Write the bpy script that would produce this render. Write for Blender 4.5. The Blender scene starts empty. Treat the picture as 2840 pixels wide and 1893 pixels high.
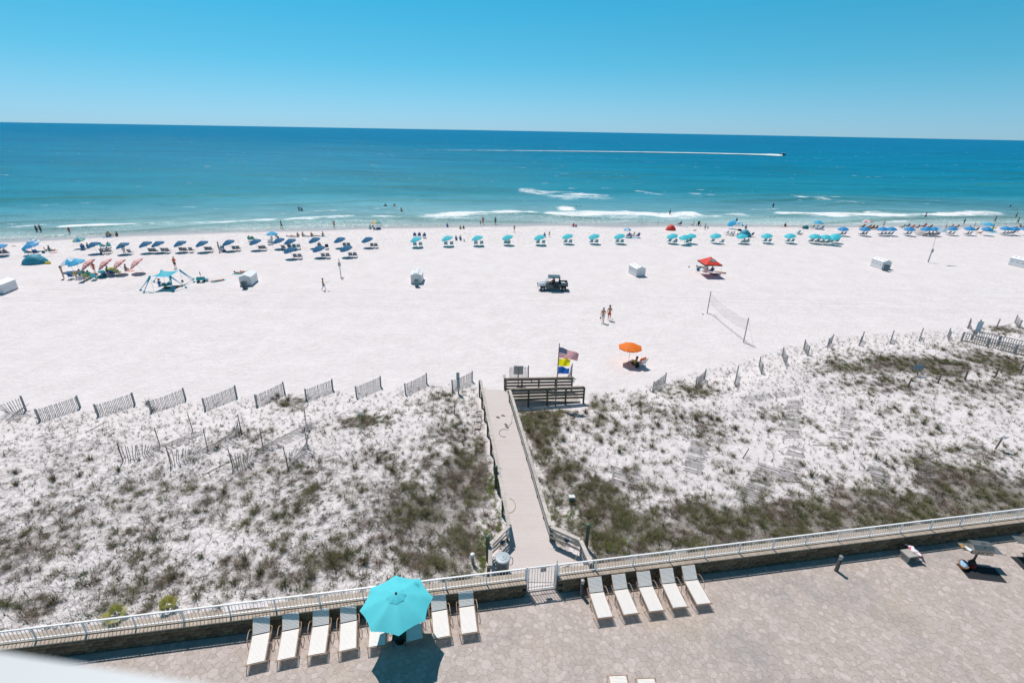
import bpy, bmesh, math, random
import numpy as np
from mathutils import Vector, Matrix, noise
random.seed(7)
RNG = np.random.default_rng(7)
S = bpy.context.scene
COL = S.collection
R_ = math.radians

# ---------------------------------------------------------------- camera
CAM_H = 20.0
F_PX, W_PX, H_PX = 1385.0, 2840.0, 1893.0
PITCH, ROLL = R_(23.0), math.atan(0.0179)
fw = Vector((0, math.cos(PITCH), -math.sin(PITCH)))
rt0 = Vector((1, 0, 0)); up0 = rt0.cross(fw)
RT = rt0 * math.cos(ROLL) + up0 * math.sin(ROLL)
UP = up0 * math.cos(ROLL) - rt0 * math.sin(ROLL)
cd = bpy.data.cameras.new('camera')
cam = bpy.data.objects.new('camera', cd); COL.objects.link(cam)
cam.matrix_world = Matrix(((RT.x, UP.x, -fw.x, 0), (RT.y, UP.y, -fw.y, 0), (RT.z, UP.z, -fw.z, CAM_H), (0, 0, 0, 1)))
cd.sensor_width = 36; cd.lens = F_PX / W_PX * 36
cd.clip_start = 0.02; cd.clip_end = 60000
cd.dof.use_dof = True; cd.dof.focus_distance = 45; cd.dof.aperture_fstop = 1.6
S.camera = cam

# ---------------------------------------------------------------- sky, sun, exposure
SUN_V = Vector((-0.25, 0.46, 1.0)).normalized()
SUN_EL = math.asin(SUN_V.z)
w = bpy.data.worlds.new("World"); S.world = w; w.use_nodes = True
nt = w.node_tree; nt.nodes.clear()
sky = nt.nodes.new('ShaderNodeTexSky'); sky.sky_type = 'NISHITA'; sky.sun_disc = False
sky.sun_elevation = SUN_EL; sky.sun_rotation = math.atan2(SUN_V.x, SUN_V.y)
sky.altitude = 0; sky.air_density = 1.0; sky.dust_density = 0.0; sky.ozone_density = 3.0
bw0 = nt.nodes.new('ShaderNodeRGBToBW'); nt.links.new(sky.outputs[0], bw0.inputs[0])
wtc = nt.nodes.new('ShaderNodeTexCoord'); wsx = nt.nodes.new('ShaderNodeSeparateXYZ'); nt.links.new(wtc.outputs['Generated'], wsx.inputs[0])
hs = nt.nodes.new('ShaderNodeValToRGB'); nt.links.new(wsx.outputs[2], hs.inputs[0]); e_ = hs.color_ramp   # colour of the clear air, from the horizon up
e_.elements[0].position = 0.0; e_.elements[0].color = (.255, .44, .55, 1); e_.elements[1].position = 1.0; e_.elements[1].color = (.14, .48, .82, 1)
for p_, c_ in ((.10, (.125, .525, .785)), (.19, (.075, .595, .99)), (.35, (.11, .50, .86))):
    q_ = e_.elements.new(p_); q_.color = (*c_, 1)
wml = nt.nodes.new('ShaderNodeVectorMath'); wml.operation = 'MULTIPLY'; nt.links.new(hs.outputs[0], wml.inputs[0])
wsc = nt.nodes.new('ShaderNodeVectorMath'); wsc.operation = 'SCALE'; wsc.inputs['Scale'].default_value = 1.62; nt.links.new(wml.outputs[0], wsc.inputs[0])
nt.links.new(bw0.outputs[0], wml.inputs[1])
bg = nt.nodes.new('ShaderNodeBackground'); bg.inputs[1].default_value = 0.10
wo = nt.nodes.new('ShaderNodeOutputWorld')
nt.links.new(wsc.outputs[0], bg.inputs[0]); nt.links.new(bg.outputs[0], wo.inputs[0])
sd = bpy.data.lights.new('sun', 'SUN'); sd.energy = 4.45; sd.angle = R_(0.5); sd.color = (1.0, 0.925, 0.865)
sun = bpy.data.objects.new('sun', sd); COL.objects.link(sun)
sun.rotation_euler = (-SUN_V).to_track_quat('-Z', 'Y').to_euler(); sun.location = (0, 0, 60)
S.view_settings.view_transform = 'Standard'; S.view_settings.look = 'None'
S.view_settings.exposure = 0.0; S.view_settings.gamma = 1.0; S.view_settings.use_curve_mapping = False

# ---------------------------------------------------------------- pixel -> place
def ray(px, py):
    return (fw * F_PX + RT * (px - W_PX / 2) - UP * (py - H_PX / 2)).normalized()
def at(px, py, z=0.0):
    d = ray(px, py); t = (z - CAM_H) / d.z
    return Vector((d.x * t, d.y * t, z))

# ---------------------------------------------------------------- terrain shape
def wall_y(x): return 16.9 + 0.17 * x
_sh = [(-400, -30), (-160, 68), (-96.7, 93.3), (-68.8, 103.1), (-34.4, 112.8), (6.4, 120.8), (50.4, 124), (88, 127.5), (132, 131.5), (400, 150)]
def shore_y(x):
    for (x0, y0), (x1, y1) in zip(_sh, _sh[1:]):
        if x <= x1: return y0 + (y1 - y0) * (x - x0) / (x1 - x0)
    return _sh[-1][1]
_df = [(-200, 10), (-60, 24), (-37, 30.5), (-20, 33.8), (-2.7, 36.9), (0, 34.2), (6, 34.6), (15, 38.6), (34, 49), (59, 53.5), (80, 60), (300, 90)]
def dune_y(x):
    for (x0, y0), (x1, y1) in zip(_df, _df[1:]):
        if x <= x1: return y0 + (y1 - y0) * (x - x0) / (x1 - x0)
    return _df[-1][1]
def sstep(a, b, v):
    t = max(0.0, min(1.0, (v - a) / (b - a))); return t * t * (3 - 2 * t)
def walk_x(y):      # centre line of the boardwalk
    return 1.05 + (y - 20.5) * (-0.1615)
SEA_Z = -0.6
def hz(x, y):
    ys = shore_y(x)
    b = -0.6 * sstep(ys - 22, ys, y) if y < ys else -0.6 - (y - ys) * 0.045
    dy = dune_y(x)
    d = 1 - sstep(dy - 5.5, dy + 1.0, y)
    if d > 0 and y < 90:
        n = noise.noise(Vector((x * .13, y * .16, 1.3))) * .38 + noise.noise(Vector((x * .4, y * .45, 5.1))) * .13
        h = 0.62 + n * .9
        k = sstep(1.4, 5.5, abs(x - walk_x(y)))
        kw = 0.02 + 0.32 * sstep(22, 33, y)
        if y > 36: k = 1
        h = kw + (h - kw) * k
        b += h * d
    b += noise.noise(Vector((x * .7, y * .7, 2))) * .02 + noise.noise(Vector((x * .05, y * .05, 9))) * .05
    return b
def G(px, py, off=0.0):
    z = 0.2
    for _ in range(8):
        p = at(px, py, z); z = hz(p.x, p.y)
    return Vector((p.x, p.y, z + off))
def zc(ox, oy, s):
    return lambda x, y: (ox + x * s, oy + y * s)
KA, KB, KC, KD, KE, KF = (zc(o, 560, .2125) for o in (0, 500, 1000, 1500, 1900, 2340))

# ---------------------------------------------------------------- materials
MATS = {}
def mat(name, col, rough=.7, metal=0.0, var=0.12, scale=6.0, bump=0.0, bscale=40.0, trans=0.0, alpha=1.0, spec=.5, objvar=0.0):
    if name in MATS: return MATS[name]
    m = bpy.data.materials.new(name); m.use_nodes = True; MATS[name] = m
    n = m.node_tree.nodes; L = m.node_tree.links; b = n['Principled BSDF']
    b.inputs['Roughness'].default_value = rough; b.inputs['Metallic'].default_value = metal
    b.inputs['Specular IOR Level'].default_value = spec
    tc = n.new('ShaderNodeTexCoord')
    nz = n.new('ShaderNodeTexNoise'); nz.inputs['Scale'].default_value = scale; nz.inputs['Detail'].default_value = 4
    L.new(tc.outputs['Object'], nz.inputs['Vector'])
    mr = n.new('ShaderNodeMapRange'); mr.inputs[1].default_value = .25; mr.inputs[2].default_value = .75
    mr.inputs[3].default_value = 1 - var; mr.inputs[4].default_value = 1 + var
    L.new(nz.outputs[0], mr.inputs[0])
    mx = n.new('ShaderNodeVectorMath'); mx.operation = 'SCALE'; mx.inputs[0].default_value = col[:3]
    last = mr.outputs[0]
    if objvar:
        oi = n.new('ShaderNodeObjectInfo'); m2 = n.new('ShaderNodeMapRange')
        m2.inputs[3].default_value = 1 - objvar; m2.inputs[4].default_value = 1 + objvar
        L.new(oi.outputs['Random'], m2.inputs[0])
        mm = n.new('ShaderNodeMath'); mm.operation = 'MULTIPLY'; L.new(last, mm.inputs[0]); L.new(m2.outputs[0], mm.inputs[1]); last = mm.outputs[0]
    L.new(last, mx.inputs['Scale']); L.new(mx.outputs[0], b.inputs['Base Color'])
    if bump:
        nb = n.new('ShaderNodeTexNoise'); nb.inputs['Scale'].default_value = bscale; nb.inputs['Detail'].default_value = 3
        L.new(tc.outputs['Object'], nb.inputs['Vector'])
        bp = n.new('ShaderNodeBump'); bp.inputs['Strength'].default_value = bump; bp.inputs['Distance'].default_value = .02
        L.new(nb.outputs[0], bp.inputs['Height']); L.new(bp.outputs[0], b.inputs['Normal'])
    if trans:   # thin cloth: part of the sunlight comes through
        out = n['Material Output']; tr = n.new('ShaderNodeBsdfTranslucent'); ms = n.new('ShaderNodeMixShader'); ms.inputs[0].default_value = trans
        L.new(mx.outputs[0], tr.inputs[0]); L.new(b.outputs[0], ms.inputs[1]); L.new(tr.outputs[0], ms.inputs[2]); L.new(ms.outputs[0], out.inputs[0])
    if alpha < 1: b.inputs['Alpha'].default_value = alpha
    return m

# ---------------------------------------------------------------- mesh helper
class MB:
    def __init__(s): s.v = []; s.f = []; s.m = []; s.t = []; s.cm = 0; s.tone = 0.0
    def add(s, vs, fs):
        k = len(s.v); s.v += [tuple(v) for v in vs]
        for f in fs: s.f.append(tuple(i + k for i in f)); s.m.append(s.cm); s.t.append(s.tone)
        return s
    def box(s, c, d, rot=None):
        x, y, z = d[0] / 2, d[1] / 2, d[2] / 2
        vs = [Vector(p) for p in ((-x, -y, -z), (x, -y, -z), (x, y, -z), (-x, y, -z), (-x, -y, z), (x, -y, z), (x, y, z), (-x, y, z))]
        c = Vector(c)
        if rot is not None: vs = [rot @ v for v in vs]
        return s.add([v + c for v in vs], [(0, 3, 2, 1), (4, 5, 6, 7), (0, 1, 5, 4), (1, 2, 6, 5), (2, 3, 7, 6), (3, 0, 4, 7)])
    def beam(s, a, b, wd, ht, up=(0, 0, 1)):
        a = Vector(a); b = Vector(b); d = b - a; L = d.length; d.normalize(); u = Vector(up)
        r = d.cross(u)
        if r.length < 1e-5: r = d.cross(Vector((0, 1, 0)))
        r.normalize(); u = r.cross(d)
        m = Matrix((r, d, u)).transposed()
        return s.box((a + b) / 2, (wd, L, ht), m)
    def tube(s, pts, r, n=6, cap=True, closed=False):
        pts = [Vector(p) for p in pts]; k = len(pts); vs = []; fs = []
        rr = r if isinstance(r, (list, tuple)) else [r] * k
        prev = None
        for i, p in enumerate(pts):
            a = pts[i - 1] if (i > 0 or closed) else p; b = pts[(i + 1) % k] if (i < k - 1 or closed) else p
            d = (b - a).normalized()
            if prev is None:
                u = d.cross(Vector((0, 0, 1)))
                if u.length < .05: u = d.cross(Vector((0, 1, 0)))
            else: u = prev - d * prev.dot(d)
            u.normalize(); prev = u; w_ = d.cross(u)
            for j in range(n):
                t = 2 * math.pi * j / n
                vs.append(p + (u * math.cos(t) + w_ * math.sin(t)) * rr[i])
        for i in range(k if closed else k - 1):
            for j in range(n):
                a = i * n + j; b = i * n + (j + 1) % n; c = ((i + 1) % k) * n
                fs.append((a, b, c + (j + 1) % n, c + j))
        if cap and not closed: fs.append(tuple(range(n))[::-1]); fs.append(tuple((k - 1) * n + j for j in range(n)))
        return s.add(vs, fs)
    def lathe(s, prof, n=16, c=(0, 0, 0), M=None, cap=True):
        vs = []; fs = []; c = Vector(c)
        for r, z in prof:
            for j in range(n):
                t = 2 * math.pi * j / n; v = Vector((r * math.cos(t), r * math.sin(t), z))
                vs.append((M @ v if M is not None else v) + c)
        for i in range(len(prof) - 1):
            for j in range(n):
                fs.append((i * n + j, i * n + (j + 1) % n, (i + 1) * n + (j + 1) % n, (i + 1) * n + j))
        if cap: fs.append(tuple(range(n))[::-1]); fs.append(tuple((len(prof) - 1) * n + j for j in range(n)))
        return s.add(vs, fs)
    def prism(s, poly, z0, z1, M=None):
        n = len(poly); vs = [Vector((p[0], p[1], z0)) for p in poly] + [Vector((p[0], p[1], z1)) for p in poly]
        if M is not None: vs = [M @ v for v in vs]
        return s.add(vs, [tuple(range(n))[::-1], tuple(range(n, 2 * n))] + [(i, (i + 1) % n, n + (i + 1) % n, n + i) for i in range(n)])
    def mesh(s, name, mats, smooth=False, tone=False):
        me = bpy.data.meshes.new(name); me.from_pydata(s.v, [], s.f)
        if not isinstance(mats, (list, tuple)): mats = [mats]
        for m in mats: me.materials.append(m)
        if len(mats) > 1: me.polygons.foreach_set('material_index', s.m)
        if smooth: me.polygons.foreach_set('use_smooth', [True] * len(s.f))
        if tone:
            a = me.attributes.new('tone', 'FLOAT', 'FACE'); a.data.foreach_set('value', s.t)
        me.update(); return me
    def build(s, name, mats, parent=None, smooth=False, tone=False, loc=None):
        o = link(name, s.mesh(name, mats, smooth, tone), parent)
        if loc is not None: o.location = loc
        return o
def link(name, me, parent=None):
    o = bpy.data.objects.new(name, me); COL.objects.link(o)
    if parent is not None: o.parent = parent
    return o
def tag(o, label=None, cat=None, group=None, kind=None):
    if label: o['label'] = label
    if cat: o['category'] = cat
    if group: o['group'] = group
    if kind: o['kind'] = kind
    return o
def thing(name, label, cat, loc=(0, 0, 0), rz=0, group=None):
    o = link(name, None); o.location = loc; o.rotation_euler = (0, 0, rz)
    o.empty_display_size = .2
    return tag(o, label, cat, group)
def copy_tree(src, kids, label=None, loc=None, rz=None, group=None):
    """kids: list of (child, [subchildren])"""
    c = src.copy(); COL.objects.link(c)
    if loc is not None: c.location = loc
    if rz is not None: c.rotation_euler = (0, 0, rz)
    if label: c['label'] = label
    if group: c['group'] = group
    elif 'group' in c and group == '': del c['group']
    for ch, sub in kids:
        k = ch.copy(); COL.objects.link(k); k.parent = c
        for g in sub:
            q = g.copy(); COL.objects.link(q); q.parent = k
    return c
ORD = ['leftmost', 'second', 'third', 'fourth', 'fifth', 'sixth', 'seventh', 'eighth', 'ninth', 'tenth', 'eleventh', 'twelfth',
       'thirteenth', 'fourteenth', 'fifteenth', 'sixteenth', 'seventeenth', 'eighteenth', 'nineteenth', 'twentieth']
def nth(i): return ORD[i] if i < len(ORD) else 'far'
# ================================================================ SETTING
# ---- density of the dune scrub (blobs in metres on the dune)
OV = 2840 / 2352
_blobs = [(1275,930,50,28,1.3),(1340,918,50,14,1.0),(1255,965,36,40,1.2),(1040,1010,50,60,.8),(1060,1100,80,90,1),(980,1180,130,70,.9),(1060,1240,70,60,.9),(900,1215,110,50,.7),(835,962,50,22,.9),(1015,925,45,35,.5),
 (700,1130,80,50,.3),(450,1150,140,40,.4),(300,1140,80,40,.4),(150,1180,150,60,.25),(100,1290,120,50,.35),(330,1320,150,40,.45),(560,1320,140,35,.65),
 (760,1290,110,38,.75),(100,1395,90,28,.6),(500,1345,100,30,.6),(660,1345,120,28,.7),(1000,1290,90,35,.9),(660,915,28,16,.9),(570,1003,50,22,.5),(870,1060,60,40,.4),
 (1240,950,45,45,1),(1245,1010,28,60,.9),(1320,925,100,22,.7),(1290,1085,55,40,1),(1370,1135,100,45,1),(1430,1200,130,60,1.1),(1600,1185,110,30,.95),(1740,1190,150,36,1),
 (1880,1178,120,36,.95),(2010,1160,120,42,.9),(2230,1120,130,55,1),(2330,1150,100,55,1.1),(1400,985,50,35,.35),(1500,950,60,32,.4),(1600,985,70,36,.4),(1590,895,55,18,.6),
 (1800,960,60,28,.3),(1950,852,60,18,.9),(2050,840,90,22,1),(2150,848,100,24,1),(2290,840,80,28,.95),(2050,890,110,26,.6),(2250,890,110,32,.6),(2100,965,60,36,.3),
 (2100,1060,60,22,.45),(2250,1045,90,22,.5),(2325,752,34,22,.8),(1700,1115,70,28,.25),(1950,1000,80,40,.2),(1480,1080,80,40,.15),(2180,1180,200,30,1),(1560,1235,160,25,1.1)]
BL = []
for (x, y, rx, ry, wt) in _blobs:
    x *= OV; y *= OV; rx *= OV; ry *= OV
    c = at(x, y, .5); a = at(x + rx, y, .5); t = at(x, y - ry, .5); b = at(x, y + ry, .5)
    BL.append((c.x, (t.y + b.y) / 2, abs(a.x - c.x), abs(t.y - b.y) / 2, wt))
BLA = np.array(BL)
def veg(x, y):
    d = ((x - BLA[:, 0]) / BLA[:, 2]) ** 2 + ((y - BLA[:, 1]) / BLA[:, 3]) ** 2
    v = float(np.max(BLA[:, 4] * np.exp(-d * .8)))
    v += noise.noise(Vector((x * .35, y * .35, 3))) * .35 * min(1, v * 2)
    s_ = y - wall_y(x)
    if x > 4.5 and s_ < 4.2: v = max(v, .85 * (1 - sstep(2.2, 4.2, s_)) + noise.noise(Vector((x * .3, y * .3, 40))) * .3)
    if x < -1.5: v = max(v, (.28 + noise.noise(Vector((x * .22, y * .3, 50))) * .6) * (1 - sstep(7, 12.5, s_ + noise.noise(Vector((x * .1, 0, 5))) * 4)))
    return max(0.0, min(1.0, v))
def in_walk(x, y, m=0.0):
    if y < 19.6: return -1.1 - m < x < 4.0 + m
    if y < 36.6 and abs(x - walk_x(y)) < 1.25 + m: return True
    return 33.3 - m < y < 37.0 + m and -1.5 < x < 6.2 + m
# ---- sand
def grid_obj(name, xs, rows, fn, m, kind='structure', label=None, attrs=None, wide=None):
    nx, ny = len(xs), len(rows); V = np.zeros((nx * ny, 3)); A = {k: np.zeros(nx * ny) for k in (attrs or {})}
    i = 0
    for r in rows:
        for u in xs:
            x = wide(u, r) if wide else u
            p = fn(x, r); V[i] = p[:3]
            for q, k in enumerate(A): A[k][i] = p[3 + q]
            i += 1
    idx = np.arange(nx * ny).reshape(ny, nx)
    Fq = np.stack([idx[:-1, :-1], idx[:-1, 1:], idx[1:, 1:], idx[1:, :-1]], -1).reshape(-1, 4)
    me = bpy.data.meshes.new(name); me.vertices.add(len(V)); me.vertices.foreach_set('co', V.ravel())
    me.loops.add(Fq.size); me.loops.foreach_set('vertex_index', Fq.ravel())
    me.polygons.add(len(Fq)); me.polygons.foreach_set('loop_start', np.arange(0, Fq.size, 4)); me.polygons.foreach_set('loop_total', np.full(len(Fq), 4))
    me.polygons.foreach_set('use_smooth', np.ones(len(Fq), bool)); me.update(); me.validate()
    for k in A:
        a = me.attributes.new(k, 'FLOAT', 'POINT'); a.data.foreach_set('value', A[k])
    me.materials.append(m)
    o = link(name, me); tag(o, label, None, None, kind); return o
def NT(name):
    m = bpy.data.materials.new(name); m.use_nodes = True
    return m, m.node_tree.nodes, m.node_tree.links, m.node_tree.nodes['Principled BSDF']
def nz(n, L, vec, scale, detail=3, rough=.5, stretch=None, typ='ShaderNodeTexNoise'):
    t = n.new(typ); t.inputs['Scale'].default_value = scale
    if typ == 'ShaderNodeTexNoise': t.inputs['Detail'].default_value = detail; t.inputs['Roughness'].default_value = rough
    if stretch:
        mp = n.new('ShaderNodeMapping'); mp.inputs['Scale'].default_value = stretch; L.new(vec, mp.inputs[0]); vec = mp.outputs[0]
    L.new(vec, t.inputs['Vector']); return t
def mapr(n, L, src, a, b, c=0.0, d=1.0):
    m = n.new('ShaderNodeMapRange'); m.inputs[1].default_value = a; m.inputs[2].default_value = b; m.inputs[3].default_value = c; m.inputs[4].default_value = d
    L.new(src, m.inputs[0]); return m.outputs[0]
def mixc(n, L, fac, a, b):
    m = n.new('ShaderNodeMix'); m.data_type = 'RGBA'
    if isinstance(fac, float): m.inputs[0].default_value = fac
    else: L.new(fac, m.inputs[0])
    for s_, v in ((6, a), (7, b)):
        if isinstance(v, tuple): m.inputs[s_].default_value = (*v, 1)
        else: L.new(v, m.inputs[s_])
    return m.outputs[2]
def math_(n, L, op, a, b=None, clamp=False):
    m = n.new('ShaderNodeMath'); m.operation = op; m.use_clamp = clamp
    for i, v in ((0, a), (1, b)):
        if v is None: continue
        if isinstance(v, (int, float)): m.inputs[i].default_value = v
        else: L.new(v, m.inputs[i])
    return m.outputs[0]

sandm, n, L, b = NT('white_sand')
tc = n.new('ShaderNodeTexCoord').outputs['Object']
at_l = n.new('ShaderNodeAttribute'); at_l.attribute_name = 'litter'
at_w = n.new('ShaderNodeAttribute'); at_w.attribute_name = 'wet'
at_t = n.new('ShaderNodeAttribute'); at_t.attribute_name = 'track'
at_d = n.new('ShaderNodeAttribute'); at_d.attribute_name = 'trod'
n1 = nz(n, L, tc, .35, 5); n2 = nz(n, L, tc, 14, 5, .7)
base = mixc(n, L, mapr(n, L, n1.outputs[0], .3, .7), (.655, .61, .615), (.715, .672, .68))
spk = mapr(n, L, n2.outputs[0], .56, .72, 0, .30)
base = mixc(n, L, spk, base, (.34, .31, .32))
# trodden, speckled belt near the water
n7 = nz(n, L, tc, 1.7, 6, .75, (1, .55, 1))
tm = math_(n, L, 'MULTIPLY', mapr(n, L, n7.outputs[0], .53, .66), at_d.outputs['Fac'])
base = mixc(n, L, math_(n, L, 'MULTIPLY', tm, .75), base, (.36, .31, .31))
# litter of dead stems and roots
n3 = nz(n, L, tc, 3.5, 8, .75)
lf = math_(n, L, 'SUBTRACT', math_(n, L, 'ADD', at_l.outputs['Fac'], n3.outputs[0]), 1.0)
lf = math_(n, L, 'MULTIPLY', lf, 4.5, True)
n4 = nz(n, L, tc, 30, 4, .8)
lc = mixc(n, L, mapr(n, L, n4.outputs[0], .35, .65), (.075, .060, .048), (.30, .26, .225))
base = mixc(n, L, math_(n, L, 'MULTIPLY', lf, .75), base, lc)
base = mixc(n, L, at_w.outputs['Fac'], base, (.44, .395, .385))
n8 = nz(n, L, tc, 1.5, 5, .7, (.7, 1, 1)); n9 = nz(n, L, tc, 4.5, 4, .7)
sv = n.new('ShaderNodeVectorMath'); sv.operation = 'SCALE'; L.new(base, sv.inputs[0])
L.new(math_(n, L, 'MULTIPLY', mapr(n, L, n8.outputs[0], .32, .68, .93, 1.06), mapr(n, L, n9.outputs[0], .3, .7, .94, 1.06)), sv.inputs['Scale']); base = sv.outputs[0]
L.new(base, b.inputs['Base Color'])
rr = mapr(n, L, at_w.outputs['Fac'], 0, 1, .9, .28); L.new(rr, b.inputs['Roughness']); b.inputs['Specular IOR Level'].default_value = .3
# relief: wind ripples and footprints, wheel ruts of the track
n5 = nz(n, L, tc, 2.2, 4, .6, (1, 1.7, 1)); n6 = nz(n, L, tc, 7, 3)
wv = n.new('ShaderNodeTexWave'); wv.wave_type = 'BANDS'; wv.bands_direction = 'Y'; wv.inputs['Scale'].default_value = .42; wv.inputs['Distortion'].default_value = 6.0; wv.inputs['Detail'].default_value = 4
wv.inputs['Detail Scale'].default_value = .35
mp = n.new('ShaderNodeMapping'); mp.inputs['Scale'].default_value = (.12, 1, 1); mp.inputs['Rotation'].default_value = (0, 0, R_(-3)); L.new(tc, mp.inputs[0]); L.new(mp.outputs[0], wv.inputs['Vector'])
hsum = math_(n, L, 'ADD', math_(n, L, 'MULTIPLY', n5.outputs[0], .17), math_(n, L, 'MULTIPLY', n6.outputs[0], .055))
rm_ = nz(n, L, tc, .55, 3, .6, (.03, 1, 1))
tr_ = math_(n, L, 'MULTIPLY', math_(n, L, 'MULTIPLY', math_(n, L, 'POWER', wv.outputs[0], 5.0), at_t.outputs['Fac']), -.11); tr_ = math_(n, L, 'MULTIPLY', tr_, mapr(n, L, rm_.outputs[0], .40, .58))
hsum = math_(n, L, 'ADD', hsum, tr_)
hsum = math_(n, L, 'MULTIPLY', hsum, mapr(n, L, at_w.outputs['Fac'], 0, .6, 1, 0))
bp = n.new('ShaderNodeBump'); bp.inputs['Strength'].default_value = .75; bp.inputs['Distance'].default_value = 1.0
L.new(hsum, bp.inputs['Height']); L.new(bp.outputs[0], b.inputs['Normal'])

def spaced(a, b, d0, d1, mid=0.0):
    xs = [mid]; x = mid
    while x < b: x += d0 + (d1 - d0) * min(1, max(0, (abs(x - mid) - 45) / 60)); xs.append(x)
    x = mid
    while x > a: x -= d0 + (d1 - d0) * min(1, max(0, (abs(x - mid) - 45) / 60)); xs.insert(0, x)
    return xs
txs = spaced(-300, 330, .38, 5, 8)
trs = [.22]
while trs[-1] < 175: trs.append(trs[-1] + (.34 if trs[-1] < 26 else .55 if trs[-1] < 34 else 1.1))
def terr(x, s):
    y = wall_y(x) + s; z = hz(x, y); ys = shore_y(x)
    l = 0.0
    if y < dune_y(x) + 2 and -70 < x < 90 and not in_walk(x, y, -.2): l = veg(x, y) * (1 - sstep(dune_y(x) - 1, dune_y(x) + 1.5, y))
    wet = sstep(ys - 6.0, ys - 2.0, y + noise.noise(Vector((x * .06, 0, 4))) * 2.0)
    tr = sstep(54, 57, y - .02 * x) * (1 - sstep(66, 70, y - .02 * x))
    td = sstep(ys - 30, ys - 22, y) * (1 - sstep(ys - 5, ys - 3, y))
    return (x, y, z, l, wet, tr, td)
grid_obj('sand', txs, trs, terr, sandm, 'structure', None, {'litter': 1, 'wet': 1, 'track': 1, 'trod': 1})

# ---- sea
def band(region, pts, wpx, st):
    out = []
    for (a, b_) in pts:
        px, py = region(a, b_) if region else (a, b_)
        p = at(px, py, SEA_Z); q = at(px, py + wpx, SEA_Z)
        out.append((p.x, p.y - shore_y(p.x), abs(p.y - q.y)))
    out.sort()
    return out, st
FB = [band(KA, [(0, 340), (330, 325), (660, 298)], 4.5, .95), band(KA, [(710, 325), (1200, 310), (1700, 290), (2353, 268)], 5, 1.05),
      band(KB, [(0, 280), (500, 262), (1000, 235), (1300, 228)], 5.5, 1.05), band(KB, [(1300, 228), (1800, 212), (2353, 190)], 4, .95), band(KC, [(0, 200), (650, 190)], 5, 1.0),
      band(KC, [(730, 172), (1100, 160), (1500, 142), (2000, 135), (2353, 135)], 6, 1.05), band(KD, [(0, 145), (500, 160), (1100, 150), (1700, 160), (2100, 155)], 8, 1.15),
      band(KE, [(0, 195), (420, 180), (840, 168)], 4.5, 1.0), band(KE, [(1150, 150), (1600, 160), (2000, 158), (2353, 160)], 5.5, 1.1),
      band(KF, [(0, 165), (700, 165), (1300, 158), (1980, 132)], 5.5, 1.1), band(KF, [(1990, 132), (2110, 135)], 3, .9),
      band(KA, [(0, 300), (280, 303)], 2, .7), band(KA, [(560, 262), (900, 240), (980, 240)], 3, .62), band(KB, [(1150, 165), (1500, 145), (1900, 125), (2353, 105)], 3, .66),
      band(KC, [(0, 110), (300, 90), (620, 88)], 3, .7), band(KC, [(800, 245), (1300, 205), (2353, 180)], 2, .72), band(KC, [(2200, 80), (2353, 75)], 2.5, .5),
      band(KD, [(170, 80), (300, 80), (455, 82)], 8, 1.3), band(KD, [(0, 265), (900, 262), (1500, 240), (2000, 200)], 2, .62), band(KB, [(0, 365), (700, 345), (1600, 318), (2353, 298)], 1.6, .7),
      band(KC, [(0, 300), (700, 268)], 1.6, .6), band(KF, [(0, 290), (400, 270), (880, 252)], 2, .75), band(KF, [(1300, 262), (2353, 255)], 2, .7), band(KE, [(830, 110), (1300, 100)], 2, .6),
      band(None, [(1432, 524), (1500, 530), (1580, 536), (1704, 546)], 7, .80), band(None, [(1440, 530), (1560, 546), (1700, 548)], 3, .85), band(None, [(1746, 527), (1850, 541)], 4, .62),
      band(None, [(1895, 535), (1955, 538)], 2.2, .9), band(None, [(2188, 542), (2280, 552), (2400, 563)], 5, .85), band(None, [(2555, 553), (2620, 557)], 1.6, .8), band(None, [(1560, 523), (1720, 521)], 1.6, .5),
      band(None, [(0, 575), (120, 568), (300, 560)], 2.0, .5), band(None, [(1180, 512), (1400, 520)], 1.2, .35)]
def foam(x, t, y):
    f = 0.0; nn = noise.noise(Vector((x * .09, t * .05, 7)))
    wv_ = noise.noise(Vector((x * .035, 3, 1))) * 2.6 + noise.noise(Vector((x * .16, 3, 2))) * 1.1 + noise.noise(Vector((x * .6, t * .3, 2))) * .5; am_ = 1 + .55 * noise.noise(Vector((x * .11, t * .12, 30)))
    for pts, st in FB:
        if x < pts[0][0] - 1 or x > pts[-1][0] + 1: continue
        for (x0, t0, w0), (x1, t1, w1) in zip(pts, pts[1:]):
            if x0 <= x <= x1:
                k = (x - x0) / max(1e-6, x1 - x0); tb = t0 + (t1 - t0) * k + wv_ * min(1, t0 / 8); ww = (w0 + (w1 - w0) * k) * (1 + nn)
                d = (t - tb) / max(.7, ww * 1.25)
                f = max(f, st * am_ * sstep(0, 4, min(x - pts[0][0], pts[-1][0] - x) + 1.5) * math.exp(-d * d * (1.8 if d > 0 else .7))); break
    return f
def sea_v(x, t):
    ys = shore_y(x); y = ys + t; z = SEA_Z; f = 0.0; hgt = 0.0
    if t < 260:
        a = .30 * sstep(0, 10, t) * (1 - .75 * sstep(35, 160, t))
        ph = (t + noise.noise(Vector((x * .012, t * .01, 0))) * 16 + noise.noise(Vector((x * .05, t * .03, 2))) * 3) * (2 * math.pi / (11.0 + t * .03))
        am = .15 + 1.5 * max(0, noise.noise(Vector((x * .014, t * .05, 11))) + .28)
        s = (.5 + .5 * math.sin(ph)) ** 3.4
        hgt = s * am; z += a * hgt
        f = foam(x, t, y)
        z += .12 * min(f, 1) * sstep(1.5, 5, t)
        z += noise.noise(Vector((x * .25, t * .5, 3))) * .05 * sstep(1, 8, t)
        if 0: z = max(z, SEA_Z + .01 * (1 - t / 2))
    z -= (x * x + y * y) / (2 * 6371000.0)      # the earth's curve
    return (x, y, z, t, f, hgt)
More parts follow.
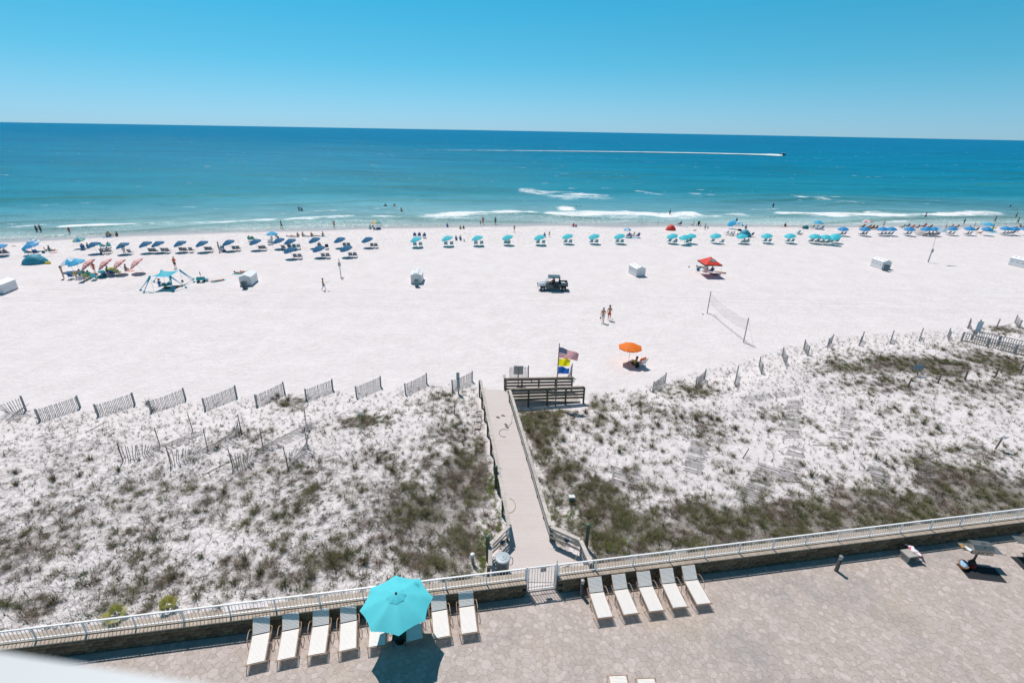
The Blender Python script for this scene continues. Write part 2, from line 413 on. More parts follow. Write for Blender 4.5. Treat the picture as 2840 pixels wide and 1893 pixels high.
sxs = [-230 + i * .85 for i in range(int(480 / .85))]
srs = [-1.0]
while srs[-1] < 40000:
    t = srs[-1]; srs.append(t + (.42 if t < 16 else .6 if t < 42 else .6 + (t - 42) * .055))
seam, n, L, b = NT('sea_water')
tc = n.new('ShaderNodeTexCoord').outputs['Object']
a_t = n.new('ShaderNodeAttribute'); a_t.attribute_name = 'offshore'
a_f = n.new('ShaderNodeAttribute'); a_f.attribute_name = 'foam'
a_h = n.new('ShaderNodeAttribute'); a_h.attribute_name = 'crest'
nA = nz(n, L, tc, .02, 4, .6, (.35, 1, 1)); nB = nz(n, L, tc, .12, 5, .6, (.3, 1, 1))
lg = math_(n, L, 'LOGARITHM', math_(n, L, 'ADD', math_(n, L, 'MAXIMUM', a_t.outputs['Fac'], 0.0), 1.0), 10.0)
lg = math_(n, L, 'ADD', lg, math_(n, L, 'MULTIPLY', math_(n, L, 'SUBTRACT', nA.outputs[0], .5), .35))
lg = math_(n, L, 'DIVIDE', lg, 4.6)
cr = n.new('ShaderNodeValToRGB'); L.new(lg, cr.inputs[0]); e = cr.color_ramp
e.elements[0].position = .0; e.elements[0].color = (.37, .39, .37, 1)
e.elements[1].position = 1; e.elements[1].color = (.001, .17, .33, 1)
for p_, c_ in ((.13, (.30, .40, .40)), (.22, (.23, .38, .40)), (.31, (.13, .31, .37)), (.40, (.012, .22, .315)), (.50, (.0, .18, .305)), (.65, (.0, .15, .295)), (.84, (.0, .15, .30))):
    q = e.elements.new(p_); q.color = (*c_, 1)
col = mixc(n, L, math_(n, L, 'MULTIPLY', mapr(n, L, a_h.outputs['Fac'], .22, .85), .75), cr.outputs[0], mixc(n, L, .6, cr.outputs[0], (.03, .15, .12)))
nC = nz(n, L, tc, .9, 6, .7, (.45, 1, 1)); nD = nz(n, L, tc, 3.2, 5, .7, (.6, 1, 1))
ns = math_(n, L, 'ADD', math_(n, L, 'MULTIPLY', nC.outputs[0], .62), math_(n, L, 'MULTIPLY', nD.outputs[0], .38))
nE = nz(n, L, tc, .30, 5, .7, (.5, 1, 1)); ns = mapr(n, L, math_(n, L, 'ADD', math_(n, L, 'MULTIPLY', ns, .6), math_(n, L, 'MULTIPLY', nE.outputs[0], .4)), .36, .64)
fm = math_(n, L, 'MULTIPLY', math_(n, L, 'SUBTRACT', math_(n, L, 'ADD', math_(n, L, 'MULTIPLY', a_f.outputs['Fac'], .80), math_(n, L, 'MULTIPLY', ns, .95)), .92), 2.3, True)
# lace of thin foam in the wash
vo = n.new('ShaderNodeTexVoronoi'); vo.feature = 'DISTANCE_TO_EDGE'; vo.inputs['Scale'].default_value = 1.3
mp = n.new('ShaderNodeMapping'); mp.inputs['Scale'].default_value = (.6, 1, 1); L.new(tc, mp.inputs[0])
wa = n.new('ShaderNodeMixRGB'); wa.blend_type = 'ADD'; wa.inputs[0].default_value = 1.2; L.new(mp.outputs[0], wa.inputs[1]); L.new(nC.outputs['Color'], wa.inputs[2]); L.new(wa.outputs[0], vo.inputs['Vector'])
lace = math_(n, L, 'MULTIPLY', mapr(n, L, vo.outputs['Distance'], 0, .09, 1, 0), mapr(n, L, a_t.outputs['Fac'], 17, 2, 0, 1))
lace = math_(n, L, 'MULTIPLY', lace, mapr(n, L, nB.outputs[0], .40, .58, .12, .75))
fm = math_(n, L, 'MAXIMUM', fm, lace)
# white flecks on open water, painted in for sun glints and small whitecaps
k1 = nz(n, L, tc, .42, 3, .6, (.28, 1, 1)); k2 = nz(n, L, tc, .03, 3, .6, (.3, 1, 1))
glint_cap_ = math_(n, L, 'MULTIPLY', mapr(n, L, math_(n, L, 'ADD', k1.outputs[0], math_(n, L, 'MULTIPLY', k2.outputs[0], .35)), .885, .95), mapr(n, L, a_t.outputs['Fac'], 22, 45, 0, .8))
fm = math_(n, L, 'MAXIMUM', fm, glint_cap_)
t1_ = nz(n, L, tc, .045, 6, .75, (.22, 1, 1)); t2_ = nz(n, L, tc, .5, 5, .75, (.3, 1, 1)); t3_ = nz(n, L, tc, .011, 5, .7, (.2, 1, 1))
tex_ = math_(n, L, 'ADD', math_(n, L, 'MULTIPLY', t1_.outputs[0], .45), math_(n, L, 'ADD', math_(n, L, 'MULTIPLY', t2_.outputs[0], .35), math_(n, L, 'MULTIPLY', t3_.outputs[0], .2)))
vs_ = n.new('ShaderNodeVectorMath'); vs_.operation = 'SCALE'; L.new(col, vs_.inputs[0]); L.new(mapr(n, L, tex_, .38, .62, .70, 1.32), vs_.inputs['Scale']); col = vs_.outputs[0]
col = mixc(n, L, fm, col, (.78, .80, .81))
L.new(col, b.inputs['Base Color'])
L.new(mapr(n, L, fm, 0, 1, .12, .75), b.inputs['Roughness']); b.inputs['Specular IOR Level'].default_value = .42; b.inputs['IOR'].default_value = 1.33
w1 = nz(n, L, tc, .55, 4, .6, (.4, 1, 1)); w2 = nz(n, L, tc, 2.6, 3, .6, (.6, 1, 1)); w3 = nz(n, L, tc, .09, 3, .55, (.35, 1, 1))
near = mapr(n, L, a_t.outputs['Fac'], 0, 25, .12, 1)
hsum = math_(n, L, 'ADD', math_(n, L, 'MULTIPLY', w1.outputs[0], .95), math_(n, L, 'ADD', math_(n, L, 'MULTIPLY', w2.outputs[0], .42), math_(n, L, 'MULTIPLY', w3.outputs[0], 1.6)))
hsum = math_(n, L, 'MULTIPLY', hsum, near)
bp = n.new('ShaderNodeBump'); bp.inputs['Strength'].default_value = .8; bp.inputs['Distance'].default_value = 1.0
L.new(hsum, bp.inputs['Height'])
df = n.new('ShaderNodeBsdfDiffuse'); gs = n.new('ShaderNodeBsdfGlossy'); fr = n.new('ShaderNodeFresnel'); fr.inputs[0].default_value = 1.33; mxs = n.new('ShaderNodeMixShader')
L.new(col, df.inputs[0]); L.new(mapr(n, L, fm, 0, 1, .16, .7), gs.inputs['Roughness']); gs.inputs[0].default_value = (.62, .92, 1, 1)
for q_ in (df, gs, fr): L.new(bp.outputs[0], q_.inputs['Normal'])
ff = math_(n, L, 'MINIMUM', fr.outputs[0], .13); ff = math_(n, L, 'MULTIPLY', ff, mapr(n, L, fm, 0, 1, 1, .1))
L.new(ff, mxs.inputs[0]); L.new(df.outputs[0], mxs.inputs[1]); L.new(gs.outputs[0], mxs.inputs[2]); L.new(mxs.outputs[0], n['Material Output'].inputs[0])
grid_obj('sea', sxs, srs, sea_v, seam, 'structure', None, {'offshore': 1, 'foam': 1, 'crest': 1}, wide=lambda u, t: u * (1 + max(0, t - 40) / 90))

# ---- pool deck of irregular pavers
deckj = mat('paver_joint', (.25, .215, .195), .9, var=.2, scale=3)
pavm, n, L, b = NT('tumbled_paver')
tc = n.new('ShaderNodeTexCoord').outputs['Object']
geo = n.new('ShaderNodeNewGeometry')
ta = n.new('ShaderNodeAttribute'); ta.attribute_name = 'tone'
oi = n.new('ShaderNodeObjectInfo')
tn = math_(n, L, 'FRACT', math_(n, L, 'ADD', ta.outputs['Fac'], oi.outputs['Random']))
cr = n.new('ShaderNodeValToRGB'); cr.color_ramp.interpolation = 'LINEAR'; L.new(tn, cr.inputs[0]); e = cr.color_ramp
e.elements[0].color = (.41, .35, .32, 1); e.elements[1].color = (.56, .49, .465, 1)
for p_, c_ in ((.3, (.44, .38, .35)), (.55, (.47, .41, .38)), (.8, (.50, .43, .41))):
    q = e.elements.new(p_); q.color = (*c_, 1)
na = nz(n, L, geo.outputs['Position'], 9, 6, .7); nb_ = nz(n, L, geo.outputs['Position'], .32, 5, .6)
c1 = mixc(n, L, mapr(n, L, na.outputs[0], .3, .7, 0, .35), cr.outputs[0], (.30, .26, .235))
stain = mapr(n, L, nb_.outputs[0], .53, .70, 0, .5)
c1 = mixc(n, L, stain, c1, (.22, .225, .235))
nc_ = nz(n, L, geo.outputs['Position'], .2, 3)
c1 = mixc(n, L, mapr(n, L, nc_.outputs[0], .55, .7, 0, .35), c1, (.47, .38, .28))
L.new(c1, b.inputs['Base Color']); b.inputs['Roughness'].default_value = .82
bp = n.new('ShaderNodeBump'); bp.inputs['Strength'].default_value = .3; bp.inputs['Distance'].default_value = .01; L.new(na.outputs[0], bp.inputs['Height']); L.new(bp.outputs[0], b.inputs['Normal'])
DX0, DX1, DY0 = -24.0, 33.0, 9.0
deck = MB()
deck.prism([(DX0, DY0), (DX1, DY0), (DX1, wall_y(DX1) + .1), (DX0, wall_y(DX0) + .1)], -.35, -.022)
deck.prism([(.7, 16.8), (2.5, 17.1), (2.5, 17.75), (.7, 17.45)], -.3, -.0225)
deck = deck.build('pool_deck', deckj); tag(deck, kind='structure')
def clip_line(poly, off):      # keep the part with y < wall_y(x) - off
    out = []; f = lambda p: wall_y(p[0]) - off - p[1]
    for i in range(len(poly)):
        p, q = poly[i], poly[(i + 1) % len(poly)]; a, b_ = f(p), f(q)
        if a >= 0: out.append(p)
        if (a >= 0) != (b_ >= 0):
            k = a / (a - b_); out.append((p[0] + (q[0] - p[0]) * k, p[1] + (q[1] - p[1]) * k))
    return out
PA = .225; per = PA * (1 + 3 ** .5); rot = R_(23)
cr_, sr_ = math.cos(rot), math.sin(rot)
polys = []
def addp(pts):
    cx = sum(p[0] for p in pts) / len(pts); cy = sum(p[1] for p in pts) / len(pts)
    pts = [(cr_ * x - sr_ * y + 3, sr_ * x + cr_ * y + 14) for x, y in pts]
    polys.append(pts)
N_ = 60
for i in range(-N_, N_):
    for j in range(-N_, N_):
        cx, cy = per * (i + j * .5), per * j * 3 ** .5 / 2
        wx, wy = cr_ * cx - sr_ * cy + 3, sr_ * cx + cr_ * cy + 14
        if not (DX0 - 1 < wx < DX1 + 1 and 10.2 < wy < wall_y(wx) + .8): continue
        hx = [(cx + PA * math.cos(R_(30 + 60 * k)), cy + PA * math.sin(R_(30 + 60 * k))) for k in range(6)]
        k0 = random.randrange(3); q = random.random()
        h2 = hx[k0:] + hx[:k0]
        if q < .65: addp(h2[:4]); addp(h2[3:] + h2[:1])
        elif q < .85:
            for k in (0, 2, 4): addp([h2[k], h2[k + 1], h2[(k + 2) % 6], (cx, cy)])
        else: addp(h2[:3]); addp([h2[0], h2[2], h2[3], h2[5]]); addp(h2[3:])
        for th in (0, 60, 120):
            d = (math.cos(R_(th)), math.sin(R_(th))); e_ = (-d[1], d[0]); mx_, my_ = cx + d[0] * per / 2, cy + d[1] * per / 2; a = PA / 2
            c4 = [(mx_ + d[0] * s1 * a + e_[0] * s2 * a, my_ + d[1] * s1 * a + e_[1] * s2 * a) for s1, s2 in ((-1, -1), (1, -1), (1, 1), (-1, 1))]
            if random.random() < .45:
                if random.random() < .5:
                    m1 = ((c4[0][0] + c4[1][0]) / 2, (c4[0][1] + c4[1][1]) / 2); m2 = ((c4[2][0] + c4[3][0]) / 2, (c4[2][1] + c4[3][1]) / 2)
                    addp([c4[0], m1, m2, c4[3]]); addp([m1, c4[1], c4[2], m2])
                else:
                    m1 = ((c4[1][0] + c4[2][0]) / 2, (c4[1][1] + c4[2][1]) / 2); m2 = ((c4[3][0] + c4[0][0]) / 2, (c4[3][1] + c4[0][1]) / 2)
                    addp([c4[0], c4[1], m1, m2]); addp([m2, m1, c4[2], c4[3]])
            else: addp(c4)
        for th in (30, 90):
            r0 = PA; v0 = (cx + r0 * math.cos(R_(th)), cy + r0 * math.sin(R_(th)))
            gx, gy = cx + per / 3 ** .5 * math.cos(R_(th)), cy + per / 3 ** .5 * math.sin(R_(th))
            tri = [v0]
            for k in (1, 2):
                a = R_(120 * k); dx, dy = v0[0] - gx, v0[1] - gy
                tri.append((gx + dx * math.cos(a) - dy * math.sin(a), gy + dx * math.sin(a) + dy * math.cos(a)))
            addp(tri)
pv = []
for pts in polys:
    pts = clip_line(pts, .545)
    if len(pts) < 3: continue
    cx = sum(p[0] for p in pts) / len(pts); cy = sum(p[1] for p in pts) / len(pts)
    sz = max(math.dist(p, (cx, cy)) for p in pts)
    if sz < .04 or cy < 10.3: continue
    k = 1 - .0045 / sz
    pv.append(([(cx + (p[0] - cx) * k, cy + (p[1] - cy) * k) for p in pts], (cx, cy)))
x = DX0
while x < DX1:                                   # straight border course along the wall
    y = wall_y(x) - .3; l = .195
    pv.append(([(x, y - .24), (x + l, y - .24 + .17 * l), (x + l, y + .17 * l), (x, y)], (x + l / 2, y - .1))); x += .2
for k in range(6): pv.append(([(.75 + k * .28, 16.78 + k * .048), (1.02 + k * .28, 16.83 + k * .048), (1.02 + k * .28, 17.6 + k * .048), (.75 + k * .28, 17.55 + k * .048)], (.9 + k * .28, 17.2)))
def key(c):
    v = Vector((c[0], c[1], -CAM_H)); d = v.dot(fw)
    px = W_PX / 2 + F_PX * v.dot(RT) / d; py = H_PX / 2 - F_PX * v.dot(UP) / d
    out = 0 if (20 < px < W_PX - 20 and py < H_PX - 5) else 1
    if px < 700 and py > 1880: out = 1
    return (out, d)
pv.sort(key=lambda q: key(q[1]))
rest = MB()
for i, (pts, c) in enumerate(pv):
    top = random.uniform(-.003, .003)
    if i < 300:
        m = MB(); m.prism([(p[0] - c[0], p[1] - c[1]) for p in pts], -.03, 0)
        o = m.build('paver', pavm, deck); o.location = (c[0], c[1], top)
    else:
        rest.tone = random.random(); rest.prism(pts, -.028, top)
o = rest.build('paver_field', pavm, deck, tone=True); tag(o, kind='stuff')

# ---- retaining walls, railings, gate
WA = math.atan(.17); WM = Matrix.Rotation(WA, 4, 'Z')
def wl(x, off=0.0, z=0.0):       # point beside the wall line
    return Vector((x - math.sin(WA) * off, wall_y(x) + math.cos(WA) * off, z))
blockm = mat('split_face_block', (.17, .115, .07), .92, var=.45, scale=3.5, bump=.9, bscale=18, objvar=.35)
capm = mat('cap_stone', (.40, .33, .27), .85, var=.14, scale=2.5, bump=.3, bscale=30, objvar=.08)
corem = mat('wall_core', (.12, .09, .065), .95)
whitem = mat('white_aluminium', (.80, .80, .81), .38, var=.03, spec=.5)
def blockmesh(i):
    r = random.Random(i); m = MB(); L_, D_, H_ = .412, .16, .178
    nx = 4; nzv = 3; vs = []; fs = []
    for k in range(nzv + 1):
        for j in range(nx + 1):
            e_ = (j in (0, nx)) or (k in (0, nzv))
            vs.append((-L_ / 2 + L_ * j / nx, -D_ / 2 + (.03 if e_ else -r.uniform(.0, .028)), H_ * k / nzv))
    for k in range(nzv):
        for j in range(nx): a = k * (nx + 1) + j; fs.append((a, a + 1, a + nx + 2, a + nx + 1))
    m.add(vs, fs); m.add([(-L_ / 2, -D_ / 2 + .03, 0), (L_ / 2, -D_ / 2 + .03, 0), (L_ / 2, D_ / 2, 0), (-L_ / 2, D_ / 2, 0), (-L_ / 2, -D_ / 2 + .03, H_), (L_ / 2, -D_ / 2 + .03, H_), (L_ / 2, D_ / 2, H_), (-L_ / 2, D_ / 2, H_)],
                         [(3, 2, 1, 0), (4, 5, 6, 7), (1, 2, 6, 5), (2, 3, 7, 6), (3, 0, 4, 7)])
    return m.mesh('block', blockm)
BLK = [blockmesh(i) for i in range(7)]
capmesh = MB().box((0, 0, .03), (.415, .655, .058)).mesh('cap_stone', capm)
def wall(x0, x1, label):
    t = thing('retaining_wall', label, 'wall', wl((x0 + x1) / 2), 0)
    inv = Matrix.Translation(-t.location)
    c = MB(); c.prism([tuple(wl(x0, -.16)[:2]), tuple(wl(x1, -.16)[:2]), tuple(wl(x1, .34)[:2]), tuple(wl(x0, .34)[:2])], -.4, .735)
    o = c.build('wall_core', corem, t); o.matrix_parent_inverse = inv
    n_ = int((x1 - x0) / (.42 * math.cos(WA)))
    st = (x1 - x0) / n_
    for r in range(4):
        for k in range(n_ + 1):
            xx = x0 + st * (k + (.5 if r % 2 else 0))
            if xx - st / 2 < x0 - .05 or xx + st / 2 > x1 + .05: continue
            o = link('block', random.choice(BLK), t); p = wl(xx, -.21 + random.uniform(-.008, .008), r * .184 + .001) - t.location
            o.location = p; o.rotation_euler = (0, 0, WA)
    for k in range(n_):
        o = link('cap_stone', capmesh, t); o.location = wl(x0 + st * (k + .5), .06, .738) - t.location; o.rotation_euler = (0, 0, WA)
    return t
GX0, GX1 = .88, 2.27
wall(-22.5, GX0 - .03, 'brown split-face block retaining wall with beige cap, left of the white gate')
wall(GX1 + .05, 31.5, 'brown split-face block retaining wall with beige cap, right of the white gate')
balmesh = MB().tube([(0, 0, 0), (0, 0, .54)], .0125, 6).mesh('baluster', whitem)
def railing(x0, x1, label):
    t = thing('railing', label, 'railing', wl((x0 + x1) / 2, 0, .8), 0)
    def B(nm, m):
        o = m.build(nm, whitem, t); o.matrix_parent_inverse = Matrix.Translation(-t.location); return o
    B('top_rail', MB().beam(wl(x0, 0, 1.46), wl(x1, 0, 1.46), .062, .05))
    B('bottom_rail', MB().beam(wl(x0, 0, .885), wl(x1, 0, .885), .045, .04))
    n_ = round((x1 - x0) / 1.77); st = (x1 - x0) / n_
    for k in range(n_ + 1):
        p = wl(x0 + st * k); m = MB().box(p + Vector((0, 0, 1.115)), (.05, .05, .64), Matrix.Rotation(WA, 3, 'Z')); m.box(p + Vector((0, 0, .806)), (.1, .1, .012), Matrix.Rotation(WA, 3, 'Z'))
        B('post', m)
    nb = round((x1 - x0) / .142); sb = (x1 - x0) / nb
    for k in range(nb):
        o = link('baluster', balmesh, t); o.location = wl(x0 + sb * (k + .5), 0, .9) - t.location
    for k in (2, 5, 8, 11):
        if k < n_:
            B('dark_clip', MB().box(wl(x0 + st * k - .12, .02, 1.487), (.11, .05, .01), Matrix.Rotation(WA, 3, 'Z')))
    return t
railing(-22.5, GX0 - .06, 'white aluminium pool railing on the wall, left of the gate')
railing(GX1 + .07, 31.5, 'white aluminium pool railing on the wall, right of the gate')
g = thing('gate', 'white aluminium gate closed across the end of the boardwalk', 'gate', wl(1.58), WA)
hw = (GX1 - GX0) / 2 / math.cos(WA)
for s_ in (-1, 1):
    MB().box((s_ * (hw + .0), 0, .78), (.065, .065, 1.56)).build('gate_post', whitem, g)
m = MB(); w2_ = hw - .06
m.box((0, 0, 1.47), (2 * w2_, .05, .05)).box((0, 0, .1), (2 * w2_, .05, .05)).box((-w2_ + .025, 0, .785), (.05, .048, 1.32)).box((w2_ - .025, 0, .785), (.05, .048, 1.32)); m.build('gate_frame', whitem, g)
for k in range(8):
    MB().tube([(-w2_ + .05 + (2 * w2_ - .1) * (k + 1) / 9, 0, .125), (-w2_ + .05 + (2 * w2_ - .1) * (k + 1) / 9, 0, 1.445)], .0125, 6).build('baluster', whitem, g)
MB().box((.08, .035, 1.22), (.27, .012, .24)).build('sign_panel', mat('faded_sign', (.42, .36, .31), .7), g)
MB().box((.05, .03, 1.40), (.6, .01, .07)).build('cross_plate', mat('plate_grey', (.55, .53, .51), .6), g)
MB().tube([(hw, .0, 1.5), (hw, .0, 1.72)], .014, 6).build('latch', mat('black_plastic', (.02, .02, .022), .5), g)
# ================================================================ BOARDWALK
woodg = mat('weathered_wood', (.47, .425, .39), .85, var=.22, scale=4, bump=.5, bscale=25, objvar=.12)
woodb = mat('brown_wood', (.23, .18, .14), .88, var=.3, scale=4, bump=.5, bscale=25, objvar=.15)
woodgn = mat('treated_green_wood', (.115, .125, .075), .85, var=.3, scale=5, bump=.5, bscale=20)
greencap = mat('green_cap', (.035, .14, .085), .5)
blackp = mat('black_plastic', (.02, .02, .022), .5)
mtm, n, L, b = NT('studded_deck_board')
tc = n.new('ShaderNodeTexCoord').outputs['Object']
mp = n.new('ShaderNodeMapping'); mp.inputs['Rotation'].default_value = (0, 0, R_(45)); mp.inputs['Scale'].default_value = (1, 1, .0); L.new(tc, mp.inputs[0])
vo = n.new('ShaderNodeTexVoronoi'); vo.inputs['Scale'].default_value = 15; vo.inputs['Randomness'].default_value = 0.0; L.new(mp.outputs[0], vo.inputs['Vector'])
dots = mapr(n, L, vo.outputs['Distance'], .26, .36, 1, 0)
oi = n.new('ShaderNodeObjectInfo')
c0 = mixc(n, L, oi.outputs['Random'], (.68, .60, .57), (.71, .635, .60))
no_ = nz(n, L, tc, .8, 5, .6)
c0 = mixc(n, L, mapr(n, L, no_.outputs[0], .5, .75, 0, .25), c0, (.50, .42, .37))
L.new(mixc(n, L, dots, c0, (.24, .26, .29)), b.inputs['Base Color']); b.inputs['Roughness'].default_value = .85

def deck_z(y): return .05 + .55 * sstep(19, 34, y)
bw = thing('boardwalk', 'long pale boardwalk with weathered wood rails crossing the dune to the beach', 'boardwalk', (0, 0, 0))
# near platform, walk, far ramp: planks across
def planks(poly_fn, y0, y1, step):
    y = y0
    while y < y1:
        xl, xr = poly_fn(y); xl2, xr2 = poly_fn(min(y1, y + step) - .001); z = deck_z(y); z2 = deck_z(y + step)
        sk = .0
        m = MB(); d = .0025
        m.add([(xl, y + d, z - .035), (xr, y + d + sk, z - .035), (xr2, y + step - d + sk, z2 - .035), (xl2, y + step - d, z2 - .035), (xl, y + d, z), (xr, y + d + sk, z), (xr2, y + step - d + sk, z2), (xl2, y + step - d, z2)],
              [(0, 3, 2, 1), (4, 5, 6, 7), (0, 1, 5, 4), (1, 2, 6, 5), (2, 3, 7, 6), (3, 0, 4, 7)])
        m.build('plank', mtm, bw); y += step
RL = lambda y: -0.02 + (y - 20.45) * (-.163)      # left rail line
RRr = lambda y: 2.13 + (y - 20.45) * (-.169)      # right rail line
def plat(y):
    yl, yr = 19.05, 20.0
    xl = -0.88 if y < 18.95 else (-0.88 + (RL(20.2) + .88) * min(1, (y - 18.95) / 1.25) if y < 20.2 else RL(y))
    xr = 3.75 if y < 19.2 else (3.6 + (RRr(20.2) - 3.6) * min(1, (y - 19.2) / 1.0) if y < 20.2 else RRr(y))
    return xl, xr
planks(plat, 17.56, 35.6, .1425)
# stringers
for f_, o_ in ((RL, .05), (RRr, -.05)):
    MB().beam((f_(20.2) + o_, 20.2, deck_z(20.2) - .13), (f_(27) + o_, 27, deck_z(27) - .13), .05, .18).beam((f_(27.01) + o_, 27.01, deck_z(27) - .13), (f_(35.5) + o_, 35.5, deck_z(35.5) - .13), .05, .18).build('stringer', woodb, bw)
# far ramp planks running right
for k in range(42):
    x0 = -.45 + k * .1425; zz = .6 - .45 * sstep(.5, 6, x0)
    ya = 33.85 + (x0 + .15) * .17; yb = 35.55 + (x0 + .5) * .15
    if x0 + .14 < RRr(34.2): ya = 35.6 + 0.01; 
    if yb - ya < .1: continue
    MB().box((x0 + .07, (ya + yb) / 2, zz - .019), (.13, yb - ya, .036)).build('plank', woodg, bw)
def rail(parent, pts, boards=3, bh=.14, h=1.05, posts=True, side=1, postm=woodgn, down=.45, capw=.2, spacing=1.85, boardm=woodg, zfn=None, lastpost=True):
    """pts: floor points (x,y,z)"""
    for (a, b_) in zip(pts, pts[1:]):
        a = Vector(a); b_ = Vector(b_); d = b_ - a; L_ = d.length; nn = max(1, round(L_ / spacing)); dd = Vector((d.x, d.y, 0)).normalized()
        out = Vector((dd.y, -dd.x, 0)) * side
        for k in range(nn):
            p = a + d * k / nn; q = a + d * (k + 1) / nn
            if zfn: p.z = zfn(p.y); q.z = zfn(q.y)
            g1 = dd * .004
            MB().beam(p + g1 + Vector((0, 0, h)), q - g1 + Vector((0, 0, h)), capw, .04).build('cap_board', boardm, parent)
            for j in range(boards):
                zz = h - .14 - j * .27
                MB().beam(p + g1 + Vector((0, 0, zz)), q - g1 + Vector((0, 0, zz)), .038, bh).build('rail_board', boardm, parent)
        if posts:
            for k in range(nn + (1 if lastpost else 0)):
                p = a + d * k / nn
                if zfn: p.z = zfn(p.y)
                gz = min(hz(p.x, p.y), p.z) - down
                c = p + out * .085
                MB().beam((c.x, c.y, gz), (c.x, c.y, p.z + h - .022), .13, .13, (1, 0, 0)).build('post', postm, parent)
lft = [(RL(y), y, 0) for y in (20.15, 27.5, 35.3)]; rgt = [(RRr(y), y, 0) for y in (20.15, 27, 33.8)]
rail(bw, lft, side=-1, zfn=deck_z, spacing=1.9, down=.2)
rail(bw, rgt, side=1, zfn=deck_z, spacing=1.9, down=.2)
# wings of the near platform
rail(bw, [(-.88, 18.85, .05), (RL(20.15), 20.12, .05)], side=-1, spacing=3, boards=3, lastpost=False)
rail(bw, [(RRr(20.15), 20.1, .05), (3.6, 19.25, .05)], side=-1, spacing=3, boards=3, lastpost=False)
rail(bw, [(-.84, 17.5, .05), (-.88, 18.8, .05)], side=-1, spacing=3)
rail(bw, [(3.62, 19.2, .05), (3.95, 17.75, .05)], side=-1, spacing=3)
# ramp rails
rail(bw, [(-.5, 35.62, .6), (5.0, 36.4, .42)], boards=4, side=-1, spacing=1.5, boardm=woodb, down=.3, capw=.16, bh=.18, postm=woodb)
rail(bw, [(-.12, 33.82, .6), (5.75, 34.85, .38)], side=1, spacing=1.5, boardm=woodb, down=.2, capw=.16, bh=.18, boards=4, h=1.08)
rail(bw, [(-.62, 36.3, .58), (-.52, 35.7, .6)], side=-1, spacing=3)
# side bench with shoes under the rail
MB().box((-2.35, 31.2, .42), (.42, 2.0, .04)).box((-2.5, 30.3, .15), (.06, .06, .5)).box((-2.5, 32.1, .15), (.06, .06, .5)).box((-2.35, 32.24, .6), (.45, .05, .1)).build('side_shelf', woodg, bw)
MB().box((RL(20.0) - .1, 19.87, .83), (.26, .02, .36), Matrix.Rotation(R_(56), 3, 'Z')).build('notice', mat('notice_white', (.62, .64, .62), .6), bw)
signtxt = mat('sign_print', (.16, .22, .24), .6)
m = MB()
for r in range(5):
    for k in range(4): m.box((RL(20.0) - .1 + .02, 19.87 - .02, .83), (.001, .001, .001))
for side_x, side_y in ((-.28, 19.35), (3.0, 19.62)):
    MB().lathe([(.12, 0), (.15, .05), (.15, .09), (.0, .1)], 14, (side_x, side_y, .62)).build('rail_lamp', mat('lamp_grey', (.10, .13, .16), .5), bw)

# ---- lamp posts of green treated timber
def lamp_post(px, py, hook, label):
    p = Vector((px, py, hz(px, py) - .1))
    t = thing('timber_post', label, 'post', p)
    MB().tube([(0, 0, 0), (0, 0, 1.65)], .095, 12).build('post_body', woodgn, t)
    MB().lathe([(.098, 1.65), (.098, 1.68), (.06, 1.71), (.005, 1.72)], 12).build('post_cap', greencap, t)
    MB().tube([(hook * .09, 0, 1.5), (hook * .22, .0, 1.56), (hook * .34, -.02, 1.5), (hook * .37, -.02, 1.42)], .012, 5).build('hook', mat('grey_metal', (.35, .36, .37), .4, .6), t)
lamp_post(-1.02, 18.78, 1, 'green capped timber post at the left corner of the boardwalk platform')
lamp_post(4.02, 19.62, -1, 'green capped timber post at the right corner of the boardwalk platform')
lamp_post(RL(24.3) - .16, 24.3, 1, 'tall green timber post halfway along the left rail of the boardwalk')

# ---- water hoses on the boardwalk
def hose(pts, m, label):
    o = MB().tube(pts, .013, 5).build('hose', m, None, True); tag(o, label, 'hose')
yh = mat('yellow_hose', (.36, .24, .08), .5); gh = mat('green_hose', (.03, .16, .15), .5)
def arc(cx, cy, r, a0, a1, z, n_=12, sy=1.0): return [(cx + r * math.cos(R_(a0 + (a1 - a0) * i / n_)), cy + sy * r * math.sin(R_(a0 + (a1 - a0) * i / n_)), z if not callable(z) else z(cy + sy * r * math.sin(R_(a0 + (a1 - a0) * i / n_))) + .016) for i in range(n_ + 1)]
hose(arc(-.05, 22.7, .42, 80, -110, deck_z, sy=1.4), yh, 'yellow hose curled on the boardwalk beside the left rail')
hose([(.12, 31.2, deck_z(31.2) + .5), (.1, 31.0, deck_z(31) + .1), (.02, 30.7, deck_z(30.7) + .016), (-.12, 30.4, deck_z(30.4) + .016)] + arc(-.42, 29.6, .36, 50, 290, deck_z, sy=1.3), gh, 'dark green hose curled on the far end of the boardwalk')
hose([(3.5, 19.0, .4), (3.3, 18.8, .066), (2.9, 18.5, .066), (2.5, 18.35, .066), (2.35, 18.0, .066), (2.35, 17.7, .066)], yh, 'tan hose across the right side of the boardwalk platform')
hose([(3.65, 18.1, .066), (3.45, 18.35, .066), (3.1, 18.5, .066), (2.85, 18.5, .068)], gh, 'thin dark hose by the right rail of the boardwalk platform')
hose([(-.35, 23.2, .3), (-.6, 22.6, hz(-.6, 22.6) + .04), (-.2, 21.9, hz(-.2, 21.9) + .04)], gh, 'green hose lying in the sand left of the boardwalk')

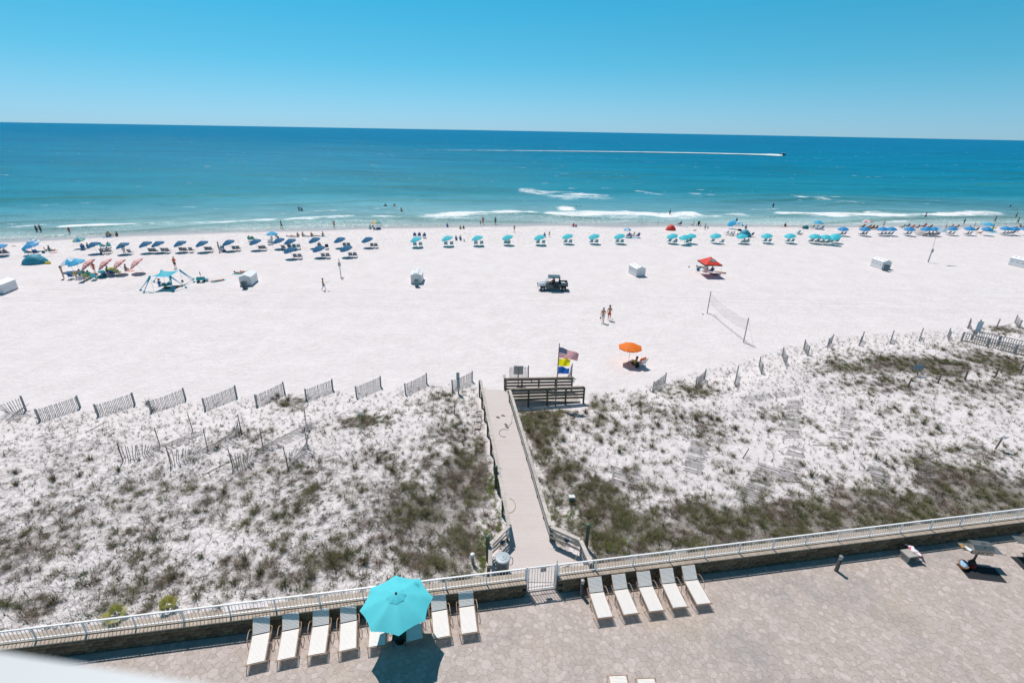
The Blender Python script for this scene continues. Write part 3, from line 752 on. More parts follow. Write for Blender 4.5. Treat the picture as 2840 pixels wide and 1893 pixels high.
# ---- shoes
shoem = mat('dark_shoe', (.025, .03, .035), .7); shoeb = mat('blue_shoe', (.05, .09, .16), .7)
def shoe(x, y, z, rz, m, label, grp=None):
    o = MB().prism([(-.045, -.14), (.04, -.14), (.052, 0), (.055, .1), (.02, .15), (-.03, .15), (-.055, .08)], 0, .028)
    o.tube([(-.05, 0, .03), (-.02, .05, .065), (.03, .05, .065), (.052, 0, .03)], .012, 5)
    o = o.build('sandal', m); o.location = (x, y, z); o.rotation_euler = (0, 0, rz); tag(o, label, 'sandal', grp)
q1 = deck_z(31.6)
shoe(-.92, 31.5, q1, 1.3, shoem, 'dark sandal lying on the boardwalk, farther from the right rail')
shoe(-.55, 31.75, q1, 1.25, shoem, 'dark sandal lying on the boardwalk, nearer to the right rail')
for i in range(4):
    shoe(-2.4 + .16 * (i % 2), 31.75 - .75 * (i // 2), .44, .3 * i, shoeb, 'blue grey sandal on the shelf left of the boardwalk', 'sandals on the shelf beside the boardwalk')
for i in range(2): shoe(-.32 + i * .07, 30.6 - i * .3, deck_z(30.5), .9, shoem, 'black sandal against the right rail of the boardwalk', 'sandals against the right rail')

# ---- big grey bin on the platform
gb = mat('grey_bin', (.20, .25, .29), .45, var=.05); gbl = mat('grey_bin_lid', (.36, .42, .46), .42, var=.04); gbd = mat('dark_bin_base', (.03, .035, .04), .5)
t = thing('trash_bin', 'large round grey bin with lid and side handles on the boardwalk platform', 'bin', (-.26, 18.15, .05))
MB().lathe([(.27, 0), (.30, .02), (.31, .28)], 24).build('bin_base', gbd, t, True)
MB().lathe([(.312, .285), (.345, .80), (.36, .82), (.36, .86)], 24).build('bin_body', gb, t, True)
MB().lathe([(.375, .862), (.375, .89), (.34, .92), (.20, .935), (.19, .955), (.07, .965), (.06, .985), (.001, .99)], 28).build('bin_lid', gbl, t)
for s_ in (-1, 1): MB().tube([(s_ * .35, .1, .83), (s_ * .46, .1, .80), (s_ * .50, 0, .70), (s_ * .46, -.1, .58), (s_ * .36, -.1, .52)], .018, 6).build('handle', mat('teal_plastic', (.05, .13, .16), .5), t)

# ================================================================ SAND FENCES
slatm = mat('grey_slat', (.36, .345, .335), .9, var=.3, scale=5, objvar=.25)
slatr = mat('reddish_slat', (.20, .13, .11), .9, var=.3, objvar=.2)
fpost = mat('grey_fence_post', (.30, .31, .315), .85, var=.2, objvar=.1)
SL = {h: MB().box((0, 0, h / 2), (.038, .012, h)).mesh('slat', slatm) for h in (1.12, 1.0)}
def sand_fence(p0, p1, label, n_=None, h=1.12, lean=None, posts=(1, 1), group=None, dirt=None, postw=.09, curve=0.0, ptop=.12):
    """fence of upright slats between two ground points; lean(t) tilts a slat away from the vertical (degrees), across the fence"""
    p0 = Vector(p0); p1 = Vector(p1); d = p1 - p0; L_ = Vector((d.x, d.y)).length; n_ = n_ or max(4, int(L_ / .095))
    t = thing('sand_fence', label, 'fence', ((p0 + p1) / 2), 0, group); O = t.location.copy()
    ax = Vector((d.x, d.y, 0)).normalized(); sd_ = Vector((ax.y, -ax.x, 0))
    bases = []; tops = []
    for k in range(n_ + 1):
        u = k / n_; p = p0 + d * u + sd_ * curve * math.sin(math.pi * u); p.z = hz(p.x, p.y) - .03
        an = R_(lean(u) if lean else random.uniform(-1, 2)); an2 = R_((random.uniform(-1.5, 1.5)) if not lean else random.uniform(-6, 6))
        o = link('slat', SL[1.12], t); o.location = p - O
        v = Vector((0, 0, 1)) * math.cos(an) + sd_ * math.sin(an) + ax * math.sin(an2); v.normalize()
        x_ = (ax - v * ax.dot(v)).normalized(); y_ = v.cross(x_)
        o.rotation_euler = Matrix((x_, y_, v)).transposed().to_euler(); o.scale = (1, 1, h / 1.12 * random.uniform(.97, 1.02))
        bases.append(p.copy()); tops.append(v)
    for f_ in (.12, .5, .88):
        MB().tube([b_ + v * h * f_ - O for b_, v in zip(bases, tops)], .005, 4, cap=False).build('wire', mat('rust_wire', (.12, .10, .09), .6), t)
    for e_, (on, pp) in enumerate(zip(posts, (p0, p1))):
        if on:
            q = pp + (-ax if e_ == 0 else ax) * .07; z0 = hz(q.x, q.y) - .1
            MB().beam((q.x - O.x, q.y - O.y, z0 - O.z), (q.x - O.x + random.uniform(-.03, .03), q.y - O.y, z0 + h + .1 + ptop - O.z), postw, postw, (1, 0, 0)).build('fence_post', fpost, t)
    return t
r1 = zc(0, 1000, .298); r2 = zc(700, 1000, .298); r3 = zc(1300, 900, .298); r4 = zc(1900, 780, .4)
def zg(r, x, y): return G(*r(x, y))
FEN = [(r1, (383, 558), (738, 437)), (r1, (925, 513), (1245, 407)), (r1, (1420, 476), (1720, 362)), (r1, (1918, 453), (2195, 337)), (r2, (50, 418), (295, 302)),
       (r2, (510, 363), (742, 274)), (r2, (977, 338), (1190, 245)), (r2, (1432, 310), (1618, 215)), (r2, (1868, 276), (2040, 197))]
lab = ['first', 'second', 'third', 'fourth', 'fifth', 'sixth', 'seventh', 'eighth', 'ninth']
for i, (r, a, b_) in enumerate(FEN):
    extra = ['whole grey slat sand fence nearest the left edge', 'grey slat sand fence with a small green plant', 'grey slat sand fence with brown grass growing through it', 'slightly shorter grey slat sand fence', 'grey slat sand fence with a brown bush at its right post',
             'grey slat sand fence just right of the brown bush', 'grey slat sand fence', 'grey slat sand fence', 'grey slat sand fence behind the tall notice board'][i]
    sand_fence(zg(r, *a), zg(r, *b_), extra + ', ' + lab[i] + ' from the left', h=.98, ptop=.04)
sand_fence(zg(r1, 60, 480), zg(r1, 232, 462), 'tangled sand fence collapsing at its left end at the left edge of the dune', lean=lambda u: 38 * (1 - u) ** 1.5, posts=(0, 1), curve=.3)
sand_fence(zg(r1, 40, 560), zg(r1, 150, 470), 'sheet of slats fallen flat from the tangled fence at the left edge', lean=lambda u: 60, posts=(0, 0))
sand_fence(zg(r3, 380, 498), zg(r3, 548, 497), 'slat sand fence standing behind the boardwalk rails', posts=(0, 1))
sand_fence(zg(r3, 905, 500), zg(r3, 950, 482), 'narrow curling sand fence right of the blue flag', n_=7, lean=lambda u: 30 * (1 - u), posts=(0, 1))
RF = [((1712, 626), (1822, 545), r3), ((2112, 583), (2192, 510), r3), ((343, 712), (356, 655), r4), ((528, 642), (512, 592), r4), ((695, 580), (672, 522), r4), ((848, 516), (822, 468), r4),
      ((985, 457), (1012, 428), r4), ((1205, 446), (1225, 410), r4), ((1420, 432), (1430, 402), r4), ((1622, 413), (1632, 385), r4), ((1825, 408), (1818, 385), r4), ((2313, 325), (2285, 290), r4)]
for i, (a, b_, r) in enumerate(RF):
    if i in (0, 1): lb = ['pair nearest the orange umbrella, left section of sand fence right of the boardwalk', 'second section of sand fence right of the boardwalk, at a brown clump'][i]
    elif i == 11: lb = 'short sand fence at the right edge behind the far boardwalk'
    else: lb = '%s section of edge-on sand fence climbing the right dune edge, counted from the boardwalk' % lab[i - 2 if i < 11 else 8].replace('first', 'first')
    if i == 0: lb = 'sand fence below the orange umbrella, nearest right of the boardwalk'
    sand_fence(zg(r, *a), zg(r, *b_), lb, h=.95, ptop=.06, postw=.075)
sand_fence(zg(r4, 1962, 328), zg(r4, 2010, 345), 'drooping sand fence beside the blue notice board at the far boardwalk', lean=lambda u: 55 * u, posts=(1, 0), h=1.1)
sand_fence(zg(r4, 2155, 330), zg(r4, 2195, 308), 'small collapsed sand fence at the upper right dune', lean=lambda u: 50, posts=(1, 0), n_=6)
# leaning and fallen old fences on the left dune
def old_fence(r, pts, label, leans, pidx):
    P = [zg(r_, *q) for r_, q in pts]; L_ = [0]
    for a, b_ in zip(P, P[1:]): L_.append(L_[-1] + (b_ - a).length)
    t = thing('sand_fence', label, 'fence', P[0]); O = t.location.copy(); n_ = int(L_[-1] / .12)
    BP = []; TV = []
    for k in range(n_ + 1):
        s_ = L_[-1] * k / n_; j = max(i for i in range(len(L_)) if L_[i] <= s_ + 1e-6); j = min(j, len(P) - 2); u = (s_ - L_[j]) / (L_[j + 1] - L_[j])
        p = P[j].lerp(P[j + 1], u); p.z = hz(p.x, p.y) - .01; an = R_(leans[j] + (leans[j + 1] - leans[j]) * u + random.uniform(-4, 4))
        d = (P[j + 1] - P[j]); ax = Vector((d.x, d.y, 0)).normalized(); sd_ = Vector((ax.y, -ax.x, 0)); an2 = random.uniform(-.12, .12) + .2 * math.sin(an)
        v = (Vector((0, 0, 1)) * math.cos(an) + sd_ * math.sin(an) + ax * an2).normalized(); x_ = (ax - v * ax.dot(v)).normalized()
        o = link('slat', SL[1.0], t); o.location = p - O + Vector((0, 0, .02)); o.rotation_euler = Matrix((x_, v.cross(x_), v)).transposed().to_euler(); BP.append(p); TV.append(v)
    for f_ in (.2, .8): MB().tube([b_ + v * f_ - O for b_, v in zip(BP, TV)], .006, 4, cap=False).build('wire', MATS['rust_wire'], t)
    for r_, q, tq in pidx:
        p = zg(r_, *q); lx = (tq - q[0]) * .298
        MB().tube([p - O - Vector((0, 0, .1)), p - O + Vector((random.uniform(-.06, .06), .02, 1.35))], .03, 6).build('fence_post', woodb, t)
old_fence(r1, [(r1, (1150, 930)), (r1, (1310, 880)), (r1, (1480, 800)), (r1, (1650, 725)), (r1, (1800, 660))], 'old broken sand fence on the left dune, farthest left of the fallen ones', [2, 20, 70, 84, 86],
          [(r1, (1145, 932), 1145), (r1, (1490, 792), 1452), (r1, (1795, 652), 1748)])
old_fence(r1, [(r1, (1605, 962)), (r1, (1780, 880)), (r1, (1930, 800)), (r1, (2100, 720)), (r1, (2240, 655))], 'old sand fence with herringbone slats, middle of the three long fallen ones', [3, 40, 62, 50, 5],
          [(r1, (1590, 965), 1598), (r1, (1928, 806), 1910), (r1, (2246, 656), 2200)])
old_fence(r1, [(r1, (2168, 990)), (r1, (2330, 930)), (r2, (90, 795)), (r2, (300, 690)), (r2, (500, 590)), (r2, (570, 600))], 'long fallen sand fence ending at a thin leaning pole, rightmost long one', [3, 35, 70, 80, 70, 80],
          [(r1, (2168, 992), 2132), (r2, (95, 792), 85), (r2, (500, 592), 468)])
old_fence(r2, [(r2, (330, 978)), (r2, (430, 870)), (r2, (510, 778))], 'short triangular remnant of sand fence beside two thin poles', [4, 45, 10], [(r2, (328, 980), 315), (r2, (510, 776), 488)])
# slat mats lying flat on the right dune
matn = 0
def flat_mat(r, A, B, half, label, n_):
    """A->B centre line, half = half slat in picture units"""
    c0 = zg(r, *A); t = thing('fallen_fence', label, 'fence', c0); O = c0.copy()
    n_ = int(n_ * .9)
    for k in range(n_):
        u = k / (n_ - 1); cx, cy = A[0] + (B[0] - A[0]) * u, A[1] + (B[1] - A[1]) * u
        if random.random() < .05 + .15 * max(0, math.sin(k * .9 + A[0])): continue
        a = zg(r, cx - half[0] + random.uniform(-5, 5), cy - half[1] + random.uniform(-2, 2)); b_ = zg(r, cx + half[0] + random.uniform(-5, 5), cy + half[1] + random.uniform(-2, 2))
        c = (a + b_) / 2; d = b_ - a; o = link('slat', SL[1.12], t); d.normalize()
        x_ = d.cross(Vector((0, 0, 1))).normalized(); y_ = d.cross(x_)
        o.rotation_euler = Matrix((x_, y_, d)).transposed().to_euler(); L_ = (b_ - a).length
        o.location = a - O + Vector((0, 0, random.uniform(.012, .05))); o.scale = (.85, 1, L_ / 1.12 * random.uniform(.8, 1.0))
    return t
MT = [((115, 1112), (55, 1330), (72, 18), 'grey slat mat lying on the dune, nearest right of the boardwalk bushes', 34),
      ((410, 820), (775, 775), (22, 18), 'faint slat mat lying crosswise below the edge-on fences', 44), ((765, 828), (752, 1085), (58, 2), 'narrow upright-running slat mat on the right dune', 42),
      ((790, 1155), (700, 1395), (72, 18), 'wide slat mat joined to a second one by a dark pole', 42), ((590, 1285), (440, 1530), (78, 26), 'dark slat mat left of the one with the pole', 46),
      ((1135, 885), (1110, 1100), (55, 5), 'slat mat with scattered ends right of the narrow mat', 30), ((1340, 1040), (1345, 1090), (42, 4), 'small slat mat beside a green plant', 10),
      ((1335, 1290), (1410, 1530), (70, 18), 'long slat mat in front of brown scrub', 46), ((1650, 1195), (1680, 1400), (66, 6), 'slat mat near the right side with green weeds', 40), ((2025, 1125), (2020, 1160), (70, 2), 'few slats lying by the leaning sign post', 9)]
for A, B, hf, lb, k in MT: flat_mat(r4, A, B, hf, lb, k)
flat_mat(r3, (1470, 1360), (1500, 1520), (150, 50), 'dark weathered slat mat among the grass right of the boardwalk', 16)
# stray poles lying on the sand
for i, (r, a, b_) in enumerate([(r4, (60, 1058), (190, 1115)), (r4, (885, 1135), (1055, 1142)), (r4, (650, 1380), (815, 1395)), (r4, (400, 1225), (440, 1160)), (r4, (1000, 1080), (1110, 1090)), (r1, (840, 650), (1000, 560)), (r1, (1910, 1055), (2240, 890))]):
    A, B = zg(r, *a), zg(r, *b_); up = Vector((0, 0, .03))
    o = MB().tube([A + up, B + up], .02, 5).build('stick', woodb); tag(o, ['thin stick on the sand above the left slat mat', 'dark stick lying below the narrow slat mat', 'dark stick crossing the slat mats', 'short stick poking from the sand', 'stick by the scattered slat mat', 'dark drift stick on the left dune', 'long thin stick near the fallen fences'][i], 'stick')

# ---- posts and signs on the dune
def post(r, base, top, label, wdt=.1, cap=None, m=woodb):
    p = zg(r, *base); t = thing('wooden_post', label, 'post', p)
    d = ray(*r(*top)); k = p.y / d.y; h = CAM_H + d.z * k - p.z; tx = d.x * k - p.x
    MB().tube([(0, 0, -.1), (tx, 0, h)], wdt / 2, 8).build('post_shaft', m, t); return t, h, tx
for i, (a, b_) in enumerate([((1540, 735), (1575, 668)), ((1752, 705), (1780, 635)), ((1940, 682), (1962, 618)), ((2152, 662), (2178, 595)), ((2325, 640), (2350, 575))]):
    post(r4, a, b_, '%s dark leaning post in the green hollow of the right dune' % ['leftmost', 'second', 'third', 'fourth', 'rightmost'][i], .13)
post(r2, (1880, 500), (1887, 380), 'dark bare post on the dune left of the boardwalk', .07)
t, h, tx = post(r2, (1010, 650), (1005, 478), 'thin grey post with a small white box on top on the left dune', .06, m=fpost)
MB().box((tx + .05, -.04, h - .05), (.17, .06, .22)).build('white_box', mat('white_box', (.7, .72, .72), .5), t)
t, h, tx = post(r4, (1612, 650), (1624, 577), 'post carrying a blue grey square sign on the right dune', .1)
MB().box((tx, -.07, h - .2), (.85, .03, .48)).build('sign_board', mat('blue_grey_board', (.20, .27, .32), .6), t)
t, h, tx = post(r4, (2150, 1160), (2205, 1078), 'leaning post with a pale sign board at the right edge of the dune', .1)
MB().box((tx, -.08, h), (.5, .03, .3), Matrix.Rotation(.5, 3, 'X')).build('sign_board', mat('pale_board', (.66, .66, .68), .6), t)
# tall notice board by the last fence
p = zg(r2, 1918, 308); t = thing('notice_board', 'tall narrow white notice board on a post beside the dune fence', 'sign', p)
MB().box((0, .03, .9), (.09, .09, 2.0)).build('post_shaft', woodb, t)
MB().box((0, -.04, 1.22), (.26, .025, 1.5)).build('board', mat('board_white', (.50, .53, .53), .6), t)
m = MB()
for k in range(12): m.box((.0, -.055, 1.88 - k * .11 - (0.12 if k > 3 else 0)), (.19 - .05 * (k % 3 == 2), .004, .028))
m.build('printing', mat('print_grey', (.22, .24, .25), .6), t)
MB().box((0, -.056, 1.42), (.18, .004, .13)).build('blue_symbol', mat('sign_blue', (.03, .22, .38), .5), t)
# two panel sign behind the boardwalk
p = zg(r3, 460, 560); t = thing('sign', 'two panel grey sign seen from behind beyond the boardwalk rails', 'sign', p)
MB().box((0, .03, .8), (.09, .09, 1.9)).build('post_shaft', woodb, t)
for s_ in (-1, 1): MB().box((s_ * .23, .09, 1.35), (.36, .02, .8)).build('panel', mat('panel_grey', (.42, .45, .45), .5), t)
# white marker globe light and grey box near the boardwalk
p = G(1311, 1562); t = thing('garden_light', 'short light with a round white top in the greenery left of the platform', 'light', p)
MB().tube([(0, 0, 0), (0, 0, .45)], .07, 10).build('stem', mat('grey_metal2', (.3, .32, .33), .5), t)
MB().lathe([(.03, .45), (.1, .49), (.125, .56), (.11, .63), (.05, .67), (.002, .68)], 14).build('white_globe', mat('globe_white', (.8, .8, .78), .4), t, True)
p = G(1585, 1388); t = thing('utility_box', 'small pale grey utility box among grass right of the boardwalk', 'box', p)
MB().box((0, 0, .14), (.3, .22, .34)).build('box_body', mat('util_grey', (.36, .42, .45), .5), t)
MB().box((0, 0, .33), (.34, .27, .035)).build('box_lid', mat('util_lid', (.60, .63, .64), .45), t)
# ---- far boardwalk with picket rails on the right
t = thing('boardwalk', 'grey boardwalk with picket railings at the right edge of the beach', 'boardwalk', (47.3, 48.6, 0)); O = t.location.copy()
A0, A1 = Vector((47.2, 48.7, .25)), Vector((56.5, 35.5, .75)); B0, B1 = Vector((48.5, 49.0, .4)), Vector((57.9, 36.3, .8))
for P0, P1, nm in ((A0, A1, 'near'), (B0, B1, 'far')):
    d = P1 - P0; L_ = d.length; up = Vector((0, 0, 1))
    MB().beam(P0 - O + up * 1.0, P1 - O + up * 1.0, .14, .05).build('cap_rail', fpost, t)
    MB().beam(P0 - O + up * .12, P1 - O + up * .12, .05, .1).build('bottom_board', woodg, t)
    n_ = int(L_ / .19); pm = MB().box((0, 0, .5), (.06, .035, .96)).mesh('picket', woodg)
    for k in range(n_): o = link('picket', pm, t); o.location = P0 - O + d * (k + .5) / n_; o.rotation_euler = (0, 0, math.atan2(d.y, d.x))
    for k in range(int(L_ / 2.1) + 1): MB().box(P0 - O + d * min(1, k * 2.1 / L_) + up * .35, (.11, .11, 1.4)).build('post', fpost, t)
MB().add([A0 - O + Vector((0, 0, -.02)), B0 - O + Vector((0, 0, -.05)), B1 - O, A1 - O + Vector((0, 0, -.02))], [(0, 1, 2, 3)]).build('deck_boards', woodg, t)
p = zg(r4, 2012, 378); t = thing('notice_board', 'blue white notice board standing behind the far picket boardwalk', 'sign', p)
MB().box((0, .04, .9), (.1, .1, 1.9)).build('post_shaft', woodb, t); MB().box((0, -.04, 1.05), (.62, .03, 1.25)).build('board', mat('board_blue_white', (.36, .50, .56), .6), t)
m = MB()
for k in range(7): m.box((0, -.058, 1.55 - k * .12), (.44, .004, .03))
m.build('printing', mat('print_pale', (.62, .66, .68), .6), t); MB().box((0, -.059, .6), (.5, .004, .2)).build('blue_foot', MATS['sign_blue'], t)
# ================================================================ POOL DECK FURNITURE
strapm = mat('white_vinyl_strap', (.84, .81, .78), .5, var=.03)
tanm = mat('tan_frame', (.40, .245, .15), .45, var=.08)
_pr = [(-.0235, -.004), (-.021, .004), (-.009, .0095), (.009, .0095), (.021, .004), (.0235, -.004)]      # slightly rounded vinyl strap
strapmesh = MB().add([(-.33, a, b_) for a, b_ in _pr] + [(.33, a, b_) for a, b_ in _pr], [tuple(range(6)), tuple(range(6, 12))[::-1]] + [(i, i + 6, (i + 1) % 6 + 6, (i + 1) % 6) for i in range(6)]).mesh('strap', strapm)
def make_lounger():
    t = thing('sun_lounger', 'x', 'sun lounger', (0, 0, 0), 0, 'white strap sun loungers on the pool deck')
    W2, an = .355, R_(45); by, bz = math.cos(an), math.sin(an); BL_ = .70
    MB().tube([(-W2, -1.28, .36), (-W2, .02, .36), (W2, .02, .36), (W2, -1.28, .36)], .014, 6, closed=True).build('seat_frame', tanm, t)
    MB().tube([(-.42, -1.30, .35), (.42, -1.30, .35)], .015, 6).build('foot_bar', tanm, t)
    q = lambda x, l: (x, .02 + by * l, .36 + bz * l)
    MB().tube([q(-W2 + .02, 0), q(-W2 + .02, BL_ - .08), q(-W2 + .05, BL_ - .02), q(-W2 + .12, BL_), q(W2 - .12, BL_), q(W2 - .05, BL_ - .02), q(W2 - .02, BL_ - .08), q(W2 - .02, 0)], .014, 6).build('back_frame', tanm, t)
    for s_ in (-1, 1):
        MB().tube([(s_ * .37, .16, .55), (s_ * .43, .12, .60), (s_ * .455, .0, .60), (s_ * .455, -.30, .585), (s_ * .44, -.42, .5), (s_ * .42, -.48, .1), (s_ * .42, -.42, .015), (s_ * .42, .1, .015), (s_ * .37, .12, .36)], .014, 6).build('armrest', tanm, t)
        MB().tube([(s_ * .40, -1.28, .35), (s_ * .42, -1.1, .2), (s_ * .42, -1.0, .015), (s_ * .42, -.55, .015)], .014, 6).build('leg', tanm, t)
    for k in range(24):
        o = link('strap', strapmesh, t); o.location = (0, -1.24 + k * .0525, .372)
    for k in range(12):
        o = link('strap', strapmesh, t); l = .05 + k * .0525; p = q(0, l); o.location = (0, p[1] - .008, p[2] + .008); o.rotation_euler = (an, 0, 0)
    return t
lg = make_lounger(); lkids = [(c, []) for c in lg.children]
r7 = zc(640, 1530, .2975); r8 = zc(1500, 1450, .2975)
LL = [((285, 765), (232, 1030), r7, 'leftmost white strap lounger on the pool deck'), ((560, 725), (515, 995), r7, 'white strap lounger second from the left on the pool deck'),
      ((840, 690), (800, 950), r7, 'white strap lounger third from the left on the pool deck'), ((1100, 655), (1090, 905), r7, 'white strap lounger just left of the turquoise parasol'),
      ((1375, 622), (1362, 870), r7, 'white strap lounger half shaded under the left side of the turquoise parasol'), ((1690, 572), (1715, 820), r7, 'fully shaded lounger under the right side of the turquoise parasol'),
      ((1945, 550), (1970, 790), r7, 'white strap lounger just right of the turquoise parasol with a small shade patch'), ((2200, 515), (2225, 745), r7, 'white strap lounger between the turquoise parasol group and the gate'),
      ((520, 650), (600, 875), r8, 'white strap lounger beside the bollard right of the gate'), ((745, 620), (840, 845), r8, 'second white strap lounger in the group right of the gate'),
      ((975, 590), (1080, 820), r8, 'middle white strap lounger in the group right of the gate'), ((1190, 560), (1300, 785), r8, 'fourth white strap lounger in the group right of the gate'),
      ((1400, 535), (1520, 750), r8, 'rightmost white strap lounger on the pool deck')]
first = True
for h, f_, r, lb in LL:
    a = at(*r(*h), .36); b_ = at(*r(*f_), .36); d = a - b_; rz = -math.atan2(d.x, d.y); c = (a + b_) / 2 + d.normalized() * .63
    if first: lg.location = (c.x, c.y, 0); lg.rotation_euler = (0, 0, rz); lg['label'] = lb; first = False
    else: copy_tree(lg, lkids, lb, (c.x, c.y, 0), rz)
for px, lb in ((1715.5, 'lounger at the bottom edge of the deck, left one of the pair'), (1793.5, 'lounger at the bottom edge of the deck, right one of the pair')):
    p = at(px, 1871 if px < 1750 else 1879, .36); copy_tree(lg, lkids, 'white strap ' + lb, (p.x + .02, p.y - 1.3, 0), math.pi + .06)
# big turquoise parasol
turq = mat('turquoise_canvas', (.09, .58, .66), .75, var=.06, scale=2, trans=.10, bump=.15, bscale=14)
darkm = mat('dark_metal', (.045, .04, .04), .4, .5, var=.1)
def canopy_bm(R, H, n_, a0, sag=.06, drop=.0, rings=5, edge=.05, twist=0):
    m = MB(); vs = [(0, 0, H)]; fs = []; per_ = 6
    N = n_ * per_
    for i in range(1, rings + 1):
        u = i / rings
        for j in range(N):
            k = j / per_; fr = k - int(k); ang = a0 + 2 * math.pi * k / n_
            chord = math.cos(math.pi / n_) / math.cos((fr - .5) * 2 * math.pi / n_)
            w_ = 4 * fr * (1 - fr)
            r_ = R * u * (chord * (1 - edge * w_ * u))
            z = H * (1 - u) ** 1.0 * (1 - .0) + H * .10 * math.sin(math.pi * u) - sag * w_ * u
            vs.append((r_ * math.cos(ang), r_ * math.sin(ang), z))
    for j in range(N): fs.append((0, 1 + j, 1 + (j + 1) % N))
    for i in range(rings - 1):
        for j in range(N): a = 1 + i * N; fs.append((a + j, a + N + j, a + N + (j + 1) % N, a + (j + 1) % N))
    m.add(vs, fs); return m
p = Vector((-4.5, 14.55, 0)); t = thing('parasol', 'large turquoise octagonal parasol with dark hub standing over the pool loungers', 'parasol', p)
o = canopy_bm(1.47, .52, 8, R_(15), .008, edge=.05, rings=7).build('canopy', turq, t, True); o.location = (0, 0, 2.12)
o.rotation_euler = (R_(-1), R_(1), 0)
o = canopy_bm(.40, .15, 8, R_(15), .004, rings=4).build('vent', turq, t, True); o.location = (.0, .0, 2.56)
MB().lathe([(.035, 2.68), (.05, 2.70), (.045, 2.74), (.001, 2.76)], 12).build('hub', darkm, t)
MB().tube([(0, 0, 0), (0, 0, 2.68)], .022, 8).build('pole', darkm, t)
MB().lathe([(.26, 0), (.27, .04), (.1, .07), (.05, .12), (.04, .3)], 20).build('base', darkm, t)
for k in range(8): a = R_(15 + 45 * k); MB().tube([(0, 0, 2.58), (1.40 * math.cos(a), 1.40 * math.sin(a), 2.09)], .009, 4).build('rib', darkm, t)
MB().tube([(.55, .86, 2.34), (.72, .78, 2.33), (.78, .80, 2.32), (.62, .9, 2.33)], .012, 5, closed=True).build('tie_strap', turq, t)
# black table round the parasol pole
p = at(1105.6, 1766, .45); t = thing('side_table', 'low black square table between the two loungers under the turquoise parasol', 'table', (-4.52, 14.5, 0), R_(8))
gl = mat('black_glass', (.006, .008, .012), .12, var=0)
MB().box((0, 0, .44), (.56, .56, .03)).build('table_top', gl, t)
for sx in (-1, 1):
    for sy in (-1, 1): MB().tube([(sx * .25, sy * .25, 0), (sx * .25, sy * .25, .43)], .015, 6).build('leg', darkm, t)
# path bollards
def bollard(x, y, h, label):
    t = thing('bollard_light', label, 'bollard', (x, y, 0))
    MB().lathe([(.105, 0), (.105, .02), (.088, .03), (.088, h - .22)], 20).build('bollard_shaft', mat('bronze_paint', (.10, .085, .075), .4, .4, var=.08), t, True)
    MB().lathe([(.07, h - .22), (.07, h - .08)], 20, cap=False).build('lens', mat('frosted_lens', (.45, .45, .44), .3), t, True)
    MB().lathe([(.092, h - .08), (.092, h - .02), (.08, h), (.001, h + .004)], 20).build('bollard_cap', mat('bollard_cap', (.33, .32, .31), .4, .3), t)
bollard(16.39, 18.6, .97, 'leaning looking bronze bollard light alone on the right of the pool deck')
bollard(3.46, 16.92, .95, 'bronze bollard light with pale top between the gate and the loungers')
# bench with towel
concm = mat('pale_concrete', (.37, .355, .325), .85, var=.12, bump=.3)
t = thing('bench', 'small pale concrete bench near the retaining wall', 'bench', (20.6, 19.42, 0), R_(11)); 
MB().box((0, 0, .42), (.82, .50, .07)).build('bench_seat', concm, t)
for s_ in (-1, 1): MB().prism([(s_ * .30 - .06, -.21), (s_ * .30 + .06, -.21), (s_ * .30 + .06, .21), (s_ * .30 - .06, .21)], 0, .384).build('bench_leg', concm, t)
twm, n, L, b = NT('flower_towel')
tc = n.new('ShaderNodeTexCoord').outputs['Object']; vv = n.new('ShaderNodeTexVoronoi'); vv.inputs['Scale'].default_value = 9; L.new(tc, vv.inputs['Vector'])
cr = n.new('ShaderNodeValToRGB'); cr.color_ramp.interpolation = 'CONSTANT'; L.new(vv.outputs['Color'], cr.inputs[0]); e = cr.color_ramp
e.elements[0].color = (.72, .72, .78, 1); e.elements[1].position = .38; e.elements[1].color = (.62, .07, .16, 1)
for p_, c_ in ((.55, (.30, .45, .52)), (.66, (.70, .25, .35)), (.8, (.74, .74, .76))): q = e.elements.new(p_); q.color = (*c_, 1)
L.new(cr.outputs[0], b.inputs['Base Color']); b.inputs['Roughness'].default_value = .95
m = MB(); vs = []; fs = []
for i in range(9):
    u = i / 8
    for j in range(6):
        v = j / 5 - .5
        x = .1 + .42 * u if u < .6 else .36 + .12 * (u - .6); z = .475 + .03 * math.sin(v * 9 + u * 6) if u < .6 else .45 - (u - .6) * .85
        vs.append((x + .3 * v * .25 + .03 * math.sin(v * 14), v * .42 + .2 - .35 * u + .02 * math.sin(u * 12), z + .012 * math.sin(v * 20)))
for i in range(8):
    for j in range(5): a = i * 6 + j; fs.append((a, a + 1, a + 7, a + 6))
o = m.add(vs, fs).build('towel', twm, None, True); o.location = (20.6, 19.4, 0); o.scale = (1.2, 1.45, 1); o.rotation_euler = (0, 0, R_(11)); tag(o, 'pink and white flowered towel hanging over the end of the concrete bench', 'towel')
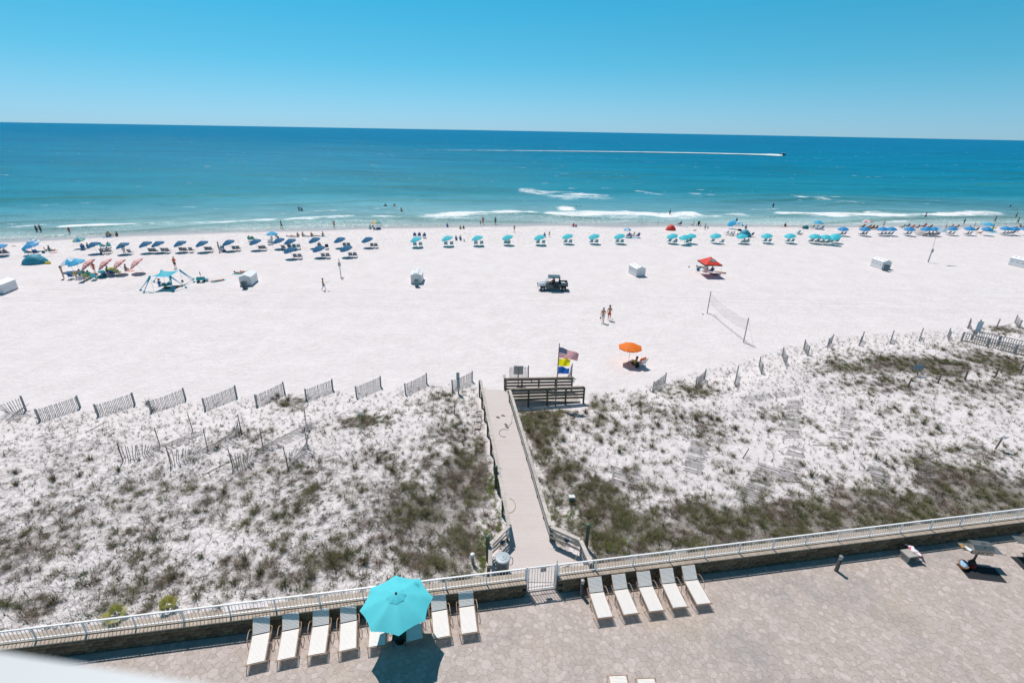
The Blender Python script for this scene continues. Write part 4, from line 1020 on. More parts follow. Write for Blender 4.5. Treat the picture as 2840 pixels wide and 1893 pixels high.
# grills
steel = mat('stainless_steel', (.36, .35, .33), .34, .75, var=.15); steeld = mat('steel_dark', (.16, .155, .15), .4, .6)
def grill(x, y, rz, label):
    t = thing('grill', label, 'grill', (x, y, 0), rz)
    MB().tube([(0, 0, 0), (0, 0, .78)], .05, 10).box((0, 0, .008), (.3, .3, .016)).build('pedestal', steeld, t)
    MB().prism([(-.48, -.27), (.48, -.27), (.48, .27), (-.48, .27)], .78, .98).build('fire_box', steel, t)
    m = MB(); pr = [(-.28, .985), (-.27, 1.10), (-.12, 1.24), (.12, 1.27), (.26, 1.2), (.28, .985)]; k = len(pr)
    m.add([(-.46, a, b_) for a, b_ in pr] + [(.46, a, b_) for a, b_ in pr], [tuple(range(k)), tuple(range(k, 2 * k))[::-1]] + [(i, i + k, (i + 1) % k + k, (i + 1) % k) for i in range(k)])
    m.build('lid', steel, t)
    MB().tube([(-.3, -.3, 1.03), (-.3, -.35, 1.03), (.3, -.35, 1.03), (.3, -.3, 1.03)], .013, 6).build('lid_handle', steeld, t)
    MB().tube([(-.05, .0, 1.27), (-.05, 0, 1.31), (.12, 0, 1.31), (.12, 0, 1.28)], .012, 6).build('top_handle', darkm, t)
    MB().box((.05, -.18, 1.2), (.05, .02, .05)).build('thermometer', darkm, t)
    for s_ in (-1, 1): MB().box((s_ * .68, 0, .95), (.38, .5, .025)).build('side_shelf', steel, t)
    MB().tube([(-.95, -.24, .93), (-.5, -.24, .93)], .012, 5).tube([(.5, -.24, .93), (1.05, -.24, .93)], .012, 5).build('shelf_bar', steeld, t)
    for k in range(3): MB().lathe([(.025, 0), (.02, .03)], 8, (-.2 + .2 * k, -.27, .88), Matrix.Rotation(R_(90), 3, 'X')).build('knob', darkm, t)
    return t
grill(23.78, 19.28, R_(-8), 'stainless steel pedestal grill with closed lid and side shelves on the pool deck')
dlt = at(2808, 1487, .95) - at(2658, 1506, .95)
grill(23.78 + dlt.x, 19.28 + dlt.y, R_(-8), 'second steel grill cut off by the right edge of the picture')
matd = mat('black_rubber_mat', (.012, .016, .022), .75, var=.2)
for k, lb in ((0, 'large black rubber mat on the deck in front of the nearer grill'), (1, 'black rubber mat at the right edge by the second grill')):
    cs = [at(x, y, .0) for x, y in ((2650.6, 1561.5), (2686.5, 1602.8), (2793.6, 1615.8), (2757.5, 1574.5))]; c0 = sum(cs, Vector()) / 4
    cs = [(c.x - c0.x, c.y - c0.y) for c in cs]
    o = MB().prism(cs, .004, .012).build('floor_mat', matd); o.location = (c0.x + k * dlt.x, c0.y + k * dlt.y, 0); tag(o, lb, 'mat')
p = at(2480 + 1395 * .153, 1420 + 640 * .153, .98)
o = MB().box((0, 0, 0), (.22, .3, .006)).build('cloth', mat('white_cloth', (.68, .72, .80), .9)); o.location = (23.14, 19.24, .972); o.rotation_euler = (.02, .03, .5); tag(o, 'white cloth lying on the left shelf of the grill', 'cloth')
o = MB().box((0, 0, 0), (.2, .3, .03)).build('tray', mat('wood_tray', (.36, .21, .08), .6)); o.location = (22.98, 19.4, .982); o.rotation_euler = (0, 0, R_(-8)); tag(o, 'orange wooden tray on the left shelf of the grill', 'tray')
p = at(2480 + 1240 * .153, 1420 + 985 * .153, 0); t = thing('basket', 'brown wicker basket with blue and white cloth beside the grill', 'basket', p, .9)
wick = mat('wicker', (.24, .12, .055), .85, var=.35, scale=40, bump=.6, bscale=60)
m = MB(); m.lathe([(.2, 0), (.26, .16), (.28, .2), (.25, .2)], 16, M=Matrix.Diagonal((1.25, .8, 1))); m.build('basket_body', wick, t)
m = MB(); m.lathe([(.24, .18), (.2, .24), (.1, .27), (.001, .26)], 12, M=Matrix.Diagonal((1.2, .76, 1)), cap=False); m.build('liner_cloth', mat('blue_white_cloth', (.30, .48, .66), .9, var=.6, scale=14), t)
p = at(2480 + 1375 * .153, 1420 + 985 * .153, 0); t = thing('backpack', 'dark red and black bag with a loop handle beside the basket', 'bag', p)
m = MB(); m.lathe([(.15, 0), (.19, .1), (.18, .3), (.12, .42), (.03, .45)], 12, M=Matrix.Diagonal((1, .75, 1))); m.build('bag_body', mat('dark_bag', (.035, .02, .025), .7), t, True)
MB().box((0, -.14, .14), (.22, .06, .2)).build('red_pocket', mat('dark_red', (.30, .02, .02), .7), t)
MB().tube([(-.08, 0, .4), (-.06, 0, .56), (.02, 0, .6), (.07, 0, .52), (.08, 0, .4)], .018, 6).build('handle', blackp, t)
# balcony rail close to the camera, lower left corner
A_, B_ = at(0, 1806, 19.55), at(600, 1900, 19.55)
d = (B_ - A_).normalized(); nn_ = Vector((d.y, -d.x, 0)); 
if nn_.y > 0: nn_ = -nn_
P0, P1 = A_ - d * 1.5, B_ + d * 1.0
o = MB().add([P0, P1, P1 + nn_ * .09, P0 + nn_ * .09] + [q + Vector((0, 0, -.05)) for q in (P0, P1, P1 + nn_ * .09, P0 + nn_ * .09)], [(0, 1, 2, 3), (7, 6, 5, 4), (0, 4, 5, 1), (1, 5, 6, 2), (2, 6, 7, 3), (3, 7, 4, 0)]).build('balcony_rail', mat('white_rail_paint', (.54, .57, .59), .5, var=0))
tag(o, 'blurred white balcony rail close by in the lower left corner', 'railing')
# ================================================================ PEOPLE
def lerp(a, b, u): return tuple(a[i] + (b[i] - a[i]) * u for i in range(3))
def pose(kind):
    J = dict(pel=(0, 0, .95), wai=(0, 0, 1.10), che=(0, 0, 1.32), nb=(0, -.005, 1.45), nk=(0, .01, 1.52), hl=(0, .03, 1.58), hd=(0, .015, 1.66), cr=(0, 0, 1.735))
    for s, n_ in ((-1, 'l'), (1, 'r')):
        J['sh' + n_] = (s * .18, -.005, 1.41); J['el' + n_] = (s * .245, -.03, 1.14); J['wr' + n_] = (s * .255, .05, .90); J['ha' + n_] = (s * .25, .08, .80)
        J['hi' + n_] = (s * .09, 0, .90); J['kn' + n_] = (s * .10, .02, .49); J['an' + n_] = (s * .105, -.02, .09); J['to' + n_] = (s * .12, .13, .035)
    def torso(base, fwd, side=0):       # re-seat the upper body: base pelvis point, lean forward angle
        c, s_ = math.cos(fwd), math.sin(fwd)
        for k in list(J):
            if k[:2] in ('hi', 'kn', 'an', 'to'): continue
            x, y, z = J[k]; z -= .95; J[k] = (base[0] + x, base[1] + y * c + z * s_, base[2] - y * s_ + z * c)
    if kind == 'walk':
        J['knl'] = (-.10, .17, .50); J['anl'] = (-.10, .24, .10); J['tol'] = (-.11, .38, .05); J['knr'] = (.10, -.06, .49); J['anr'] = (.10, -.30, .16); J['tor'] = (.11, -.18, .05)
        J['ell'] = (-.24, -.16, 1.18); J['wrl'] = (-.25, -.14, .94); J['hal'] = (-.25, -.12, .84); J['elr'] = (.24, .10, 1.16); J['wrr'] = (.25, .26, .98); J['har'] = (.25, .32, .90)
    elif kind == 'arms':
        for s, n_ in ((-1, 'l'), (1, 'r')): J['el' + n_] = (s * .36, .02, 1.55); J['wr' + n_] = (s * .22, .04, 1.74); J['ha' + n_] = (s * .12, .04, 1.76)
    elif kind == 'reach':
        J['elr'] = (.26, .14, 1.2); J['wrr'] = (.26, .38, 1.22); J['har'] = (.26, .47, 1.23)
    elif kind == 'bend':
        torso((0, -.10, .90), R_(62))
        for s, n_ in ((-1, 'l'), (1, 'r')):
            J['hi' + n_] = (s * .09, -.10, .86); J['el' + n_] = (s * .2, .42, .92); J['wr' + n_] = (s * .18, .48, .68); J['ha' + n_] = (s * .17, .5, .58)
    elif kind == 'sit':
        torso((0, 0, .13), R_(-12))
        for s, n_ in ((-1, 'l'), (1, 'r')):
            J['hi' + n_] = (s * .10, .05, .12); J['kn' + n_] = (s * .17, .40, .36); J['an' + n_] = (s * .14, .66, .07); J['to' + n_] = (s * .16, .78, .06)
            J['el' + n_] = (s * .27, .02, .42); J['wr' + n_] = (s * .22, .22, .36); J['ha' + n_] = (s * .19, .30, .37)
    elif kind == 'cross':
        torso((0, 0, .13), R_(8))
        for s, n_ in ((-1, 'l'), (1, 'r')):
            J['hi' + n_] = (s * .10, .04, .12); J['kn' + n_] = (s * .36, .34, .20); J['an' + n_] = (-s * .02, .42, .08); J['to' + n_] = (-s * .14, .44, .06)
            J['el' + n_] = (s * .27, .12, .38); J['wr' + n_] = (s * .25, .30, .28); J['ha' + n_] = (s * .22, .36, .26)
    elif kind == 'chair':
        torso((0, -.08, .37), R_(-24))
        for s, n_ in ((-1, 'l'), (1, 'r')):
            J['hi' + n_] = (s * .10, -.02, .36); J['kn' + n_] = (s * .12, .40, .44); J['an' + n_] = (s * .12, .72, .12); J['to' + n_] = (s * .13, .82, .16)
            J['el' + n_] = (s * .27, -.12, .62); J['wr' + n_] = (s * .24, .12, .56); J['ha' + n_] = (s * .20, .2, .55)
    elif kind == 'lie':
        for k in list(J): x, y, z = J[k]; J[k] = (x, z - .9, .13 + y * .6)
        J['ell'] = (-.34, .35, .12); J['wrl'] = (-.22, .58, .12); J['hal'] = (-.14, .66, .12)
    elif kind == 'prone':
        for k in list(J): x, y, z = J[k]; J[k] = (x, z - .9, .13 - y * .5)
        J['hd'] = (0, .76, .20); J['cr'] = (0, .83, .24); J['knl'] = (-.10, -.42, .1); J['anl'] = (-.08, -.68, .38); J['tol'] = (-.08, -.72, .50)
    elif kind == 'bow':     # standing, head and one arm down
        J['hd'] = (0, .06, 1.645); J['cr'] = (0, .07, 1.72); J['elr'] = (.25, .04, 1.16); J['wrr'] = (.20, .22, 1.02); J['har'] = (.16, .28, 1.0)
    return J
RAD = dict(pel=.135, wai=.115, che=.145, nb=.075, nk=.052, hl=.072, hd=.098, cr=.06, sh=.062, el=.042, wr=.030, ha=.036, hi=.088, kn=.056, an=.038, to=.034)
EDG = [('pel', 'wai'), ('wai', 'che'), ('che', 'nb'), ('nb', 'nk'), ('nk', 'hl'), ('hl', 'hd'), ('hd', 'cr')]
for n_ in 'lr': EDG += [('che', 'sh' + n_), ('sh' + n_, 'el' + n_), ('el' + n_, 'wr' + n_), ('wr' + n_, 'ha' + n_), ('pel', 'hi' + n_), ('hi' + n_, 'kn' + n_), ('kn' + n_, 'an' + n_), ('an' + n_, 'to' + n_)]
def rad(k): return RAD[k] if k in RAD else RAD[k[:2]]
def skin_mesh(name, pts, edges, radii, root, sub=1):
    me = bpy.data.meshes.new(name + '_tmp'); me.from_pydata([tuple(p) for p in pts], edges, [])
    ob = bpy.data.objects.new(name + '_tmp', me); COL.objects.link(ob)
    ob.modifiers.new('skin', 'SKIN')
    if not me.skin_vertices: me.attributes
    for i, r in enumerate(radii): me.skin_vertices[0].data[i].radius = (r, r); me.skin_vertices[0].data[i].use_root = (i == root)
    if sub: sm = ob.modifiers.new('sub', 'SUBSURF'); sm.levels = sub; sm.render_levels = sub
    dg = bpy.context.evaluated_depsgraph_get(); dg.update()
    nm = bpy.data.meshes.new_from_object(ob.evaluated_get(dg)); nm.name = name
    bpy.data.objects.remove(ob); bpy.data.meshes.remove(me)
    nm.polygons.foreach_set('use_smooth', [True] * len(nm.polygons)); return nm
skinm = {k: mat('skin_' + k, c, .6, var=.05) for k, c in dict(light=(.62, .36, .26), tan=(.52, .27, .17), brown=(.26, .13, .08), dark=(.07, .045, .04)).items()}
CL = {}
def cloth(c):
    tbl = dict(red=(.62, .035, .02), orange=(.75, .13, .03), yellow=(.68, .55, .04), white=(.74, .75, .78), navy=(.02, .045, .10), blue=(.03, .16, .42), royal=(.02, .12, .36), aqua=(.06, .42, .50),
               green=(.03, .34, .20), lime=(.36, .45, .10), black=(.015, .015, .02), grey=(.27, .27, .27), pale=(.58, .57, .64), pink=(.62, .20, .27), teal=(.03, .22, .25), skyb=(.25, .48, .62), brown=(.14, .07, .035), tan=(.42, .30, .2), blond=(.42, .27, .10), mint=(.35, .60, .52), coral=(.68, .25, .18))
    return mat('cloth_' + c, tbl[c], .85, var=.12, scale=9)
PM = {}
def person_meshes(kind):
    if kind in PM: return PM[kind]
    J = pose(kind); ks = list(J); ix = {k: i for i, k in enumerate(ks)}
    body = skin_mesh('body', [J[k] for k in ks], [(ix[a], ix[b_]) for a, b_ in EDG], [rad(k) for k in ks], ix['pel'])
    # five fingers per hand, rooted in the palm and joined to the same mesh
    fb = MB()
    for s, n_ in ((-1, 'l'), (1, 'r')):
        h = Vector(J['ha' + n_]); wv = Vector(J['wr' + n_]); d = (h - wv).normalized(); sd_ = d.cross(Vector((1, 0, 0)))
        if sd_.length < .1: sd_ = d.cross(Vector((0, 0, 1)))
        sd_.normalize(); nrm_ = d.cross(sd_)
        for q, ln in ((-.024, .062), (-.008, .072), (.008, .068), (.024, .054)):
            a = h + sd_ * q + d * .012; fb.tube([a, a + d * ln * .5 + nrm_ * .006 * s, a + d * ln + nrm_ * .02 * s], [.0085, .008, .006], 4)
        a = wv.lerp(h, .6) + sd_ * .03; fb.tube([a, a + sd_ * .03 + d * .02, a + sd_ * .035 + d * .045], [.010, .009, .007], 4)
    bmx = bmesh.new(); bmx.from_mesh(body); fm_ = fb.mesh('fingers', skinm['tan']); bmx.from_mesh(fm_); bmx.to_mesh(body); bmx.free(); bpy.data.meshes.remove(fm_)
    body.polygons.foreach_set('use_smooth', [True] * len(body.polygons))
    def part(name, pts, ed, rr, root=0): return skin_mesh(name, pts, ed, rr, root)
    sp = [J['pel']] + [lerp(J['pel'], J['wai'], .45)]; ed = [(0, 1)]; rr = [.158, .140]
    for n_ in 'lr':
        i = len(sp); sp += [J['hi' + n_], lerp(J['hi' + n_], J['kn' + n_], .85)]; ed += [(0, i), (i, i + 1)]; rr += [.112, .098]
    shorts = part('shorts', sp, ed, rr)
    sp = [J['pel'], lerp(J['pel'], J['wai'], .3)]; ed = [(0, 1)]; rr = [.146, .128]
    for n_ in 'lr': i = len(sp); sp += [lerp(J['hi' + n_], J['kn' + n_], .1)]; ed += [(0, i)]; rr += [.097]
    brief = part('swimsuit', sp, ed, rr)
    sp = [lerp(J['wai'], J['pel'], .6), J['wai'], J['che'], lerp(J['che'], J['nb'], .85)]; ed = [(0, 1), (1, 2), (2, 3)]; rr = [.142, .128, .158, .085]
    for n_ in 'lr': i = len(sp); sp += [J['sh' + n_], lerp(J['sh' + n_], J['el' + n_], .55)]; ed += [(2, i), (i, i + 1)]; rr += [.076, .062]
    shirt = part('shirt', sp, ed, rr, 1)
    band_ = part('swim_top', [lerp(J['wai'], J['che'], .6), lerp(J['wai'], J['che'], 1.1)], [(0, 1)], [.150, .150])
    # head parts
    H = Vector(J['hd']); U = (Vector(J['cr']) - Vector(J['hl'])).normalized(); Fv = {'lie': Vector((0, 0, 1)), 'prone': Vector((0, 0, -1))}.get(kind, Vector((0, 1, 0)))
    if kind == 'bend': Fv = Vector((0, .45, -.9))
    X = U.cross(Fv); X.normalize(); X = -X; Fv = U.cross(X).normalized() * (1 if U.cross(X).dot(Fv) > 0 else -1)
    M3 = Matrix((X, Fv, U)).transposed()
    hair = MB().lathe([(.108, -.035), (.116, .02), (.108, .07), (.07, .112), (.001, .125)], 12, H - Fv * .018, M3, cap=False).lathe([(.05, -.10), (.085, -.06), (.1, -.02), (.04, .03)], 10, H - Fv * .05, M3).mesh('hair', cloth('brown'), True)
    lng = MB().lathe([(.05, -.26), (.09, -.18), (.11, -.05), (.117, .02), (.108, .07), (.07, .112), (.001, .125)], 12, H - Fv * .03, M3).mesh('hair', cloth('brown'), True)
    hat = MB().lathe([(.21, .03), (.215, .04), (.12, .055), (.115, .12), (.09, .145), (.001, .15)], 16, H, M3).mesh('hat', cloth('tan'), True)
    fc = MB(); fc.cm = 0
    for s in (-1, 1): fc.lathe([(.001, -.012), (.012, 0), (.001, .012)], 6, H + X * .032 * s + Fv * .088 + U * .0, M3)
    fc.cm = 1; fc.add([H + Fv * .092 + U * .02, H + Fv * .125 - U * .02, H + Fv * .09 - U * .03 + X * .018, H + Fv * .09 - U * .03 - X * .018], [(0, 1, 2), (0, 3, 1), (1, 3, 2)])
    for s in (-1, 1): fc.box(H + X * .1 * s - U * .005, (.018, .035, .05), M3)
    fc.cm = 2; fc.box(H + Fv * .082 - U * .052, (.05, .012, .012), M3)
    face = fc.mesh('face', [cloth('black'), skinm['tan'], cloth('coral')])
    PM[kind] = dict(body=body, shorts=shorts, brief=brief, shirt=shirt, band=band_, hair=hair, lng=lng, hat=hat, face=face)
    return PM[kind]
def setm(o, m, i=0): o.material_slots[i].link = 'OBJECT'; o.material_slots[i].material = m
NOFACE = mat('eye_dark', (.015, .015, .02), .5)
def person(label, loc, kind='stand', rz=0.0, skin='tan', top=None, bottom='navy', hair='brown', hat=None, sc=1.0, suit=False, long=False, sink=0.0, cat='person', group=None):
    P = person_meshes(kind); t = thing('person', label, cat, (loc[0], loc[1], loc[2] - sink), rz, group); t.scale = (sc, sc, sc)
    def add(nm, me, m):
        if len(me.materials) == 0: me.materials.append(None)
        o = link(nm, me, t); setm(o, m); return o
    b_ = add('body', P['body'], skinm[skin])
    o = link('face', P['face'], t); setm(o, skinm[skin], 1)
    add('swimsuit' if suit else 'shorts', P['brief'] if suit else P['shorts'], cloth(bottom))
    if top == 'band': add('swim_top', P['band'], cloth(bottom))
    elif top: add('shirt', P['shirt'], cloth(top))
    add('hair', P['lng'] if long else P['hair'], cloth(hair))
    if hat: add('hat', P['hat'], cloth(hat))
    return t

# ================================================================ BEACH PARASOLS AND CHAIRS
navyc = mat('navy_canvas', (.0, .125, .27), .8, var=.08, trans=.14); turc = mat('turquoise_beach_canvas', (.05, .56, .66), .7, var=.08, trans=.16)
royc = mat('royal_canvas', (.01, .27, .58), .7, var=.08, trans=.14); orac = mat('orange_canvas', (.90, .22, .02), .7, var=.05, trans=.42)
whc = mat('white_canvas', (.72, .77, .80), .7, trans=.2); skc = mat('sky_canvas', (.04, .42, .70), .7, trans=.2); yec = mat('yellow_canvas', (.75, .55, .10), .7, trans=.2)
pkc = mat('pink_canvas', (.72, .22, .27), .7, trans=.2); gnc = mat('green_canvas', (.25, .55, .30), .7, trans=.2)
pfm, n, L, b = NT('pink_floral_canvas')
tc = n.new('ShaderNodeTexCoord').outputs['Object']; vv = nz(n, L, tc, 7, 3, .6)
L.new(mixc(n, L, mapr(n, L, vv.outputs[0], .46, .52), (.66, .10, .12), (.74, .62, .60)), b.inputs['Base Color']); b.inputs['Roughness'].default_value = .8
polem = mat('grey_pole', (.42, .40, .37), .4, .3); framew = mat('chair_frame', (.52, .42, .32), .6, var=.1)
MATSU = dict(navy=[navyc], turq=[turc], royal=[royc], orange=[orac], floral=[pfm], skyw=[skc, whc], bluew=[royc, whc], bluegreen=[royc, gnc], rainbow=[pkc, yec, gnc, skc], pinkw=[pkc, whc], sky=[skc])
def umb_mesh(kind, R, H, n_=8):
    m = canopy_bm(R, H, n_, .2, .0, rings=4, edge=.02); mats = MATSU[kind]; per_ = 6; N = n_ * per_
    rings = 4
    if kind == 'bluew':
        idx = [0] * N
        for i in range(rings - 1): idx += [(i + 1) % 2] * N
    else: idx = [(j // per_) % len(mats) for j in range(N)] * rings
    m.m = idx
    # hanging valance, notched at each rib
    base = 1 + (rings - 1) * N; vs = []; fs = []
    for j in range(N):
        k = j % per_
        if k == per_ - 1 and False: continue
        a = m.v[base + j]; b_ = m.v[base + (j + 1) % N]; dz = .10 if k not in (0,) else .10
        i0 = len(m.v); m.v += [a, b_, (b_[0] * 1.01, b_[1] * 1.01, b_[2] - (.03 if k == per_ - 1 else .10)), (a[0] * 1.01, a[1] * 1.01, a[2] - (.03 if k == 0 else .10))]
        m.f.append((i0, i0 + 3, i0 + 2, i0 + 1)); m.m.append((j // per_) % len(mats)); m.t.append(0)
    return m.mesh('canopy', mats, True)
UMES = {}
upole = {}
def parasol(label, base, kind='navy', tilt=(-12, 0), ctilt=(-3, 10), R=1.1, H=.52, ph=1.95, group=None, z=None):
    p = G(*base) if not isinstance(base, Vector) else base
    t = thing('parasol', label, 'parasol', p, 0, group)
    if (kind, R, H) not in UMES: UMES[(kind, R, H)] = umb_mesh(kind, R, H)
    if ph not in upole:
        upole[ph] = (MB().tube([(0, 0, -.15), (0, 0, ph)], .017, 6).mesh('pole', polem), MB().lathe([(.03, ph), (.03, ph + .05), (.001, ph + .08)], 6).mesh('finial', polem))
    rot = Matrix.Rotation(R_(tilt[0]), 3, 'Y') @ Matrix.Rotation(R_(tilt[1]), 3, 'X')
    o = link('pole', upole[ph][0], t); o.rotation_euler = rot.to_euler()
    o = link('finial', upole[ph][1], t); o.rotation_euler = rot.to_euler()
    o = link('canopy', UMES[(kind, R, H)], t); o.location = rot @ Vector((0, 0, ph - H))
    o.rotation_euler = (Matrix.Rotation(R_(tilt[0] + ctilt[0]), 3, 'Y') @ Matrix.Rotation(R_(tilt[1] + ctilt[1]), 3, 'X')).to_euler()
    return t
FABC = dict(navy=(.015, .05, .10), turq=(.04, .42, .47), royal=(.015, .11, .24), green=(.03, .36, .26), blue=(.03, .12, .33), white=(.62, .66, .70), lime=(.42, .48, .16), aqua=(.08, .50, .58), pink=(.66, .12, .22), grey=(.30, .36, .42), dark=(.02, .03, .045), stripe=(.30, .33, .50), red=(.6, .05, .04))
CH = {}
stw = mat('pale_sling', (.66, .68, .68), .7, var=.05)
def chair_parts(kind):
    if kind in CH: return CH[kind]
    fab = mat('sling_' + kind, FABC[kind], .8, var=.12)
    an = R_(62); q = lambda x, l: (x, -.24 - l * math.cos(an), .33 + l * math.sin(an)); fr = MB()
    for s in (-1, 1):
        fr.tube([(s * .29, .34, .36), (s * .29, -.24, .32), q(s * .29, .72)], .014, 5)
        fr.tube([(s * .30, .30, 0), (s * .30, .30, .34), (s * .31, .26, .54), (s * .31, -.34, .58)], .014, 5).tube([(s * .30, -.42, 0), (s * .30, -.20, .3)], .014, 5)
    fr.tube([q(-.29, .72), q(.29, .72)], .014, 5).tube([(-.29, .34, .36), (.29, .34, .36)], .014, 5)
    rot = Matrix.Rotation(math.pi - an, 3, 'X')
    out = [('chair_frame', fr.mesh('chair_frame', framew))]
    out.append(('seat_sling', MB().box((0, .05, .335), (.56, .54, .012), Matrix.Rotation(R_(4), 3, 'X')).mesh('seat_sling', fab)))
    if kind in ('navy', 'turq', 'royal', 'stripe'):
        out.append(('back_sling', MB().box(q(0, .34), (.55, .66, .008), rot).mesh('back_sling', stw)))
        m1 = MB(); 
        for l in (.12, .34, .52): m1.box((q(0, l)[0], q(0, l)[1], q(0, l)[2]), (.565, .13, .022), rot)
        out.append(('back_band', m1.mesh('back_band', fab)))
        out.append(('headrest', MB().box(q(0, .67), (.5, .07, .05), rot).mesh('headrest', stw)))
    else: out.append(('back_sling', MB().box(q(0, .35), (.55, .68, .015), rot).mesh('back_sling', fab)))
    CH[kind] = out; return out
def chair(label, px, kind='navy', rz=0.0, group=None, pos=None):
    p = pos if pos is not None else G(*px); t = thing('beach_chair', label, 'beach chair', p, rz, group)
    for nm, me in chair_parts(kind): link(nm, me, t)
    return t
def srz(p):     # turn towards the water
    x = p.x; return math.atan2(shore_y(x + 4) - shore_y(x - 4), 8) * .7
def sitter(label, p, rz, **kw): return person(label, p, 'chair', rz, **kw)

row = []    # (region, base, kind, [chairs], where)
NV = [(KA, (1275, 675), []), (KA, (1655, 682), []), (KA, (1950, 665), [(1988, 668), (2040, 668)]), (KA, (2110, 660), [(2150, 664), (2205, 664)]),
      (KB, (45, 655), [(30, 655), (85, 658), (155, 655)]), (KB, (328, 655), [(362, 648), (412, 648)]), (KB, (672, 640), [(716, 636), (768, 634)]), (KB, (1018, 630), [(1060, 632), (1108, 630)]),
      (KB, (1322, 612), [(1355, 625)]), (KB, (1470, 622), []), (KB, (1785, 603), []), (KB, (2112, 600), [(2152, 592), (2204, 590)]), (KC, (117, 597), [(155, 597), (207, 597)])]
for i, (K, b0, ch) in enumerate(NV):
    parasol('navy rental parasol, %s of the tilted navy row on the left of the beach' % nth(i), K(*b0), 'navy', group='navy rental parasols')
    for j, c in enumerate(ch):
        p = G(*K(*c)); chair('navy striped beach chair, %s one under the %s navy parasol' % (('left', 'right')[j] if len(ch) == 2 else ('left', 'middle', 'right')[j] if len(ch) == 3 else 'only', nth(i)), None, 'navy', srz(p), 'navy rental chairs', p)
for i, (K, b0, ch) in enumerate([(KB, (1473, 742), [(1512, 742), (1572, 740)]), (KB, (1845, 725), [(1876, 732), (1936, 730)]), (KB, (2200, 720), [(2230, 722), (2288, 720)])]):
    w_ = ('left', 'middle', 'right')[i]
    parasol('navy rental parasol in the short nearer row, the %s of three' % w_, K(*b0), 'navy', group='navy rental parasols')
    for j, c in enumerate(ch):
        p = G(*K(*c)); chair('navy striped beach chair in the short nearer row, %s one under the %s parasol' % (('left', 'right')[j], w_), None, 'navy', srz(p), 'navy rental chairs', p)
TQ = [(KC, (742, 592), [(710, 585), (786, 583)]), (KC, (1145, 578), [(1113, 576), (1190, 574)]), (KC, (1537, 572), [(1503, 568), (1580, 566)]), (KC, (1930, 563), [(1890, 560), (1932, 562)]),
      (KC, (2345, 562), [(2310, 556), (2385, 556)]), (KD, (355, 548), [(318, 548), (383, 548)]), (KD, (700, 548), [(657, 545), (722, 545)]), (KD, (1030, 546), [(990, 544), (1052, 544)]),
      (KD, (1715, 542), [(1670, 536), (1748, 545)]), (KD, (1875, 560), [(1895, 548)]), (KD, (1955, 542), [(1935, 535)]), (KD, (2280, 538), [(2230, 535), (2355, 545)]), (KE, (738, 542), [(752, 545), (803, 543)]),
      (KE, (1060, 537), [(1028, 532), (1088, 534)]), (KE, (1362, 537), [(1325, 534), (1386, 534)]), (KE, (1683, 542), [(1635, 535), (1712, 540)]), (KE, (1820, 552), [(1775, 550)]), (KE, (1958, 537), [(1965, 535)]), (KE, (1930, 562), [(1845, 552), (1890, 545)])]
for i, (K, b0, ch) in enumerate(TQ):
    parasol('turquoise rental parasol, %s along the middle row of the beach' % (nth(i) if i < 18 else 'nearest clustered one'), K(*b0), 'turq', (-8, 0), (-3 if i > 8 else -7, 8), group='turquoise rental parasols')
    for j, c in enumerate(ch):
        p = G(*K(*c)); rz = srz(p)
        chair('turquoise striped beach chair, %s one under the %s turquoise parasol' % (('left', 'right')[j] if len(ch) == 2 else 'only', nth(i) if i < 18 else 'nearest clustered'), None, 'turq', rz, 'turquoise rental chairs', p)
        if (i, j) in ((3, 1), (8, 1), (12, 0), (12, 1), (15, 0), (15, 1), (16, 0), (18, 0)):
            sitter('person sitting in the %s chair under the %s turquoise parasol' % (('left', 'right')[j] if len(ch) == 2 else 'only', nth(i) if i < 18 else 'nearest clustered'), p, rz, skin=random.choice(['tan', 'light', 'brown']), top=random.choice([None, 'teal', 'blue', 'navy']), bottom=random.choice(['navy', 'teal', 'black']), hair=random.choice(['black', 'brown']))
RY = [(KE, (2050, 442), [(2015, 440), (2060, 440)]), (KE, (2330, 442), [(2288, 440), (2335, 440)]), (KF, (262, 442), [(215, 440), (262, 440)]), (KF, (492, 440), [(462, 441), (508, 441)]), (KF, (605, 440), [(555, 440), (600, 440)]),
      (KF, (840, 442), [(795, 436), (838, 438)]), (KF, (1055, 440), [(1075, 446), (1122, 447)]), (KF, (1160, 440), [(1168, 449), (1208, 446)]), (KF, (1395, 435), [(1348, 430), (1400, 436)]), (KF, (1625, 435), [(1583, 436), (1622, 438)]),
      (KF, (1852, 438), []), (KF, (2095, 432), [(2052, 432), (2095, 433), (2135, 432)]), (KF, (2200, 435), [(2190, 425)]), (KF, (2365, 435), [])]
for i, (K, b0, ch) in enumerate(RY):
    parasol('royal blue rental parasol, %s of the row at the right end of the beach' % nth(i), K(*b0), 'royal', (-6, 0), (-1, 7), group='royal blue rental parasols')
    for j, c in enumerate(ch):
        p = G(*K(*c)); rz = srz(p) + .25
        wh = (('left', 'right')[j] if len(ch) == 2 else ('left', 'middle', 'right')[j] if len(ch) == 3 else 'only')
        chair('royal blue striped beach chair, %s one under the %s royal blue parasol' % (wh, nth(i)), None, 'royal', rz, 'royal blue rental chairs', p)
        if i in (6, 7, 12): sitter('person sitting in the %s chair under the %s royal blue parasol' % (wh, nth(i)), p, rz, skin='tan', top=random.choice([None, 'blue', 'teal']), bottom='navy', hair='black')
